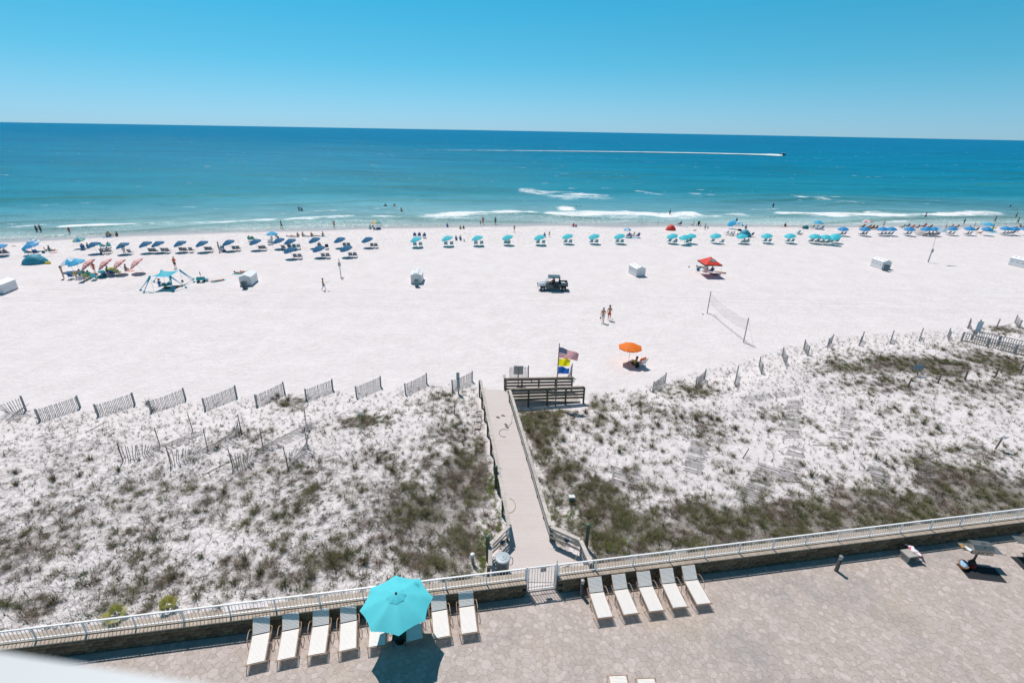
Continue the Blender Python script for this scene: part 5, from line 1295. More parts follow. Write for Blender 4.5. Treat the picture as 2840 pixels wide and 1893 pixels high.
# private parasols
def PP(label, K, b0, kind, **kw): parasol(label, K(*b0), kind, **kw)
PP('blue parasol at the far left edge of the beach', KA, (48, 705), 'royal', tilt=(-6, 0))
PP('blue and white ringed parasol behind a blue one at the far left', KA, (470, 640), 'bluew', tilt=(-3, 0))
PP('bright blue parasol in front of the ringed one at the far left', KA, (450, 690), 'royal', tilt=(-8, 0), R=1.25)
PP('small blue and green parasol near the left end of the beach', KA, (1062, 605), 'bluegreen', tilt=(0, 0), R=.95)
PP('pale blue and white parasol beside the woman in a hat', KA, (962, 905), 'skyw', tilt=(-10, 0), R=1.15, ph=1.9)
PP('sky blue parasol between the pale one and the flowered ones', KA, (1050, 915), 'sky', tilt=(-8, 0), R=1.15, ph=1.9)
for i, b0 in enumerate([(1262, 935), (1480, 932), (1660, 938), (1885, 925)]):
    PP('pink flowered parasol tilted left, %s of four' % ['leftmost', 'second', 'third', 'rightmost'][i], KA, b0, 'floral', tilt=(-26, 6), ctilt=(-12, 6), R=1.2, ph=2.05, group='pink flowered parasols')
PP('flat blue parasol over the people in white on the left beach', KB, (1215, 520), 'sky', tilt=(0, 0), ctilt=(0, 0), R=1.05)
PP('rainbow striped parasol by the water left of centre', KC, (212, 352), 'rainbow', tilt=(-4, 0), ctilt=(-4, 0), R=1.0)
PP('small pale blue and white parasol behind the turquoise row', KD, (1120, 455), 'skyw', tilt=(0, 0), ctilt=(0, 0), R=.85)
PP('sky blue parasol lying over like a shell near the water', KE, (625, 350), 'sky', tilt=(-22, 6), ctilt=(-14, 8), R=1.1)
PP('blue and white parasol leaning right near the water', KE, (690, 372), 'skyw', tilt=(8, 0), ctilt=(16, 8), R=1.0)
PP('bright blue parasol near the water above two navy chairs', KE, (1722, 348), 'sky', tilt=(0, 0), ctilt=(4, 4), R=1.15)
PP('pink and white striped parasol near the water on the right', KF, (285, 335), 'pinkw', tilt=(0, 0), ctilt=(0, 0), R=1.1)
PP('bright blue parasol highest on the right end of the beach', KF, (1858, 375), 'sky', tilt=(0, 0), ctilt=(3, 3), R=1.3)
t = parasol('orange parasol alone on the sand above the right dune', Vector((10.97, 42.46, hz(10.97, 42.46))), 'orange', (0, 0), (0, 0), R=1.12, H=.42, ph=2.05)

# chairs and people that belong to nobody's row
def C(label, K, c, kind, turn=0.0, who=None, **kw):
    p = G(*K(*c)); rz = srz(p) + turn; chair(label, None, kind, rz, None, p)
    if who: sitter(who, p, rz, **kw)
C('green canvas beach chair with a person, left of a pair behind the navy row', KB, (913, 512), 'green', 0, 'dark haired person in the left green chair behind the navy row', skin='brown', top='green', bottom='teal', hair='black')
C('empty green canvas beach chair, right of a pair behind the navy row', KB, (968, 508), 'green', -.3)
C('navy chair with a person under the tenth navy parasol', KB, (1432, 612), 'navy', 0, 'person in navy under the parasol of the double group', skin='tan', top='navy', bottom='black', hair='black')
C('bright green chair under the double navy parasols', KB, (1495, 612), 'green', .1)
C('purple striped folding chair beside the bright green chair', KB, (1548, 612), 'stripe', .2)
C('dark chair with a person under the eleventh navy parasol', KB, (1825, 600), 'navy', 0, 'person in a dark shirt under the eleventh navy parasol', skin='brown', top='navy', bottom='black', hair='brown')
C('dark beach chair right of the eleventh navy parasol', KB, (1915, 612), 'dark', .2)
C('white chair under the flat blue parasol', KB, (1165, 552), 'white', .5)
C('grey chair by the person in white in the navy row', KA, (1712, 682), 'grey', 0)
C('navy chair under the leftmost navy parasol, left one', KA, (1355, 678), 'navy', 0, 'person in black in a navy chair under the leftmost navy parasol', skin='tan', top='black', bottom='black', hair='black')
C('navy chair under the leftmost navy parasol, right one', KA, (1430, 672), 'navy', 0, 'second person in dark clothes under the leftmost navy parasol', skin='tan', top='navy', bottom='black', hair='brown')
C('aqua chair with a person behind the leftmost navy parasol, left one', KA, (1352, 605), 'aqua', -.2, 'person in an aqua chair behind the leftmost navy parasol', skin='tan', top='aqua', bottom='teal', hair='brown')
C('aqua chair with a person behind the leftmost navy parasol, right one', KA, (1428, 600), 'aqua', .4, 'dark haired person in the right aqua chair', skin='brown', top='teal', bottom='teal', hair='black')
C('dark blue chair under the small blue and green parasol', KA, (1090, 622), 'blue', .4, 'person under the small blue and green parasol', skin='tan', top='navy', bottom='navy', hair='black')
C('teal chair under the bright blue parasol at the far left', KA, (375, 690), 'aqua', -.2, 'person in the teal chair at the far left', skin='light', top='blue', bottom='navy', hair='blond')
C('navy lounger chair under the bright blue parasol at the far left', KA, (480, 690), 'blue', .3)
C('navy chair beside the blue parasol at the left edge', KA, (92, 692), 'navy', .2, 'person in the chair beside the blue parasol at the left edge', skin='tan', top='navy', bottom='blue', hair='black')
C('dark chair at the very left edge under the blue parasol', KA, (18, 695), 'dark', .2)
for i, (c, k, w_) in enumerate([((948, 1000), 'blue', None), ((1075, 975), 'aqua', None), ((1085, 1038), 'stripe', 'person'), ((1145, 1010), 'lime', None), ((1185, 985), 'green', 'person'), ((1245, 1010), 'aqua', None), ((1385, 975), 'blue', None), ((1480, 958), 'blue', 'person'), ((1550, 952), 'lime', None), ((1125, 965), 'navy', None)]):
    nm = ['deep blue folding chair left of the bending woman', 'pale aqua chair behind the bending woman', 'patterned reclining chair nearest the camera in the flowered parasol group', 'lime green chair in front of the flowered parasols', 'green chair with a dark haired person', 'aqua lounger by the inflatable boat', 'blue chair under the second flowered parasol', 'blue chair between the flowered parasols', 'lime chair right of the flowered parasol group', 'navy chair behind the lime chair'][i]
    C(nm, KA, c, k, .1 * (i % 3), ('person lying back in the ' + nm) if w_ else None, skin='tan', top='black' if i == 4 else 'grey', bottom='teal', hair='black')
for i, (c, lb) in enumerate([((710, 462), 'left'), ((768, 462), 'middle'), ((832, 468), 'right')]):
    C('blue beach chair behind the first turquoise parasol, %s of three' % lb, KC, c, 'blue', .1 * i, 'person seen from behind in the %s of three blue chairs' % lb, skin='tan', top='blue', bottom='navy', hair='brown')
C('blue chair near the water right of the red tent', KD, (1808, 308), 'blue', .4, 'person in dark clothes in the blue chair by the red tent', skin='tan', top='navy', bottom='black', hair='black')
for i, (c, lb) in enumerate([((1140, 462), 'left'), ((1262, 464), 'right')]): C('blue chair under the small pale parasol group, %s one' % lb, KD, c, 'blue', .2, 'person in the %s blue chair of the small pale parasol group' % lb, skin='tan', top='blue', bottom='navy', hair='black')
C('navy beach chair near the water under the bright blue parasol, left one', KE, (1702, 355), 'blue', .5); C('navy beach chair near the water under the bright blue parasol, right one', KE, (1772, 360), 'blue', .2)
C('small dark chair left of the bright blue parasol', KE, (1648, 350), 'dark', .5)
C('tall white folding chair left of the blue dome tent', KE, (537, 428), 'white', .2); C('white patterned chair left of the blue dome tent', KE, (583, 438), 'white', .3)
C('dark folding chair right of the blue dome tent', KE, (858, 452), 'dark', .3)
C('turquoise chair standing alone before the clustered parasols', KE, (1466, 422), 'aqua', .2)
for i, (c, k, tp) in enumerate([((760, 350), 'aqua', 'aqua'), ((820, 338), 'blue', 'teal'), ((880, 350), 'pink', 'pink'), ((950, 355), 'navy', 'black'), ((1032, 338), 'pink', 'black'), ((1112, 350), 'dark', 'black'), ((1385, 350), 'pink', 'pink'), ((1462, 350), 'grey', 'pink'), ((1715, 385), 'dark', 'navy'), ((360, 358), 'dark', 'black'), ((405, 365), 'dark', 'black'), ((320, 350), 'grey', 'navy'), ((2265, 350), 'dark', 'black'), ((2325, 352), 'red', 'black'), ((235, 345), 'dark', 'black')]):
    C('%s chair in the crowd near the water on the far right, %s from the left' % (k, nth([9, 10, 11, 12, 13, 14, 15, 16, 17, 5, 6, 4, 18, 19, 3][i])), KF, c, k, .35, 'person in %s in the far right crowd, seated %s from the left' % (tp, nth([9, 10, 11, 12, 13, 14, 15, 16, 17, 5, 6, 4, 18, 19, 3][i])), skin=('tan', 'brown', 'light')[i % 3], top=tp, bottom='black', hair=('black', 'brown', 'blond')[i % 3])
# standing and other people: label, region, feet, pose, turn, args
def W(label, K, c, kind, turn=0.0, z=None, **kw):
    if z is not None: q = at(*K(*c), z); p = Vector((q.x, q.y, z))
    else: p = G(*K(*c))
    return person(label, p, kind, turn, **kw)
PE = [('dark swimmer standing in the wash at the left, left of two', KA, (492, 412), 'stand', 0, dict(skin='dark', bottom='black', sc=.95)),
      ('dark swimmer with arms out in the wash at the left, right of two', KA, (545, 412), 'walk', .3, dict(skin='dark', bottom='black')),
      ('person in a red shirt bending at the water edge on the left', KA, (918, 427), 'bow', 1, dict(skin='brown', top='red', bottom='grey', hair='black', sc=.85)),
      ('person in tan sitting on a blue towel by the water', KA, (1405, 455), 'cross', .3, dict(skin='tan', top='tan', bottom='teal', hair='blond')),
      ('person in black sitting with legs stretched by the water', KA, (1435, 445), 'sit', -1.2, dict(skin='tan', top='black', bottom='black', hair='black')),
      ('person hunched alone right of the pair by the water', KA, (1530, 447), 'sit', .8, dict(skin='tan', top='brown', bottom='black', hair='black')),
      ('person in white standing at the second navy parasol', KA, (1632, 692), 'stand', 1.2, dict(skin='light', top='white', bottom='white', hair='blond')),
      ('child kneeling in the sand at the left of the family group', KA, (600, 645), 'sit', -.8, dict(skin='tan', bottom='aqua', sc=.75)),
      ('person in a pale shirt sitting in the middle of the family group', KA, (645, 642), 'cross', 0, dict(skin='light', top='grey', bottom='aqua', hair='black')),
      ('person sunbathing at the right of the family group', KA, (695, 637), 'prone', 1.3, dict(skin='tan', bottom='coral', suit=True)),
      ('person under the small blue and green parasol, right one', KA, (1148, 605), 'cross', 0, dict(skin='tan', top='navy', bottom='black', hair='black')),
      ('man in an orange shirt and navy shorts looking down on open sand', KA, (2293, 865), 'bow', 0, dict(skin='light', top='orange', bottom='navy', hair='blond')),
      ('woman in a wide grey hat and bikini standing with hands behind her head', KA, (835, 998), 'arms', -.4, dict(skin='light', top='band', bottom='brown', hat='grey', suit=True)),
      ('woman in yellow shorts bending over among the chairs', KA, (1003, 1005), 'bend', -1.2, dict(skin='tan', bottom='yellow', hair='black')),
      ('child in orange shorts walking under the leftmost flowered parasol', KA, (1240, 920), 'walk', .6, dict(skin='tan', top='orange', bottom='orange', sc=.85)),
      ('person in a grey shirt sitting cross legged right of the flowered parasols', KA, (1640, 893), 'cross', -.4, dict(skin='tan', top='grey', bottom='grey', hair='black')),
      ('woman in black sitting under the second flowered parasol', KA, (1408, 918), 'cross', .2, dict(skin='tan', top='black', bottom='black', hair='black')),
      ('person lying in the shade of the aqua canopy', KA, (2290, 1112), 'lie', -1.2, dict(skin='brown', bottom='black')),
      ('person in a dark hat sitting at the left of the aqua canopy shade', KA, (2085, 1095), 'cross', 0, dict(skin='tan', top='blue', bottom='white', hat='brown')),
      ('person in a patterned grey shirt standing by a cart in the navy row', KB, (512, 655), 'reach', -1.2, dict(skin='light', top='grey', bottom='teal')),
      ('woman in navy walking at the water edge on the left', KB, (1325, 348), 'walk', -1.4, dict(skin='brown', top='navy', bottom='navy', hair='brown')),
      ('man in green shorts with white hair standing at the water edge', KB, (2012, 341), 'stand', .2, dict(skin='tan', bottom='green', hair='white')),
      ('dark swimmer in the small breaking wave, left one', KB, (1557, 152), 'arms', 0, dict(skin='dark', bottom='black', z=-1.3)),
      ('dark swimmer in the small breaking wave, right one', KB, (1592, 158), 'stand', 0, dict(skin='dark', bottom='teal', z=-1.3)),
      ('boy in blue shorts walking across the open sand with a disc', KB, (1875, 1150), 'walk', -1.3, dict(skin='tan', bottom='blue', hair='black', sc=.92)),
      ('person all in white standing under the flat blue parasol', KB, (1205, 552), 'bow', 2.5, dict(skin='light', top='white', bottom='white', hair='white')),
      ('person bending over right of the one in white', KB, (1282, 520), 'bend', 1.3, dict(skin='tan', bottom='black', hair='brown')),
      ('sunbather lying left in front of the shed on the towels', KB, (770, 932), 'prone', 1.4, dict(skin='tan', bottom='black', suit=True)),
      ('second sunbather lying beside the white shed', KB, (850, 920), 'lie', 1.35, dict(skin='light', bottom='pink', suit=True)),
      ('sunbather lying on the turquoise towel beside the cart', KB, (480, 1035), 'lie', -.9, dict(skin='light', bottom='black', suit=True, hair='blond')),
      ('man standing thigh deep in the water left of centre', KC, (538, 160), 'stand', 0, dict(skin='tan', bottom='teal', z=-1.1, hair='black')),
      ('person wrapped in a blue towel sitting near the water', KC, (1133, 327), 'sit', 0, dict(skin='tan', top='blue', bottom='blue', hair='brown')),
      ('small child beside the woman in red at the water edge', KC, (1566, 302), 'stand', 0, dict(skin='brown', bottom='black', sc=.6)),
      ('woman in a red swimsuit standing at the water edge', KC, (1599, 292), 'stand', 0, dict(skin='tan', top='red', bottom='red', hair='black')),
      ('person in dark green standing at the water edge right of the red one', KC, (1760, 294), 'stand', .3, dict(skin='dark', top='green', bottom='black')),
      ('child in yellow sitting near the water, left of two', KC, (1303, 354), 'cross', 0, dict(skin='brown', top='lime', bottom='black', sc=.85)),
      ('child in dark clothes sitting near the water, right of two', KC, (1344, 350), 'cross', 0, dict(skin='brown', top='brown', bottom='black', sc=.8)),
      ('girl standing with arms raised behind the turquoise row', KC, (2006, 397), 'arms', 0, dict(skin='tan', top='brown', bottom='white', sc=.8, hair='black')),
      ('person in blue sitting on the sand right of the second turquoise parasol', KC, (1248, 497), 'sit', 0, dict(skin='tan', bottom='blue', top='blue', hair='black')),
      ('person in teal sitting on the sand right of the one in blue', KC, (1303, 496), 'sit', 0, dict(skin='tan', top='teal', bottom='teal', hair='black')),
      ('toddler in white sitting right of the two adults', KC, (1352, 514), 'sit', 0, dict(skin='light', top='white', bottom='white', sc=.6)),
      ('person in pale clothes sitting left under the rainbow parasol', KC, (128, 355), 'cross', .4, dict(skin='tan', top='mint', bottom='aqua', hair='black')),
      ('person in red sitting on a towel near the water at the centre', KD, (425, 323), 'sit', .1, dict(skin='tan', top='red', bottom='red', hair='black')),
      ('person in blue sitting behind the fifth turquoise parasol', KD, (48, 455), 'sit', 0, dict(skin='brown', top='blue', bottom='navy', hair='black')),
      ('child in a yellow vest standing behind the fifth turquoise parasol', KD, (110, 455), 'stand', 0, dict(skin='tan', top='yellow', bottom='green', sc=.65)),
      ('person in pale clothes in the small pale parasol group', KD, (1212, 450), 'sit', .5, dict(skin='light', top='white', bottom='white', hair='black')),
      ('small child in the small pale parasol group', KD, (1180, 455), 'sit', .3, dict(skin='tan', top='blue', bottom='navy', sc=.7)),
      ('person in white sitting on the sand right of the red tent', KD, (1985, 308), 'sit', .8, dict(skin='light', top='white', bottom='white', hair='black')),
      ('man in a green shirt standing in the surf', KD, (1680, 182), 'stand', .5, dict(skin='brown', top='green', bottom='black', z=-.85)),
      ('girl in white and black shorts standing beyond the red tent', KD, (2140, 368), 'stand', 0, dict(skin='light', top='mint', bottom='black', sc=.85, hair='brown')),
      ('toddler in turquoise sitting beside the girl in black shorts', KD, (2178, 347), 'sit', 0, dict(skin='tan', top='aqua', bottom='aqua', sc=.65)),
      ('man in navy standing knee deep in the sea right of centre', KE, (1142, 90), 'stand', 0, dict(skin='brown', top='navy', bottom='black', z=-1.0)),
      ('man in a navy shirt standing behind the shell shaped blue parasol', KE, (662, 300), 'stand', .3, dict(skin='brown', top='navy', bottom='black')),
      ('person in white reclining left of the blue dome tent', KE, (630, 440), 'sit', .6, dict(skin='tan', top='white', bottom='white', hair='black')),
      ('small child left of the blue dome tent', KE, (680, 440), 'sit', .3, dict(skin='tan', bottom='white', sc=.7)),
      ('person in black sitting on a pink towel alone near the water', KE, (1303, 322), 'sit', -.6, dict(skin='tan', top='black', bottom='black', hair='brown')),
      ('person sitting right of the blue and white leaning parasol', KE, (790, 350), 'sit', -.4, dict(skin='tan', top='teal', bottom='black', hair='black')),
      ('person lying in front of the lone turquoise chair', KE, (1495, 420), 'lie', -1.2, dict(skin='light', bottom='coral', suit=True)),
      ('woman in white and blue walking at the right end of the beach', KF, (515, 328), 'walk', -.9, dict(skin='tan', top='white', bottom='skyb', hair='coral')),
      ('man in dark shorts wading in the right surf', KF, (1058, 222), 'walk', .4, dict(skin='brown', bottom='black', z=-.75)),
      ('small figure standing in the wash at the right', KF, (1565, 290), 'stand', 0, dict(skin='dark', bottom='black', z=-.65, sc=.8)),
      ('child in white stooping at the water edge on the right', KF, (1703, 325), 'bow', .7, dict(skin='tan', top='white', bottom='navy', sc=.7)),
      ('swimmer with dark shorts walking out of the surf, left of three', KF, (1966, 272), 'walk', .5, dict(skin='brown', bottom='black', z=-.7)),
      ('swimmer striding in the surf at the right edge, farther one', KF, (2238, 220), 'walk', .7, dict(skin='brown', bottom='navy', z=-.75)),
      ('swimmer wading at the right edge, nearer one', KF, (2263, 288), 'walk', .4, dict(skin='brown', bottom='black', z=-.7)),
      ('child holding a yellow ring at the right end of the beach', KF, (1945, 352), 'stand', 0, dict(skin='brown', bottom='black', sc=.7, hair='black')),
      ('person lounging under the eleventh royal blue parasol', KF, (1775, 428), 'chair', 1.2, dict(skin='tan', bottom='navy')),
      ('person in pale clothes standing at the right edge of the beach', KF, (2262, 405), 'bow', 2, dict(skin='light', top='white', bottom='coral')),
      ('person in pink sitting in the right crowd beside the white flag', KF, (1320, 348), 'sit', .5, dict(skin='tan', top='brown', bottom='black')),
      ('swimmer lying on a float far out at the right', KF, (2240, 105), 'prone', 1.4, dict(skin='brown', bottom='black', z=-.72)),
      ('swimmer whose head shows far out at the right', KF, (2155, 106), 'stand', 0, dict(skin='dark', bottom='black', z=-1.75))]
for lb, K, c, kd, rz, kw in PE: W(lb, K, c, kd, rz, **kw)
for i, (x, kd) in enumerate([(1435, 'prone'), (1492, 'prone'), (1538, 'sit'), (1602, 'cross'), (1668, 'prone'), (1718, 'sit'), (1790, 'lie'), (1862, 'cross')]):
    W('%s person in the long line of sunbathers on towels near the water' % ['leftmost', 'second', 'third', 'fourth', 'fifth', 'sixth', 'seventh', 'rightmost'][i], KB, (x, 456 - i), kd, (1.4 if kd in ('prone', 'lie') else .1), skin=('tan', 'light', 'brown')[i % 3], bottom=('black', 'navy', 'pink')[i % 3], suit=True, top='band', hair=('black', 'brown', 'blond')[i % 3])
# the two men, and the things they carry
p = G(1600 + 508 * .1403, 830 + 462 * .1403); person('shirtless man in pale shorts walking away, left of two men on open sand', p, 'walk', -.25, skin='tan', bottom='pale', hair='grey', sc=1.03)
o = MB().box((0, 0, 0), (.12, .22, .14)).tube([(0, -.06, .07), (0, 0, .16), (0, .06, .07)], .01, 4).build('dark_bag', cloth('black')); o.location = p + Vector((-.30, -.05, .60)); tag(o, 'small dark bag held by the man in pale shorts', 'bag')
p = G(1600 + 632 * .1403, 830 + 412 * .1403); person('shirtless man in red shorts, right of two men on open sand', p, 'bow', -.1, skin='tan', bottom='red', hair='black', sc=1.03)
o = MB().tube([(0, 0, 0), (-.02, 0, .85)], .012, 6).lathe([(.03, -.02), (.05, .02), (.03, .08)], 8).build('ball_scoop', whitem); o.location = p + Vector((.36, .12, .03)); tag(o, 'thin white pole held by the man in red shorts', 'pole')
o = MB().lathe([(.001, 0), (.05, .03), (.06, .06), (.05, .1), (.001, .12)], 10).build('dark_ball', cloth('black')); o.location = G(1600 + 697 * .1403, 830 + 402 * .1403); tag(o, 'small dark ball on the sand beside the man in red shorts', 'ball')
# orange parasol company
p = G(1600 + 1190 * .1403, 830 + 1330 * .1403); C2 = chair('white beach chair with orange towel under the orange parasol', None, 'white', .5, None, p + Vector((.35, .1, 0)))
person('person in a yellow shirt sitting under the orange parasol', p + Vector((-.15, .35, 0)), 'sit', .9, skin='brown', top='yellow', bottom='black', hair='black')
o = MB().box((0, 0, 0), (.5, .12, .3), Matrix.Rotation(.5, 3, 'X')).box((.3, 0, -.05), (.12, .1, .4)).build('orange_towel', cloth('orange')); o.location = p + Vector((.35, -.33, .93)); o.rotation_euler = (0, 0, .5); tag(o, 'orange towel over the back of the white chair', 'towel')
o = MB().lathe([(.14, 0), (.2, .1), (.19, .32), (.1, .5), (.03, .55)], 12, M=Matrix.Diagonal((1, .7, 1))).tube([(-.05, 0, .5), (0, 0, .62), (.05, 0, .5)], .015, 5).build('black_backpack', cloth('black'), None, True); o.location = p + Vector((-.05, -.18, 0)); tag(o, 'black backpack standing in the orange parasol shade', 'bag')
# ================================================================ SHEDS, BINS
shedm = mat('white_shed_panel', (.72, .73, .745), .5, var=.03); roofm = mat('white_shed_roof', (.80, .81, .82), .45, var=.03); hing = mat('grey_hinge', (.30, .31, .33), .5)
def shed(label, near, far, side, hinges=0):
    A, B = Vector((*near, 0)), Vector((*far, 0)); d = (B - A).normalized(); s_ = Vector((d.y, -d.x, 0)) * side; L_, W_, h, rd = 2.5, 1.5, 1.22, .30
    z0 = hz(*near); t = thing('storage_box', label, 'storage box', A + d * L_ / 2 + s_ * W_ / 2 + Vector((0, 0, z0)), math.atan2(d.y, d.x))
    MB().box((0, 0, .03), (L_ + .06, W_ + .04, .1)).build('skid', woodg, t)
    m = MB(); l, w_ = L_ / 2, W_ / 2; pr = [(-w_, .08), (w_, .08), (w_, h), (0, h + rd), (-w_, h)]
    m.add([(-l, a, b_) for a, b_ in pr] + [(l, a, b_) for a, b_ in pr], [tuple(range(5))[::-1], tuple(range(5, 10))] + [(i, (i + 1) % 5, 5 + (i + 1) % 5, 5 + i) for i in range(5)])
    m.build('shed_body', shedm, t)
    for q in (-1, 1):
        M = Matrix.Rotation(-q * math.atan2(rd, w_), 3, 'X')
        MB().box((0, q * w_ / 2 * 1.03, h + rd / 2 + .012), (L_ + .1, math.hypot(w_, rd) + .06, .03), M).build('roof_panel', roofm, t)
        MB().box((0, q * (w_ + .004), .66), (L_ - .02, .006, .014)).build('seam', hing, t)
        if hinges:
            for k in range(3):
                MB().box((-.8 + .8 * k, q * (w_ + .006), .72), (.26, .008, .11)).box((-.8 + .8 * k, q * .32, h + rd - .07), (.26, .14, .012), M).build('hinge', hing, t)
    for q in (-1, 1):
        for k in range(4): MB().box((q * (l + .003), -.45 + .3 * k, .64), (.005, .012, 1.1)).build('panel_line', mat('panel_line', (.5, .51, .52), .6), t)
    MB().box((-l - .008, .1, .7), (.012, .07, .1)).build('latch', hing, t)
    return t
shed('white gabled storage box cut by the left edge of the picture', (-63.44, 59.24), (-63.93, 61.66), -1)
shed('white gabled storage box with a dark wheeled bin at its corner, left of centre', (-35.17, 64.64), (-35.53, 67.21), -1)
shed('white storage box seen gable on with a grey bin in front', (-12.71, 67.15), (-12.9, 69.6), -1, 1)
shed('white storage box with grey hinges alone between the buggy and the red canopy', (18.34, 72.61), (17.76, 74.86), 1, 1)
shed('white storage box with a bin at its right corner near the tall flag pole', (59.8, 79.74), (59.64, 82.2), 1, 1)
shed('white storage box cut by the right edge of the picture', (85.5, 82.36), (85.08, 84.54), 1, 1)
def bin_(label, px, m_, rz=0):
    p = G(*px); t = thing('wheelie_bin', label, 'bin', p, rz)
    m = MB(); a, b_ = .20, .28; h = .92
    m.add([(-a, -a, .05), (a, -a, .05), (a, a, .05), (-a, a, .05), (-b_, -b_, h), (b_, -b_, h), (b_, b_, h), (-b_, b_, h)], [(0, 3, 2, 1), (4, 5, 6, 7), (0, 1, 5, 4), (1, 2, 6, 5), (2, 3, 7, 6), (3, 0, 4, 7)]); m.build('bin_body', m_, t)
    MB().box((0, 0, h + .03), (.62, .62, .05)).lathe([(.2, h + .05), (.15, h + .12), (.001, h + .12)], 12).build('bin_lid', mat('bin_lid_dark', (.03, .05, .06), .5), t)
    for q in (-1, 1): MB().lathe([(.001, -.025), (.11, -.025), (.11, .025), (.001, .025)], 12, (q * .26, .22, .11), Matrix.Rotation(R_(90), 3, 'Y')).build('wheel', blackp, t)
    MB().tube([(-.24, .3, h), (-.24, .38, h), (.24, .38, h), (.24, .3, h)], .014, 5).build('handle', blackp, t)
bin_('dark green wheeled bin at the corner of the left shed', KB(845, 1130), mat('bin_green', (.03, .09, .10), .5))
bin_('blue grey bin with a round lid in front of the gable on shed', KC(735, 1105), mat('bin_blue', (.14, .22, .26), .5), .1)
bin_('dark bin at the right corner of the shed near the flag pole', KF(545, 902), mat('bin_teal', (.06, .13, .15), .5), .3)
# ================================================================ BEACH BUGGY
bod = mat('buggy_grey_green', (.075, .11, .12), .5, var=.05); silv = mat('buggy_silver', (.52, .56, .60), .3, .3, var=.05); tyr = mat('tyre_rubber', (.018, .02, .022), .85); cage = mat('cage_black', (.015, .02, .025), .65)
glass = mat('pale_glass', (.55, .68, .75), .05, var=0, alpha=.35)
bx0 = Vector((5.42, 65.3, hz(5.42, 65.3)))
t = thing('beach_buggy', 'grey green four door utility buggy with roof and cargo bed driving left on the sand', 'buggy', bx0, math.pi + .01)
# local +x is forward
def ext(poly, y0, y1): 
    k = len(poly); m = MB(); m.add([(x, y0, z) for x, z in poly] + [(x, y1, z) for x, z in poly], [tuple(range(k)), tuple(range(k, 2 * k))[::-1]] + [(i, i + k, (i + 1) % k + k, (i + 1) % k) for i in range(k)]); return m
ext([(-1.75, .42), (1.5, .42), (1.75, .55), (1.75, .62), (-1.75, .62)], -.55, .55).build('chassis', cage, t)
ext([(-.95, .34), (.95, .34), (.98, .5), (1.05, .95), (-.75, 1.0), (-1.05, .8)], -.70, .70).build('body', bod, t)
ext([(1.0, .95), (1.02, .66), (1.95, .62), (2.0, .80), (1.75, .92), (1.1, 1.04)], -.60, .60).build('hood', silv, t)
for s in (-1, 1):
    ext([(1.02, .7), (1.12, .84), (1.85, .80), (1.9, .68), (1.72, .74), (1.3, .74)], s * .60, s * .78).build('fender', silv, t)
    ext([(-1.95, .68), (-1.0, .68), (-1.0, .78), (-1.95, .80)], s * .60, s * .78).build('rear_fender', cage, t)
    ext([(.25, .38), (.92, .38), (.98, .92), (.30, .95), (-.05, .6)], s * .702, s * .73).build('front_door', bod, t)
    ext([(-.72, .42), (-.12, .42), (.2, .93), (-.52, .98), (-.78, .7)], s * .702, s * .725).build('rear_door', cage, t)
    MB().box((.28, s * .74, .82), (.12, .012, .03)).build('door_handle', cage, t)
    MB().box((1.35, s * .785, .80), (.14, .01, .04)).build('yellow_marker', mat('yellow_mark', (.7, .5, .03), .5), t)
    MB().lathe([(.001, -.02), (.09, -.02), (.09, .02), (.001, .02)], 12, (1.985, s * .42, .78), Matrix.Rotation(R_(90), 3, 'Y')).build('headlight', mat('headlight', (.75, .78, .8), .15), t)
    MB().tube([(.98, s * .66, .98), (.62, s * .60, 1.78), (-.75, s * .60, 1.80), (-.95, s * .66, .85)], .028, 7).tube([(-.05, s * .62, .95), (-.05, s * .60, 1.78)], .026, 7).build('roll_cage', cage, t)
    MB().box((.82, s * .78, 1.22), (.03, .14, .1)).build('mirror', cage, t)
MB().tube([(2.02, -.5, .45), (2.1, -.45, .62), (2.08, -.38, .92), (2.08, .38, .92), (2.1, .45, .62), (2.02, .5, .45)], .03, 7).box((2.04, 0, .55), (.05, 1.0, .1)).build('front_bumper', cage, t)
m = ext([(.72, 1.84), (.66, 1.79), (-.85, 1.79), (-.92, 1.85), (-.80, 1.90), (.60, 1.91)], -.68, .68); m.build('roof', mat('roof_blue_grey', (.06, .11, .13), .4, var=.08), t)
m = MB(); m.add([(1.02, -.62, 1.0), (1.02, .62, 1.0), (.68, .56, 1.78), (.68, -.56, 1.78)], [(0, 1, 2, 3)]); m.build('windshield', glass, t)
ext([(-1.9, .80), (-.98, .80), (-.98, .86), (-1.9, .86)], -.68, .68).build('bed_floor', silv, t)
MB().box((-1.44, -.69, 1.0), (.96, .04, .3)).box((-1.44, .69, 1.0), (.96, .04, .3)).box((-.98, 0, 1.0), (.04, 1.34, .3)).build('bed_side', bod, t)
MB().box((-1.92, 0, 1.0), (.04, 1.42, .3)).box((-1.95, 0, .78), (.06, 1.3, .06)).build('tailgate', cage, t)
MB().box((-1.35, 0, .95), (.55, 1.1, .14)).build('cargo_panel', silv, t)
for x in (.1, -.62):
    MB().box((x, 0, .92), (.45, 1.1, .14)).box((x - .24, 0, 1.2), (.12, 1.1, .5), Matrix.Rotation(-.15, 3, 'Y')).build('seat', cage, t)
MB().tube([(.62 + .05 * math.cos(a * .628), .34 + .16 * math.sin(a * .628), 1.16 + .15 * math.cos(a * .628)) for a in range(10)], .014, 5, closed=True).build('steering_wheel', cage, t)
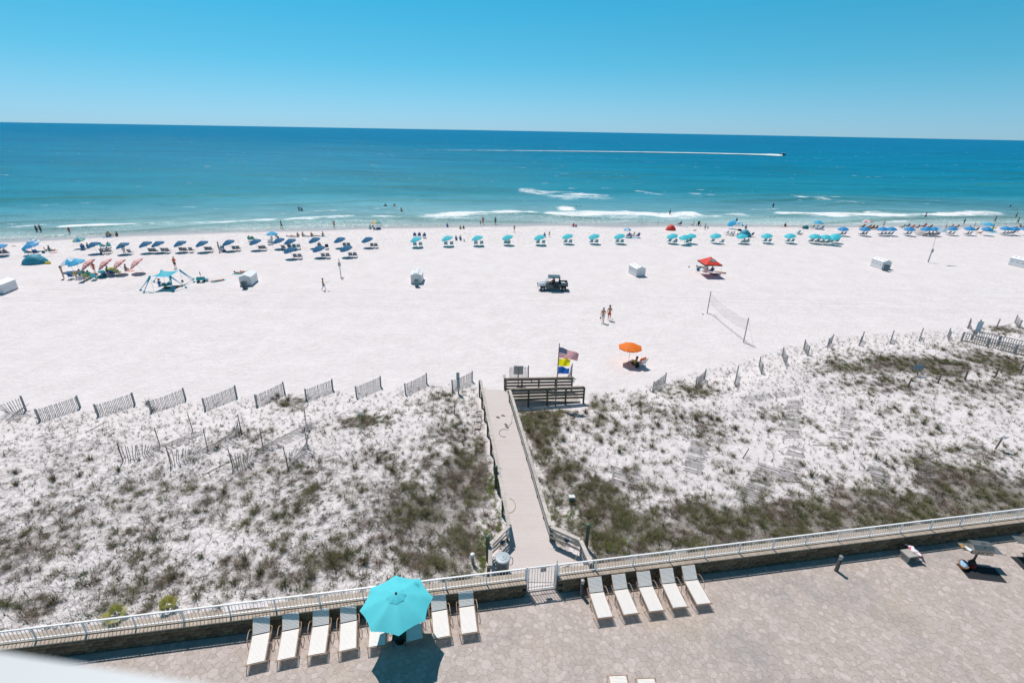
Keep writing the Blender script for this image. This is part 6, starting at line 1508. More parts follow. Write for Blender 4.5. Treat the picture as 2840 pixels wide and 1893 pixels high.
for x in (1.42, -1.41):
    for s in (-1, 1):
        wh = MB().lathe([(.20, -.12), (.30, -.12), (.33, -.07), (.33, .07), (.30, .12), (.20, .12)], 24, M=Matrix.Rotation(R_(90), 3, 'X'), cap=False).build('wheel', tyr, t, True); wh.location = (x, s * .66, .33)
        m = MB().lathe([(.001, -.1), (.2, -.115), (.21, .0), (.2, .115), (.001, .1)], 16, M=Matrix.Rotation(R_(90), 3, 'X')); m.build('rim', cage, wh)
        m = MB()
        for k in range(6): a = R_(60 * k); m.box((.115 * math.cos(a), s * .118, .115 * math.sin(a)), (.13, .02, .05), Matrix.Rotation(-a, 3, 'Y'))
        m.build('spokes', silv, wh)
dp = bx0 + Vector((-.1 - .25, -.32, .62)); person('driver in black with short reddish hair sitting inside the buggy', dp, 'chair', math.pi / 2, skin='light', top='black', bottom='black', hair='coral', sc=.98)

# ================================================================ CANOPIES AND TENTS
aq = mat('aqua_stretch_fabric', (.05, .50, .64), .65, var=.05, trans=.28)
P1, P2, P3, P4 = Vector((-46.58, 61.89, 1.95)), Vector((-44.25, 62.25, 1.95)), Vector((-46.92, 64.73, 1.95)), Vector((-44.75, 65.1, 1.95))
cc = Vector((-45.6, 63.5, hz(-45.6, 63.5))); t = thing('beach_canopy', 'aqua stretch fabric canopy held by long corner arms and sandbags', 'canopy', cc); z0 = cc.z
N = 14; vs = []
for i in range(N + 1):
    for j in range(N + 1):
        u, v = i / N, j / N; uu = u + .0; p = (P1 * (1 - u) + P2 * u) * (1 - v) + (P3 * (1 - u) + P4 * u) * v; c = (P1 + P2 + P3 + P4) / 4
        pull = .16 * (4 * u * (1 - u) * abs(2 * v - 1) ** 2 + 4 * v * (1 - v) * abs(2 * u - 1) ** 2); p = p.lerp(c, pull)
        p.z = 1.95 + z0 - .15 * (1 - abs(2 * u - 1) ** 2) - .15 * (1 - abs(2 * v - 1) ** 2) - .12 * (1 - abs(2 * u - 1) ** 2) * (1 - abs(2 * v - 1) ** 2); vs.append(p - cc)
m = MB().add(vs, [(i * (N + 1) + j, (i + 1) * (N + 1) + j, (i + 1) * (N + 1) + j + 1, i * (N + 1) + j + 1) for i in range(N) for j in range(N)]); m.build('canopy_fabric', aq, t, True)
for P, anc in ((P1, [(-48.3, 61.91), (-47.2, 60.96)]), (P2, [(-43.83, 61.62), (-43.22, 63.27)]), (P3, [(-49.12, 65.73), (-47.6, 66.9)]), (P4, [(-44.56, 67.19), (-43.68, 65.86)])):
    top = P - cc + Vector((0, 0, z0))
    for (ax_, ay_) in anc:
        g_ = Vector((ax_, ay_, hz(ax_, ay_) + .1)) - cc
        MB().tube([top, top.lerp(g_, .12) - Vector((0, 0, .08)), top.lerp(g_, .5) - Vector((0, 0, .04)), g_.lerp(top, .05), g_], [.12, .10, .045, .035, .10], 7).build('corner_arm', aq, t, True)
        MB().lathe([(.02, -.10), (.15, -.09), (.14, .02), (.05, .07), (.001, .08)], 8, g_).build('sandbag', aq, t, True)
    q = P - cc; MB().tube([(q.x, q.y, hz(P.x, P.y) - cc.z), (q.x, q.y, 1.93)], .014, 5).build('pole', polem, t)
# things in its shade
for i, (px, c, s_) in enumerate([((2150, 1090), 'teal', (.9, .5, .35)), ((2215, 1080), 'teal', (.7, .5, .4)), ((2180, 1130), 'brown', (.9, .35, .25)), ((2260, 1130), 'skyb', (.7, .45, .3))]):
    m = MB(); 
    m.lathe([(.40, 0), (.5, .3), (.45, .7), (.2, 1.0), (.001, 1.02)], 9, M=Matrix.Diagonal(s_)); m.tube([(-.15, 0, s_[2]), (0, 0, s_[2] + .12), (.15, 0, s_[2])], .015, 4)
    o = m.build('beach_bag', cloth(c), None, True); o.location = G(*KA(*px)); tag(o, ['teal beach bag piled at the left under the aqua canopy', 'teal beach bag at the back under the aqua canopy', 'brown beach bag in front under the aqua canopy', 'pale blue cooler bag at the right under the aqua canopy'][i], 'bag')
o = MB().lathe([(.001, 0), (.13, .06), (.16, .16), (.13, .26), (.001, .31)], 10).build('round_bag', mat('dark_ball', (.08, .09, .1), .7), None, True); o.location = G(*KB(30, 1045)); tag(o, 'dark round bag hanging below the right corner of the aqua canopy', 'bag')
# red canopy with emblem
redm = mat('red_canopy', (.72, .035, .02), .55, var=.05, trans=.18); blk = mat('black_valance', (.02, .03, .035), .6)
tc_ = Vector((29.7, 74.4, hz(29.7, 74.4))); t = thing('pop_up_canopy', 'red peaked canopy with black edge and oval emblem standing on four thin legs', 'canopy', tc_, math.atan2(.06, 2.57)); ex, ey = 1.32, 1.52
m = MB(); Nc = 16; vs = []
for i in range(Nc + 1):
    for j in range(Nc + 1):
        u, v = 2 * i / Nc - 1, 2 * j / Nc - 1; r_ = max(abs(u), abs(v)); h_ = .88 * (1 - r_) ** 1.12 + .0; fold = 0
        vs.append((u * ex, v * ey, 2.0 + h_ + fold))
m.add(vs, [(i * (Nc + 1) + j, (i + 1) * (Nc + 1) + j, (i + 1) * (Nc + 1) + j + 1, i * (Nc + 1) + j + 1) for i in range(Nc) for j in range(Nc)]).build('canopy_top', redm, t, True)
for a, b_ in (((-ex, -ey), (ex, -ey)), ((ex, -ey), (ex, ey)), ((ex, ey), (-ex, ey)), ((-ex, ey), (-ex, -ey))):
    MB().beam((*a, 1.90), (*b_, 1.90), .012, .2).build('valance', blk, t)
for sx in (-1, 1):
    for sy in (-1, 1): MB().tube([(sx * ex * .98, sy * ey * .98, 0), (sx * ex * .98, sy * ey * .98, 1.98)], .016, 6).build('leg', mat('white_leg', (.6, .62, .63), .4), t)
sl = math.atan2(.88, ey); M = Matrix.Rotation(sl, 3, 'X'); c0 = Vector((.12, -.72, 2.0 + .88 * (1 - .72 / ey) ** 1.12 + .035))
def oval(rx, ry, z, m_, nm):
    MB().prism([(rx * math.cos(R_(k * 15)), ry * math.sin(R_(k * 15))) for k in range(24)], z, z + .008, Matrix.Translation(c0) @ M.to_4x4()).build(nm, m_, t)
oval(.46, .34, 0, whitem, 'emblem_ring'); oval(.42, .30, .01, blk, 'emblem_field')
def letter(txt, size, m_, nm, loc, rot, parent, ext_=.004):
    cu = bpy.data.curves.new('txt', 'FONT'); cu.body = txt; cu.size = size; cu.extrude = ext_; cu.align_x = 'CENTER'; cu.align_y = 'CENTER'; cu.resolution_u = 2
    ob = bpy.data.objects.new('txt', cu); COL.objects.link(ob); dg = bpy.context.evaluated_depsgraph_get(); me = bpy.data.meshes.new_from_object(ob.evaluated_get(dg)); bpy.data.objects.remove(ob)
    me.materials.clear(); me.materials.append(m_); me.name = nm; o = link(nm, me, parent); o.location = loc; o.rotation_euler = rot; return o
g_ = letter('G', .52, whitem, 'emblem_letter', c0 + M @ Vector((0, 0, .026)), (sl, 0, 0), t); g_.scale = (1.35, 1, 1)
MB().box((.25, -ey - .012, 1.90), (.62, .01, .19)).build('valance_patch', redm, t)
letter('BULLDOGS', .12, mat('pink_letter', (.75, .42, .38), .6), 'valance_lettering', (.25, -ey - .022, 1.90), (math.pi / 2, 0, 0), t)
e5 = zc(1900, 700, .0595)
def X(o, lb, cat): return tag(o, lb, cat)
cb = mat('cooler_blue', (.02, .13, .32), .5)
tt = thing('cooler', 'tall blue cooler bag at the left leg of the red canopy', 'cooler', G(*e5(600, 850))); MB().box((0, 0, .24), (.38, .3, .46)).build('cooler_body', cb, tt); MB().box((0, 0, .49), (.4, .32, .05)).build('cooler_lid', mat('cooler_lid', (.03, .2, .42), .5), tt)
def towel(px, c, lb, rz=0, s_=(1.7, .8), K=None):
    m = MB(); N = 6; vs = []
    for i in range(N + 1):
        for j in range(4): vs.append((-s_[0] / 2 + s_[0] * i / N, -s_[1] / 2 + s_[1] * j / 3 + .03 * math.sin(i * 1.7), .025 + .012 * math.sin(i * 2.1 + j)))
    m.add(vs, [(i * 4 + j, (i + 1) * 4 + j, (i + 1) * 4 + j + 1, i * 4 + j + 1) for i in range(N) for j in range(3)])
    o = m.build('towel', cloth(c)); o.location = G(*(K(*px) if K else px)); o.rotation_euler = (0, 0, rz); tag(o, lb, 'towel'); return o
towel((860, 730), 'aqua', 'turquoise towel behind the red canopy', .1, K=e5); towel((1640, 960), 'pale', 'pale towel at the right front of the red canopy', -.5, K=e5)
person('sunbather lying on the turquoise towel behind the red canopy', G(*e5(760, 700)), 'prone', 1.5, skin='tan', bottom='teal', suit=True)
person('sunbather lying at the right leg of the red canopy', G(*e5(1620, 950)), 'lie', -2.2, skin='light', bottom='coral', suit=True, hair='brown')
person('blond person leaning over in the shade of the red canopy', G(*e5(1040, 850)), 'cross', 1.0, skin='light', top='tan', bottom='pink', hair='blond', long=True)
p = G(*e5(1180, 960)); chair('blue chair in the shade of the red canopy', None, 'blue', .1, None, p); person('person in a pale cap and shirt in the blue chair under the red canopy', p, 'chair', .1, skin='light', top='pale', bottom='navy', hair='black')
person('person in dark clothes lying in front under the red canopy', G(*e5(1400, 1050)), 'lie', -1.4, skin='tan', top='skyb', bottom='black', hair='black')
p = G(*e5(840, 860)); chair('white chair left under the red canopy', None, 'white', .2, None, p)
o = MB().lathe([(.07, 0), (.09, .04), (.09, .2), (.06, .24)], 10).build('tin', mat('tin_grey', (.10, .10, .10), .5)); o.location = G(*e5(180, 700)); tag(o, 'small dark tin alone on the sand left of the red canopy', 'tin')
# dome tents
def dome(label, px, m_, rx, ry, h, rz, K):
    p = G(*K(*px)); t = thing('dome_tent', label, 'tent', p, rz); m = MB(); n1, n2 = 10, 8; vs = []
    for i in range(n1 + 1):
        a = math.pi * i / n1
        for j in range(n2 + 1):
            b_ = -math.pi * .5 + math.pi * .85 * j / n2; rib = 1 + .05 * math.cos(i * math.pi * 4 / n1)
            vs.append((rx * math.cos(a) * math.cos(b_) ** .6 * rib if abs(b_) < 1.57 else 0, ry * math.sin(b_), max(0, h * math.sin(a) * (math.cos(b_) ** .7 if abs(b_) < 1.57 else 0) * rib)))
    m.add(vs, [(i * (n2 + 1) + j, (i + 1) * (n2 + 1) + j, (i + 1) * (n2 + 1) + j + 1, i * (n2 + 1) + j + 1) for i in range(n1) for j in range(n2)])
    m.build('tent_shell', m_, t, True)
    for k in (2, 5, 8): MB().tube([(rx * 1.02 * math.cos(math.pi * k / 10) * c, ry * s_, h * 1.02 * math.sin(math.pi * k / 10) * c) for c, s_ in [(math.cos(q) ** .65, math.sin(q)) for q in [-1.4 + .36 * w_ for w_ in range(7)]]], .012, 4).build('tent_rib', cloth('skyb'), t)
    MB().prism([(-rx, -ry * .9), (rx, -ry * .9), (rx, ry * .7), (-rx, ry * .7)], 0, .02).build('tent_floor', cloth('grey'), t)
tb = mat('tent_blue', (.03, .30, .42), .6, var=.1, trans=.15)
dome('large blue pop up dome tent with dark ribs near the left edge', (465, 800), tb, 1.55, 1.2, 1.35, .35, KA)
dome('red angular beach tent near the water right of centre', (1695, 368), mat('tent_red', (.75, .05, .03), .6, trans=.2), 1.1, .9, 1.2, .3, KD)
dome('blue dome tent behind the thirteenth turquoise parasol', (775, 452), tb, 1.3, 1.0, 1.45, -.4, KE)
# ================================================================ SMALL BEACH THINGS
def lump(nm, lb, cat, K, c, col, prof, sq=(1, 1, 1), rz=0, z=None, n_=10, extra=None):
    m = MB().lathe(prof, n_, M=Matrix.Diagonal(sq))
    if extra: extra(m)
    o = m.build(nm, cloth(col), None, True); o.location = G(*K(*c)) if z is None else Vector((*at(*K(*c), z)[:2], z)); o.rotation_euler = (0, 0, rz); tag(o, lb, cat); return o
ring = lambda R, r: [(R + r * math.cos(R_(a)), r + r * math.sin(R_(a))) for a in range(0, 361, 40)]
lump('bag', 'yellow and brown bag right of the big blue dome tent', 'bag', KA, (628, 805), 'yellow', [(.3, 0), (.38, .12), (.3, .28), (.001, .32)], (1.3, .7, 1))
lump('swim_ring', 'aqua swim ring held up left of the second flowered parasol', 'swim ring', KA, (1332, 920), 'aqua', ring(.35, .13), z=.7)
lump('swim_ring', 'lime swim ring held up by the woman under the flowered parasols', 'swim ring', KA, (1452, 885), 'lime', ring(.35, .14), z=.9)
lump('inflatable_boat', 'small teal inflatable boat in front of the flowered parasols', 'inflatable', KA, (1330, 985), 'teal', ring(.45, .13), (1.5, .8, 1), .3)
lump('board', 'pink and white skim board beside the person in grey', 'board', KA, (1705, 900), 'coral', [(.45, 0), (.47, .02), (.4, .04), (.001, .045)], (1.1, .55, 1), .5)
lump('board', 'orange board lying in front of the family group', 'board', KA, (700, 662), 'coral', [(.5, 0), (.5, .04), (.001, .05)], (1.1, .5, 1), .2)
lump('cooler', 'teal cooler beside the blue parasol at the far left', 'cooler', KA, (570, 665), 'teal', [(.3, 0), (.3, .38), (.001, .4)], (1, .8, 1), n_=4)
lump('bucket', 'blue bucket under the leftmost navy parasol', 'bucket', KA, (1322, 682), 'blue', [(.12, 0), (.17, .3), (.14, .3)])
lump('seaweed', 'dark clump of seaweed alone on the sand near the left edge', 'seaweed', KA, (180, 578), 'brown', [(.3, 0), (.25, .05), (.001, .09)], (1.2, .8, 1))
lump('red_bag', 'red patterned bag beside the person in red near the water', 'bag', KD, (458, 322), 'pink', [(.25, 0), (.28, .3), (.2, .5), (.001, .52)], (1, .6, 1))
lump('dark_bag', 'dark bag lying alone beyond the red tent', 'bag', KD, (2010, 375), 'black', [(.3, 0), (.3, .12), (.001, .2)], (1.2, .6, 1))
lump('flat_board', 'small board lying near the red tent', 'board', KD, (1895, 327), 'grey', [(.4, 0), (.4, .03), (.001, .04)], (1.2, .5, 1))
lump('green_bag', 'bright green mat in the shell parasol shade', 'mat', KE, (655, 358), 'lime', [(.6, 0), (.6, .04), (.001, .1)], (1, .6, 1))
lump('dark_bag', 'dark bag under the leaning blue and white parasol', 'bag', KE, (712, 375), 'navy', [(.4, 0), (.42, .2), (.2, .4), (.001, .42)], (1.2, .7, 1))
lump('cart', 'teal loaded beach cart near the water on the right', 'cart', KE, (1568, 350), 'teal', [(.55, 0), (.65, .3), (.5, .7), (.001, .85)], (1.2, .8, 1))
lump('purple_bag', 'purple bag in the navy parasol row', 'bag', KB, (1777, 615), 'stripe' if False else 'pink', [(.2, 0), (.24, .3), (.1, .45), (.001, .45)])
lump('rubber_ring', 'black inner tube floating left of the orange one', 'float', KC, (323, 58), 'black', ring(.5, .16), z=SEA_Z - .02)
lump('rubber_ring', 'orange swim ring floating right of the black tube', 'float', KC, (440, 56), 'coral', ring(.48, .15), z=SEA_Z - .02)
for c, lb in (((323, 58), 'black inner tube'), ((440, 56), 'orange swim ring')):
    q = at(*KC(*c), SEA_Z); person('swimmer sitting in the %s' % lb, Vector((q.x, q.y, SEA_Z - .12)), 'sit', .8, skin='brown', bottom='black', hair='black')
for c, lb in (((464, 58), 'left'), ((519, 58), 'right')):
    q = at(*KD(*c), SEA_Z); person('swimmer up to the neck behind the breaking wave, %s one' % lb, Vector((q.x, q.y, SEA_Z - 1.38)), 'stand', 0, skin='dark', bottom='black', hair='black')
towel((435, 328), 'skyb', 'pale blue towel under the person in red near the water', .1, K=KD); towel((1405, 460), 'blue', 'blue towel by the water under the person in tan', .1, K=KA)
towel((500, 1030), 'aqua', 'turquoise towel with a sunbather beside the cart', .9, K=KB); towel((770, 936), 'aqua', 'aqua towel left of the shed', .1, K=KB); towel((850, 925), 'pink', 'pink towel left of the shed', .2, K=KB)
towel((1650, 340), 'white', 'white towel with toys near the water at the centre', .1, K=KC); towel((1300, 328), 'coral', 'pink towel alone near the water at the right', .1, K=KE); towel((1535, 335), 'coral', 'pink towel left of the teal beach cart', .3, K=KE)
for i, x in enumerate((1437, 1493, 1540, 1602, 1668, 1718, 1792, 1862)): towel((x, 460 - i), ('white', 'skyb', 'pale')[i % 3], '%s towel in the long line of sunbathers near the water' % ['leftmost', 'second', 'third', 'fourth', 'fifth', 'sixth', 'seventh', 'rightmost'][i], .05, (1.5, .8), K=KB)
towel((1180, 470), 'skyb', 'blanket under the small pale parasol group', .0, (2.6, 1.2), K=KD)
towel((1950, 400), 'aqua', 'turquoise cloth on the sand before the twelfth royal blue parasol', .3, (2.2, 1.2), K=KF); towel((480, 350), 'skyb', 'pale blue sheet behind the fourth royal blue parasol', .2, (3, 1.4), K=KF)
# wagon, beach ball, disc
p = G(*KB(275, 1045)); t = thing('beach_wagon', 'turquoise fabric beach wagon with upright black handle', 'wagon', p, .25)
tq2 = mat('wagon_turquoise', (.03, .40, .40), .7, var=.1)
m = MB(); m.box((0, -.26, .48), (.95, .02, .36)).box((0, .26, .48), (.95, .02, .36)).box((-.47, 0, .48), (.02, .52, .36)).box((.47, 0, .48), (.02, .52, .36)).box((0, 0, .31), (.94, .52, .02)); m.build('wagon_tub', tq2, t)
for sx in (-1, 1):
    for sy in (-1, 1): MB().lathe([(.001, -.04), (.14, -.04), (.14, .04), (.001, .04)], 12, (sx * .36, sy * .3, .14), Matrix.Rotation(R_(90), 3, 'X')).build('wheel', blackp, t)
MB().tube([(-.05, .2, .3), (.0, .3, .95)], .015, 5).tube([(.0, .3, .95), (-.08, .3, 1.35)], .05, 6).build('handle', blackp, t)
bbm, n, L, b = NT('beach_ball'); tcx = n.new('ShaderNodeTexCoord').outputs['Object']; wv = n.new('ShaderNodeTexWave'); wv.inputs['Scale'].default_value = 1.6; L.new(tcx, wv.inputs['Vector'])
L.new(mixc(n, L, mapr(n, L, wv.outputs[0], .45, .55), (.6, .66, .7), (.10, .38, .6)), b.inputs['Base Color']); b.inputs['Roughness'].default_value = .3
o = MB().lathe([(.24 * math.sin(R_(a)) + .0005, .24 - .24 * math.cos(R_(a))) for a in range(0, 181, 15)], 16).build('beach_ball', bbm, None, True); o.location = G(*KB(350, 1035)); tag(o, 'blue and white beach ball right of the turquoise wagon', 'ball')
p = G(*KB(1875, 1150)); o = MB().lathe([(.001, 0), (.13, .0), (.14, .02), (.001, .03)], 14).build('flying_disc', cloth('skyb')); o.location = p + Vector((.55, 0, 1.05)); tag(o, 'pale blue disc held by the boy in blue shorts', 'disc')
p = G(*KB(552, 650)); t = thing('beach_cart', 'loaded beach cart with purple bag and teal towel in the navy row', 'cart', p, .1)
MB().box((0, 0, .45), (.6, .5, .6)).build('cart_body', cloth('pale'), t); MB().box((.05, .05, .85), (.5, .4, .25)).build('cart_load', cloth('teal'), t)
for s in (-1, 1): MB().lathe([(.001, -.04), (.16, -.04), (.16, .04), (.001, .04)], 12, (.3, s * .3, .16), Matrix.Rotation(R_(90), 3, 'X')).build('wheel', blackp, t)
p = G(*KD(2058, 312)); t = thing('stroller', 'black stroller with a yellow patch near the water', 'stroller', p, .4)
MB().lathe([(.25, .35), (.32, .6), (.33, .9), (.2, 1.1), (.001, 1.15)], 10, M=Matrix.Diagonal((1, .8, 1))).build('hood', cloth('black'), t, True); MB().box((0, -.28, .75), (.3, .05, .25)).build('yellow_patch', cloth('lime'), t)
for sx in (-1, 1): MB().tube([(sx * .28, .3, .1), (sx * .24, 0, .5), (sx * .24, -.35, 1.05)], .015, 5).lathe([(.001, -.03), (.13, -.03), (.13, .03), (.001, .03)], 10, (sx * .3, .32, .13), Matrix.Rotation(R_(90), 3, 'Y')).lathe([(.001, -.03), (.13, -.03), (.13, .03), (.001, .03)], 10, (sx * .3, -.3, .13), Matrix.Rotation(R_(90), 3, 'Y')).build('stroller_frame', blackp, t)
for i, (c, lb) in enumerate([((1318, 297), 'left'), ((1527, 297), 'right')]):
    p = G(*KD(*c)); t = thing('fishing_rod', 'thin fishing rod in a holder at the water edge, %s one' % lb, 'fishing rod', p); MB().tube([(0, 0, -.1), (0, .03, 1.0)], .03, 6).build('holder', blackp, t); MB().tube([(0, .03, 1.0), (0, .3, 2.6)], [.015, .006], 5).build('rod', blackp, t)
p = G(*KC(238, 345)); lump('cooler', 'blue cooler under the rainbow parasol', 'cooler', KC, (243, 358), 'blue', [(.35, 0), (.35, .4), (.001, .45)], (1.1, .8, 1), n_=6); lump('bucket', 'red bucket under the rainbow parasol', 'bucket', KC, (218, 358), 'red', [(.15, 0), (.2, .35), (.15, .36)]); lump('bag', 'pale blue bag under the rainbow parasol', 'bag', KC, (178, 360), 'skyb', [(.25, 0), (.25, .35), (.1, .5), (.001, .5)])
lump('red_chair_bag', 'orange bucket left of the rainbow parasol', 'bucket', KC, (160, 325), 'orange', [(.15, 0), (.2, .35), (.15, .36)])
t = thing('folding_table', 'dark camping table behind the rainbow parasol', 'table', G(*KC(243, 312))); MB().box((0, 0, .6), (1.0, .5, .04)).build('table_top', cloth('stripe' if False else 'navy'), t)
for sx in (-1, 1): MB().tube([(sx * .45, -.2, 0), (sx * .45, .2, .58)], .015, 4).tube([(sx * .45, .2, 0), (sx * .45, -.2, .58)], .015, 4).build('leg', blackp, t)
lump('yellow_ring', 'yellow swim ring held by the child at the right', 'swim ring', KF, (1962, 345), 'yellow', ring(.34, .12), z=.2)
lump('small_ball', 'small red ball at the water edge on the right', 'ball', KF, (1653, 317), 'red', [(.001, 0), (.13, .1), (.001, .26)])
t = thing('pink_float', 'upright hot pink float in the right crowd', 'float', G(*KF(1055, 335))); MB().box((0, 0, .6), (.5, .12, .9), Matrix.Rotation(.5, 3, 'Y')).build('float_body', cloth('pink'), t)
t = thing('cargo_trailer', 'pale wire sided beach cart left under the seventh royal blue parasol', 'cart', G(*KF(992, 430)), .2)
MB().box((0, 0, .35), (2.2, 1.0, .05)).build('cart_floor', fpost, t)
m = MB()
for k in range(12): m.box((-1.1 + .2 * k, -.5, .6), (.03, .03, .55)).box((-1.1 + .2 * k, .5, .6), (.03, .03, .55))
m.box((0, -.5, .87), (2.2, .04, .04)).box((0, .5, .87), (2.2, .04, .04)); m.build('cart_rails', polem, t)
# ================================================================ POLES, FLAGS, NET
def flag_mesh(name, w_, h_, m_, amp, seed, droop=.0, taper=0.0):
    r = random.Random(seed); nx, ny = 18, 8; vs = []; uv = []
    for i in range(nx + 1):
        for j in range(ny + 1):
            u, v = i / nx, j / ny
            vs.append((w_ * u * (1 - .04 * v), amp * u ** .6 * math.sin(u * 8.5 + v * 2.2 + seed), -h_ * (v * (1 - taper * u) + taper * u * .55) - droop * u * u + .03 * math.sin(u * 7 + seed))); uv.append((u, v))
    fs = [(i * (ny + 1) + j, (i + 1) * (ny + 1) + j, (i + 1) * (ny + 1) + j + 1, i * (ny + 1) + j + 1) for i in range(nx) for j in range(ny)]
    me = MB().add(vs, fs).mesh(name, m_, True); l = me.uv_layers.new(name='UVMap')
    for lp in me.loops: l.data[lp.index].uv = uv[lp.vertex_index]
    return me
fx, fy = 3.5, 34.15; d = ray(1546.7, 953.5); ft = CAM_H + d.z * fy / d.y; fz = hz(fx, fy)
t = thing('flagpole', 'thin grey brown flagpole standing before the boardwalk ramp', 'flagpole', (fx, fy, fz)); MB().tube([(0, 0, -.2), (.03, 0, ft - fz)], [.045, .032], 10).build('pole', mat('pole_taupe', (.22, .19, .165), .5), t); MB().lathe([(.04, 0), (.05, .03), (.001, .06)], 8, (.03, 0, ft - fz)).build('truck', woodb, t)
usm, n, L, b = NT('stars_and_stripes'); uvn = n.new('ShaderNodeUVMap').outputs[0]; sx_ = n.new('ShaderNodeSeparateXYZ'); L.new(uvn, sx_.inputs[0])
st_ = math_(n, L, 'LESS_THAN', math_(n, L, 'MODULO', math_(n, L, 'MULTIPLY', sx_.outputs[1], 13.0), 2.0), 1.0)
base = mixc(n, L, st_, (.74, .72, .74), (.62, .02, .035))
can = math_(n, L, 'MULTIPLY', math_(n, L, 'LESS_THAN', sx_.outputs[0], .40), math_(n, L, 'LESS_THAN', sx_.outputs[1], 7 / 13))
mp = n.new('ShaderNodeMapping'); mp.inputs['Scale'].default_value = (27.5, 16.7, 1); mp.inputs['Rotation'].default_value = (0, 0, 0); L.new(uvn, mp.inputs[0]); vo = n.new('ShaderNodeTexVoronoi'); vo.inputs['Scale'].default_value = 1; vo.inputs['Randomness'].default_value = 0; vo.voronoi_dimensions = '2D'; L.new(mp.outputs[0], vo.inputs['Vector'])
star = math_(n, L, 'LESS_THAN', vo.outputs['Distance'], .3)
ck = n.new('ShaderNodeTexChecker'); ck.inputs['Scale'].default_value = 1.0; L.new(mp.outputs[0], ck.inputs['Vector'])
star = math_(n, L, 'MULTIPLY', star, ck.outputs['Fac'])
base = mixc(n, L, can, base, mixc(n, L, star, (.012, .04, .13), (.74, .75, .78))); L.new(base, b.inputs['Base Color']); b.inputs['Roughness'].default_value = .8
tr = n.new('ShaderNodeBsdfTranslucent'); ms = n.new('ShaderNodeMixShader'); ms.inputs[0].default_value = .6; L.new(base, tr.inputs[0]); L.new(b.outputs[0], ms.inputs[1]); L.new(tr.outputs[0], ms.inputs[2]); L.new(ms.outputs[0], n['Material Output'].inputs[0])
yf = mat('yellow_flag', (.95, .80, .01), .75, var=.03, trans=.55); bf = mat('blue_flag', (.02, .13, .46), .75, var=.03, trans=.5); wf = mat('white_flag', (.62, .74, .82), .7, var=.08, trans=.4)
for nm, lb, w_, h_, m_, zt, sd_, dr, tp in (('flag', 'american flag with stars and stripes at the top of the pole', 1.45, .86, usm, ft - .28, 1.0, .28, .35), ('flag', 'plain yellow flag below the american flag', .86, .62, yf, ft - 1.17, 3.0, .0, .05), ('flag', 'plain blue flag lowest on the pole', .84, .62, bf, ft - 1.84, 5.2, .02, .25)):
    o = link(nm, flag_mesh(nm, w_, h_, m_, .085, sd_, dr, tp)); o.location = (fx + .06, fy, zt); o.rotation_euler = (0, 0, -.12); tag(o, lb, 'flag')
p = G(*KF(1100, 785)); t = thing('flagpole', 'very tall thin pale pole with a box near its foot on the right beach', 'flagpole', p); MB().tube([(0, 0, -.2), (0, 0, 2.2)], [.12, .09], 10).tube([(0, 0, 2.2), (-.25, .0, 6.2)], [.035, .02], 8).build('pole', mat('pale_pole', (.52, .53, .54), .5), t); MB().box((0, -.12, 2.0), (.38, .06, .62)).build('notice_box', mat('notice_grey', (.42, .44, .44), .5), t)
m = MB()
for k in range(5): m.box((0, -.152, 2.22 - k * .11), (.28, .004, .035))
m.build('printing', MATS['print_grey'], t)
o = link('flag', flag_mesh('flag', 1.7, .95, wf, .12, 2.0, .1, .1)); o.location = p + Vector((-.22, 0, 6.1)); tag(o, 'thin white flag with a pale blue mark on the tall right pole', 'flag')
p = G(*KB(2098, 985)); t = thing('sign_post', 'pale post with a small notice standing in the sand left of centre', 'sign', p); MB().tube([(0, 0, -.2), (0, 0, 2.75)], .055, 8).build('pole', fpost, t); MB().box((.0, -.07, 1.95), (.42, .03, .55)).build('notice', mat('notice_pale', (.55, .56, .58), .6), t)
m = MB()
for k in range(5): m.box((0, -.09, 2.15 - k * .1), (.3, .004, .035))
m.build('printing', MATS['print_grey'], t); MB().box((.25, -.15, .0), (.5, .3, .06)).build('base_plate', blackp, t)
q0, q1 = Vector((24.05, 47.9, 0)), Vector((23.45, 56.9, 0)); q0.z = hz(*q0[:2]); q1.z = hz(*q1[:2])
t = thing('volleyball_net', 'beach volleyball net sagging between two pale posts', 'net', (q0 + q1) / 2); O = t.location.copy()
pp_ = mat('pale_timber', (.40, .38, .36), .7)
for q, h in ((q0, 2.75), (q1, 2.75)): MB().tube([q - O - Vector((0, 0, .3)), q - O + Vector((0, 0, h))], .055, 8).build('net_post', pp_, t)
nm_ = mat('net_cord', (.34, .33, .33), .8); m = MB(); NN = 84
def npt(u, v): p = q0.lerp(q1, u); return p - O + Vector((0, 0, 2.5 - v * 1.0 - (.32 + .1 * v) * 4 * u * (1 - u)))
for v in [k / 9 for k in range(10)]: m.tube([npt(u / 24, v) for u in range(25)], .0028 if 0 < v < 1 else .011, 4, cap=False)
for k in range(NN + 1): m.tube([npt(k / NN, v / 4) for v in range(5)], .0028, 4, cap=False)
m.build('netting', nm_, t)
m = MB()
for q in (q0, q1): pass
m.tube([q0 - O + Vector((0, 0, .05)), q0 - O + Vector((.9, -1.0, .02))], .012, 4).tube([q1 - O + Vector((0, 0, .05)), q1 - O + Vector((.9, -.9, .02))], .012, 4); m.build('guy_rope', nm_, t)
m = MB(); m.tube([q0 - O + Vector((0, 0, 2.6)), q0 - O + Vector((.55, -1.1, .03))], .008, 4).build('guy_rope', nm_, t)
lump('dark_stone', 'small dark thing on the sand left of the volleyball net', 'stone', zc(1900, 780, .4), (123, 229), 'black', [(.1, 0), (.1, .05), (.001, .08)])
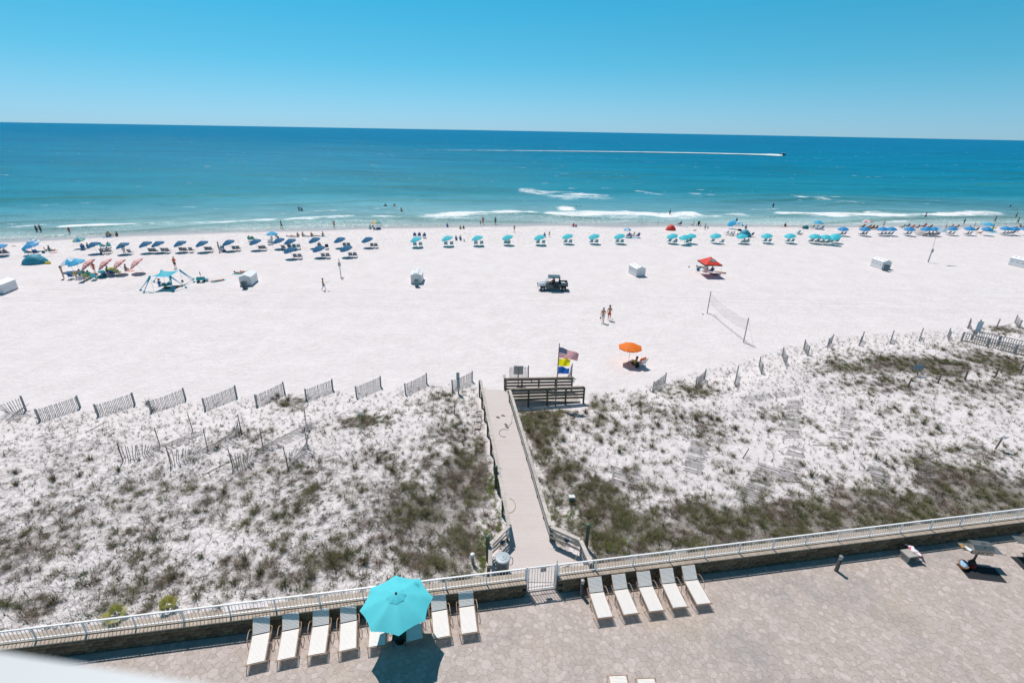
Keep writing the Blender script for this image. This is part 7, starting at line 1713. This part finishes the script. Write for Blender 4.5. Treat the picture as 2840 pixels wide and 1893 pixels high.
# ================================================================ BOAT AND WAKE
p = at(2171, 430.5, SEA_Z); t = thing('motorboat', 'small dark hulled motorboat with a pale top speeding to the right far out', 'motorboat', p, 0)
t.scale = (1.0, 1.0, 1.0)
m = MB(); st_ = [(-3.1, .95, .75), (-1, 1.1, .85), (1, 1.05, 1.0), (2.4, .65, 1.2), (3.3, .03, 1.4)]; vs = []
for x, hw_, h_ in st_: vs += [(x, -hw_, h_), (x, -hw_ * .75, .1), (x, 0, -.15 + .3 * max(0, x - 1.5)), (x, hw_ * .75, .1), (x, hw_, h_)]
fs = [(i * 5 + j, i * 5 + j + 1, i * 5 + j + 6, i * 5 + j + 5) for i in range(4) for j in range(4)] + [(0, 1, 2, 3, 4)] + [(i * 5, i * 5 + 5, i * 5 + 9, i * 5 + 4) for i in range(4)]
o = m.add(vs, fs).build('hull', mat('dark_hull', (.01, .02, .05), .3), t, True)
MB().box((1.9, 0, 1.24), (2.2, 1.2, .06)).build('bow_deck', whitem, t)
MB().box((.2, 0, 1.5), (1.5, 1.3, .9)).build('console', cage, t); MB().box((-.1, 0, 2.45), (2.8, 1.8, .08)).build('hard_top', whitem, t)
for sx in (-1, 1):
    for sy in (-1, 1): MB().tube([(-.1 + sx * 1.0, sy * .8, 1.0), (-.1 + sx * 1.0, sy * .8, 2.42)], .03, 5).build('top_support', polem, t)
MB().box((-3.2, 0, .95), (.4, .6, .8)).build('outboard', blackp, t); MB().tube([(-2.6, .3, 1.0), (-2.9, .3, 2.6)], .02, 4).box((-3.1, .3, 2.45), (.5, .03, .35)).build('stern_flag', cloth('red'), t)
wkm, n, L, b = NT('foam_wake'); tcx = n.new('ShaderNodeTexCoord').outputs['Object']; b.inputs['Base Color'].default_value = (.62, .72, .76, 1); b.inputs['Roughness'].default_value = .8
a_ = n.new('ShaderNodeAttribute'); a_.attribute_name = 'dens'; nn1 = nz(n, L, tcx, .35, 6, .75, (.25, 1, 1))
L.new(math_(n, L, 'MULTIPLY', math_(n, L, 'SUBTRACT', math_(n, L, 'ADD', a_.outputs['Fac'], nn1.outputs[0]), .95), 4.0, True), b.inputs['Alpha'])
wk = [(2170, 431.5, 1.6, 1.25), (2160, 431.5, 2.6, 1.3), (2140, 430.5, 2.6, 1.25), (2120, 430, 1.8, 1.15), (2060, 428.5, 1.3, 1.0), (1980, 426.5, 1.3, .92), (1880, 424.5, 1.3, .85), (1750, 422.5, 1.2, .78), (1600, 420.5, 1.2, .74), (1450, 419, 1.1, .68), (1300, 418, 1.1, .6), (1150, 417.5, 1.0, .5), (1000, 418, 1.0, .38), (850, 419, .9, .28)]
V = []; D = []; fs = []
rows = []
for (a, b2) in zip(wk, wk[1:]):
    for k in range(6): rows.append([a[i] + (b2[i] - a[i]) * k / 6 for i in range(4)])
for i, (x, y, hw_, de) in enumerate(rows):
    for j, sg in enumerate((-1, -.5, 0, .5, 1)):
        q = at(x, y + sg * hw_ * 1.15, SEA_Z + .0); V.append((q.x, q.y, SEA_Z + .42 + .6 * (1 - abs(sg)) * max(0, de - .6))); D.append(de * (1 - .75 * sg * sg))
    if i: fs += [((i - 1) * 5 + j, i * 5 + j, i * 5 + j + 1, (i - 1) * 5 + j + 1) for j in range(4)]
me = MB().add(V, fs).mesh('boat_wake', wkm, True); at_ = me.attributes.new('dens', 'FLOAT', 'POINT'); at_.data.foreach_set('value', D); o = link('boat_wake', me); tag(o, 'long white wake trailing behind the motorboat', None, None, 'stuff')
# ================================================================ DUNE VEGETATION
def blade_tuft(nb, h, spread, width, seed, curve=.5, seg=2):
    r = np.random.default_rng(seed); V = []; Fa = []; C = []
    for i in range(nb):
        a = r.uniform(0, 2 * np.pi); rad_ = r.uniform(0, spread * .35); hh = h * r.uniform(.5, 1.1); le = spread * r.uniform(.3, 1.2)
        bx, by = rad_ * np.cos(a), rad_ * np.sin(a); a2 = a + r.uniform(-.7, .7); dx, dy = np.cos(a2), np.sin(a2); px_, py_ = -dy, dx; w_ = width * r.uniform(.6, 1.2); k = len(V)
        for s in range(seg + 1):
            u = s / seg; z = hh * (u - curve * .35 * u * u); o = le * u ** 1.7; ww = w_ * (1 - u) / 2
            if s < seg: V += [(bx + dx * o - px_ * ww, by + dy * o - py_ * ww, z), (bx + dx * o + px_ * ww, by + dy * o + py_ * ww, z)]
            else: V.append((bx + dx * o, by + dy * o, z))
        for s in range(seg - 1): Fa += [(k + 2 * s, k + 2 * s + 1, k + 2 * s + 3), (k + 2 * s, k + 2 * s + 3, k + 2 * s + 2)]
        Fa.append((k + 2 * (seg - 1), k + 2 * (seg - 1) + 1, k + 2 * seg)); C += [r.uniform(0, 1)] * (2 * seg + 1)
    return np.array(V, float), np.array(Fa), np.array(C)
def leaf_plant(nl, h, spread, size, seed):
    r = np.random.default_rng(seed); V = []; Fa = []; C = []
    for i in range(nl):
        a = r.uniform(0, 6.283); rd = spread * r.uniform(0, 1) ** .6; z = h * r.uniform(.05, 1); c = np.array((rd * np.cos(a), rd * np.sin(a), z)); k = len(V); b_ = r.uniform(0, 6.283); e_ = r.uniform(-.5, .7); s = size * r.uniform(.6, 1.3)
        d = np.array((np.cos(b_) * np.cos(e_), np.sin(b_) * np.cos(e_), np.sin(e_))); w_ = np.array((-np.sin(b_), np.cos(b_), 0)) * s * .35
        V += [c, c + d * s * .5 + w_, c + d * s, c + d * s * .5 - w_]; Fa += [(k, k + 1, k + 2), (k, k + 2, k + 3)]; C += [r.uniform(0, 1)] * 4
    return np.array(V), np.array(Fa), np.array(C)
def twig(nl, ln, width, seed):
    r = np.random.default_rng(seed); V = []; Fa = []; C = []
    for i in range(nl):
        a = r.normal(.25, .9); x, y = r.uniform(-.35, .35, 2); l = ln * r.uniform(.4, 1.2); k = len(V); px_, py_ = -np.sin(a) * width / 2, np.cos(a) * width / 2; z0, z1 = r.uniform(.005, .04), r.uniform(.0, .10)
        V += [(x - px_, y - py_, z0), (x + px_, y + py_, z0), (x + l * np.cos(a), y + l * np.sin(a), z1)]; Fa.append((k, k + 1, k + 2)); C += [r.uniform(0, 1)] * 3
    return np.array(V), np.array(Fa), np.array(C)
def vegmat(name, c0, c1, c2, trans=.15):
    m, n, L, b = NT(name); a = n.new('ShaderNodeAttribute'); a.attribute_name = 'shade'; cr = n.new('ShaderNodeValToRGB'); L.new(a.outputs['Fac'], cr.inputs[0]); e = cr.color_ramp
    e.elements[0].color = (*c0, 1); e.elements[1].color = (*c2, 1); q = e.elements.new(.5); q.color = (*c1, 1)
    L.new(cr.outputs[0], b.inputs['Base Color']); b.inputs['Roughness'].default_value = .7; b.inputs['Specular IOR Level'].default_value = .25
    out = n['Material Output']; tr = n.new('ShaderNodeBsdfTranslucent'); ms = n.new('ShaderNodeMixShader'); ms.inputs[0].default_value = trans; L.new(cr.outputs[0], tr.inputs[0]); L.new(b.outputs[0], ms.inputs[1]); L.new(tr.outputs[0], ms.inputs[2]); L.new(ms.outputs[0], out.inputs[0]); return m
mgrass = vegmat('dry_dune_grass', (.065, .056, .028), (.145, .118, .066), (.28, .23, .145)); mbrush = vegmat('olive_scrub', (.04, .052, .018), (.115, .115, .048), (.28, .25, .135))
mbrown = vegmat('brown_scrub', (.05, .036, .024), (.13, .095, .062), (.27, .21, .145)); mleaf = vegmat('dark_leafy', (.02, .04, .015), (.04, .075, .022), (.09, .13, .05)); mlime = vegmat('bright_leafy', (.05, .09, .02), (.12, .18, .03), (.26, .30, .07)); mtw = vegmat('dead_stems', (.035, .03, .028), (.08, .07, .062), (.17, .15, .135), .0)
def scatter(name, temps, P, label, m, scl=(.7, 1.3), zoff=0.0):
    """P: array of x,y ; joined into one mesh"""
    if not len(P): return
    Vs = []; Fs = []; Cs = []; off = 0
    ids = RNG.integers(0, len(temps), len(P)); ang = RNG.uniform(0, 6.283, len(P)); sc = RNG.uniform(scl[0], scl[1], len(P)); tb = RNG.uniform(-.25, .25, len(P)); Z = np.array([hz(x, y) for x, y in P]) + zoff
    P = np.asarray(P)
    for t_i, (V, F_, C_) in enumerate(temps):
        s = np.where(ids == t_i)[0]
        if not len(s): continue
        c, si = np.cos(ang[s])[:, None], np.sin(ang[s])[:, None]; k = sc[s][:, None]
        X = (V[:, 0][None] * c - V[:, 1][None] * si) * k + P[s, 0][:, None]; Y = (V[:, 0][None] * si + V[:, 1][None] * c) * k + P[s, 1][:, None]; ZZ = V[:, 2][None] * k + Z[s][:, None]
        Vs.append(np.stack([X, Y, ZZ], -1).reshape(-1, 3)); Fs.append((F_[None] + (np.arange(len(s)) * len(V))[:, None, None]).reshape(-1, 3) + off); Cs.append(np.clip(C_[None] + tb[s][:, None], 0, 1).ravel()); off += len(s) * len(V)
    V = np.concatenate(Vs); F_ = np.concatenate(Fs); C_ = np.concatenate(Cs)
    me = bpy.data.meshes.new(name); me.vertices.add(len(V)); me.vertices.foreach_set('co', V.ravel()); me.loops.add(F_.size); me.loops.foreach_set('vertex_index', F_.ravel().astype(np.int32)); me.polygons.add(len(F_)); me.polygons.foreach_set('loop_start', np.arange(0, F_.size, 3)); me.polygons.foreach_set('loop_total', np.full(len(F_), 3))
    me.update(); a = me.attributes.new('shade', 'FLOAT', 'POINT'); a.data.foreach_set('value', C_); me.materials.append(m); o = link(name, me); tag(o, label, None, None, 'stuff'); return o
T_small = [blade_tuft(13, .34, .26, .016, s, .6) for s in range(8)]; T_big = [blade_tuft(64, .50, .46, .017, 40 + s, .8) for s in range(8)]; T_brush = [blade_tuft(46, .34, .52, .016, 80 + s, 1.0) for s in range(8)]
T_leaf = [leaf_plant(9, .09, .09, .06, s) for s in range(6)]; T_leafb = [leaf_plant(46, .22, .26, .085, 20 + s) for s in range(5)]; T_twig = [twig(9, .5, .013, s) for s in range(6)]
def candidates(x0, x1, s0, n_): 
    X = RNG.uniform(x0, x1, n_); U = RNG.uniform(0, 1, n_); Pt = []
    for x, u in zip(X, U):
        d = dune_y(x) - wall_y(x); y = wall_y(x) + .5 + u * (d + .6)
        if d < 2 or in_walk(x, y, .12): continue
        Pt.append((x, y))
    return Pt
# 1. planted small tufts on a loose grid
small = []; step = .56
x = -48
while x < 78:
    y = 8
    while y < 62:
        xx, yy = x + random.gauss(0, .13), y + random.gauss(0, .13)
        if wall_y(xx) + .6 < yy < dune_y(xx) + .5 and not in_walk(xx, yy, .25):
            v = veg(xx, yy)
            if random.random() < (.76 if v < .35 else .3): small.append((xx, yy))
        y += step
    x += step
scatter('dune_grass', T_small, small, 'small planted tufts of dry dune grass', mgrass, (.55, 1.15))
br = []; bw_ = []; lf = []; lm = []; tg = []; extra = []
for x, y in candidates(-46, 75, 0, 56000):
    v = veg(x, y); r = random.random(); n2 = noise.noise(Vector((x * .5, y * .5, 8)))
    if r < v * .62: (br if n2 + (.16 if x > 2 else 0) > 0 else bw_).append((x, y))
    if random.random() < .07 + .20 * v: lf.append((x, y))
    if random.random() < .07 + .35 * v + (.18 if x < 0 and y < 27 else 0): tg.append((x, y))
for x, y in candidates(-46, 3, 0, 3800): extra.append((x, y)) if noise.noise(Vector((x * .3, y * .3, 20))) > -.05 and y < 31 else None
scatter('scrub_grass', T_brush + T_big[:2], br, 'dense olive scrub grass on the dune', mbrush, (.5, 1.05)); scatter('brown_scrub', T_brush, bw_, 'dense brown dry scrub on the dune', mbrown, (.45, .95))
scatter('ground_plants', T_leaf, lf + extra, 'small dark leafy plants dotted over the dune', mleaf, (.6, 1.3)); scatter('dead_stems', T_twig, tg + extra[::2], 'dead stems and roots lying on the dune sand', mtw, (.6, 1.3))
# bright creeping weeds by the boardwalk
for (px, py, rx, ry, k) in ((1368, 1340, 18, 45, 90), (1345, 1500, 22, 40, 70), (1385, 1440, 12, 40, 30), (1350, 1560, 30, 35, 110), (1455, 1150, 14, 40, 70), (1375, 1215, 14, 50, 40), (1520, 1400, 20, 40, 20), (1710, 1515, 40, 25, 60), (1030, 1165, 50, 25, 50), (1600, 1420, 60, 40, 40), (2350, 1010, 10, 6, 14)):
    for _ in range(k):
        p = G(px + random.gauss(0, rx * .6), py + random.gauss(0, ry * .6))
        if p.y > wall_y(p.x) + .5 and not in_walk(p.x, p.y, .05): lm.append((p.x, p.y))
scatter('creeping_weeds', T_leafb, lm, 'bright green creeping weeds beside the boardwalk', mlime, (.22, .6))
# clumps one can tell apart
clump = [(1385, 1130, .9), (1580, 1130, 1.1)]
CP = [(1498, 1118), (1460, 1128), (1530, 1118), (1562, 1130), (1604, 1136), (1624, 1146), (1668, 1156), (1735, 1160), (1700, 1112), (1775, 1128), (1543, 1180), (1575, 1192), (1617, 1192), (1655, 1182), (1540, 1165), (1562, 1222), (1667, 1226), (1718, 1255), (1838, 1252), (1808, 1238), (1825, 1180), (1868, 1146), (1890, 1160), (1930, 1165),
      (1972, 1160), (1465, 1200), (1490, 1225), (1500, 1160), (2112, 1158), (1990, 1165), (2040, 1190), (2490, 1140), (2440, 1150), (2600, 1190), (2480, 1130), (2250, 1320), (2290, 1335), (2225, 1290), (2690, 1150), (2560, 1175),
      (2030, 1310), (2120, 1330), (2580, 1205), (2430, 1270), (220, 1320), (45, 1345), (148, 1330), (330, 1305), (42, 1310), (250, 1275), (1215, 1262), (1240, 1285), (1070, 1255), (1050, 1275), (1090, 1310), (985, 1300), (1290, 1215), (1300, 1235), (1265, 1250), (1285, 1195), (800, 1110), (785, 1125), (770, 1098), (425, 1138), (410, 1120), (650, 1620), (680, 1560), (790, 1620), (925, 1570), (960, 1545), (1010, 1560), (720, 1590), (860, 1600), (545, 1660), (480, 1600), (1120, 1560), (150, 1670), (560, 1545), (1180, 1590)]
cm = []
for i in range(6):
    V, F_, C_ = blade_tuft(90, .62, .42, .018, 200 + i, .9); me = bpy.data.meshes.new('clump'); me.from_pydata(V.tolist(), [], F_.tolist()); a = me.attributes.new('shade', 'FLOAT', 'POINT'); a.data.foreach_set('value', C_); me.materials.append(mbrush if i % 2 else mgrass); cm.append(me)
for i, (x, y) in enumerate(CP):
    p = G(x, y)
    if in_walk(p.x, p.y, .1) or p.y < wall_y(p.x) + .6: continue
    o = link('grass_clump', cm[i % 6]); o.location = p; s = random.uniform(.75, 1.25); o.scale = (s, s, s * random.uniform(.8, 1.1)); o.rotation_euler = (0, 0, random.uniform(0, 6))
    right = p.x > walk_x(p.y); s_ = p.y - wall_y(p.x)
    zone = 'close behind the pool railing' if s_ < 4.5 else 'just below the sand fences' if p.y > dune_y(p.x) - 5 else 'next to the boardwalk rail' if abs(p.x - walk_x(p.y)) < 3 else 'on the far right slope' if p.x > 25 else 'at the far left' if p.x < -16 else 'in the middle of the dune'
    tag(o, 'single dry grass clump %s of the boardwalk, %s' % ('right' if right else 'left', zone), 'grass clump', 'single grass clumps %s of the boardwalk' % ('right' if right else 'left'))
# tall sea oats before the ramp
V, F_, C_ = blade_tuft(26, 1.5, .55, .012, 900, .3, 3); me = bpy.data.meshes.new('sea_oats'); me.from_pydata(V.tolist(), [], F_.tolist()); a = me.attributes.new('shade', 'FLOAT', 'POINT'); a.data.foreach_set('value', C_); me.materials.append(mgrass)
for i, (x, y) in enumerate(((1.6, 33.0), (2.6, 33.2), (.8, 32.5))):
    o = link('sea_oats', me); o.location = (x, y, hz(x, y)); o.rotation_euler = (0, 0, i * 2); o.scale = (.8 + .1 * i,) * 3
    tag(o, ['tall thin sea oats before the boardwalk ramp, middle stand', 'tall thin sea oats right before the flagpole', 'tall thin sea oats nearest the boardwalk corner'][i], 'grass clump')
# fan palms behind the pool railing
def palm(px, py, sc, nf, label):
    p = G(px, py); t = thing('fan_palm', label, 'palm', p); lw = vegmat('palm_leaf', (.09, .13, .03), (.26, .28, .06), (.50, .44, .12), .3) if 'palm_leaf' not in bpy.data.materials else bpy.data.materials['palm_leaf']
    for f in range(nf):
        a0 = 2 * math.pi * f / nf + .5; el = R_(random.uniform(30, 70)); st = Vector((math.cos(a0) * math.cos(el), math.sin(a0) * math.cos(el), math.sin(el))) * .38 * sc
        m = MB(); m.tube([(0, 0, 0), st * .6, st], .012, 4); V = []; side = Vector((-math.sin(a0), math.cos(a0), 0)); outv = st.normalized()
        for k in range(20):
            th = R_(-118 + 236 * k / 19); d = (outv * math.cos(th) + side * math.sin(th)).normalized(); up = outv.cross(side) * -1; ln = .5 * sc * (.85 + .2 * math.cos(th)); w_ = d.cross(up).normalized() * .035 * sc
            m.add([st, st + d * ln * .6 + w_ + up * .02 * (k % 2), st + d * ln - Vector((0, 0, .07 * sc)), st + d * ln * .6 - w_ + up * .02 * (k % 2)], [(0, 1, 2, 3)])
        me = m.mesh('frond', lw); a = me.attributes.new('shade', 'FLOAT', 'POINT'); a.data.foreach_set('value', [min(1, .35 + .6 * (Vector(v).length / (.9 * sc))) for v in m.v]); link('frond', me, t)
    MB().lathe([(.05, -.05), (.06, .08), (.03, .14)], 8).build('trunk', woodb, t)
palm(466, 1690, .78, 4, 'yellow green fan palm behind the railing, right one of two'); palm(322, 1712, .74, 4, 'green fan palm behind the railing, left one of two')
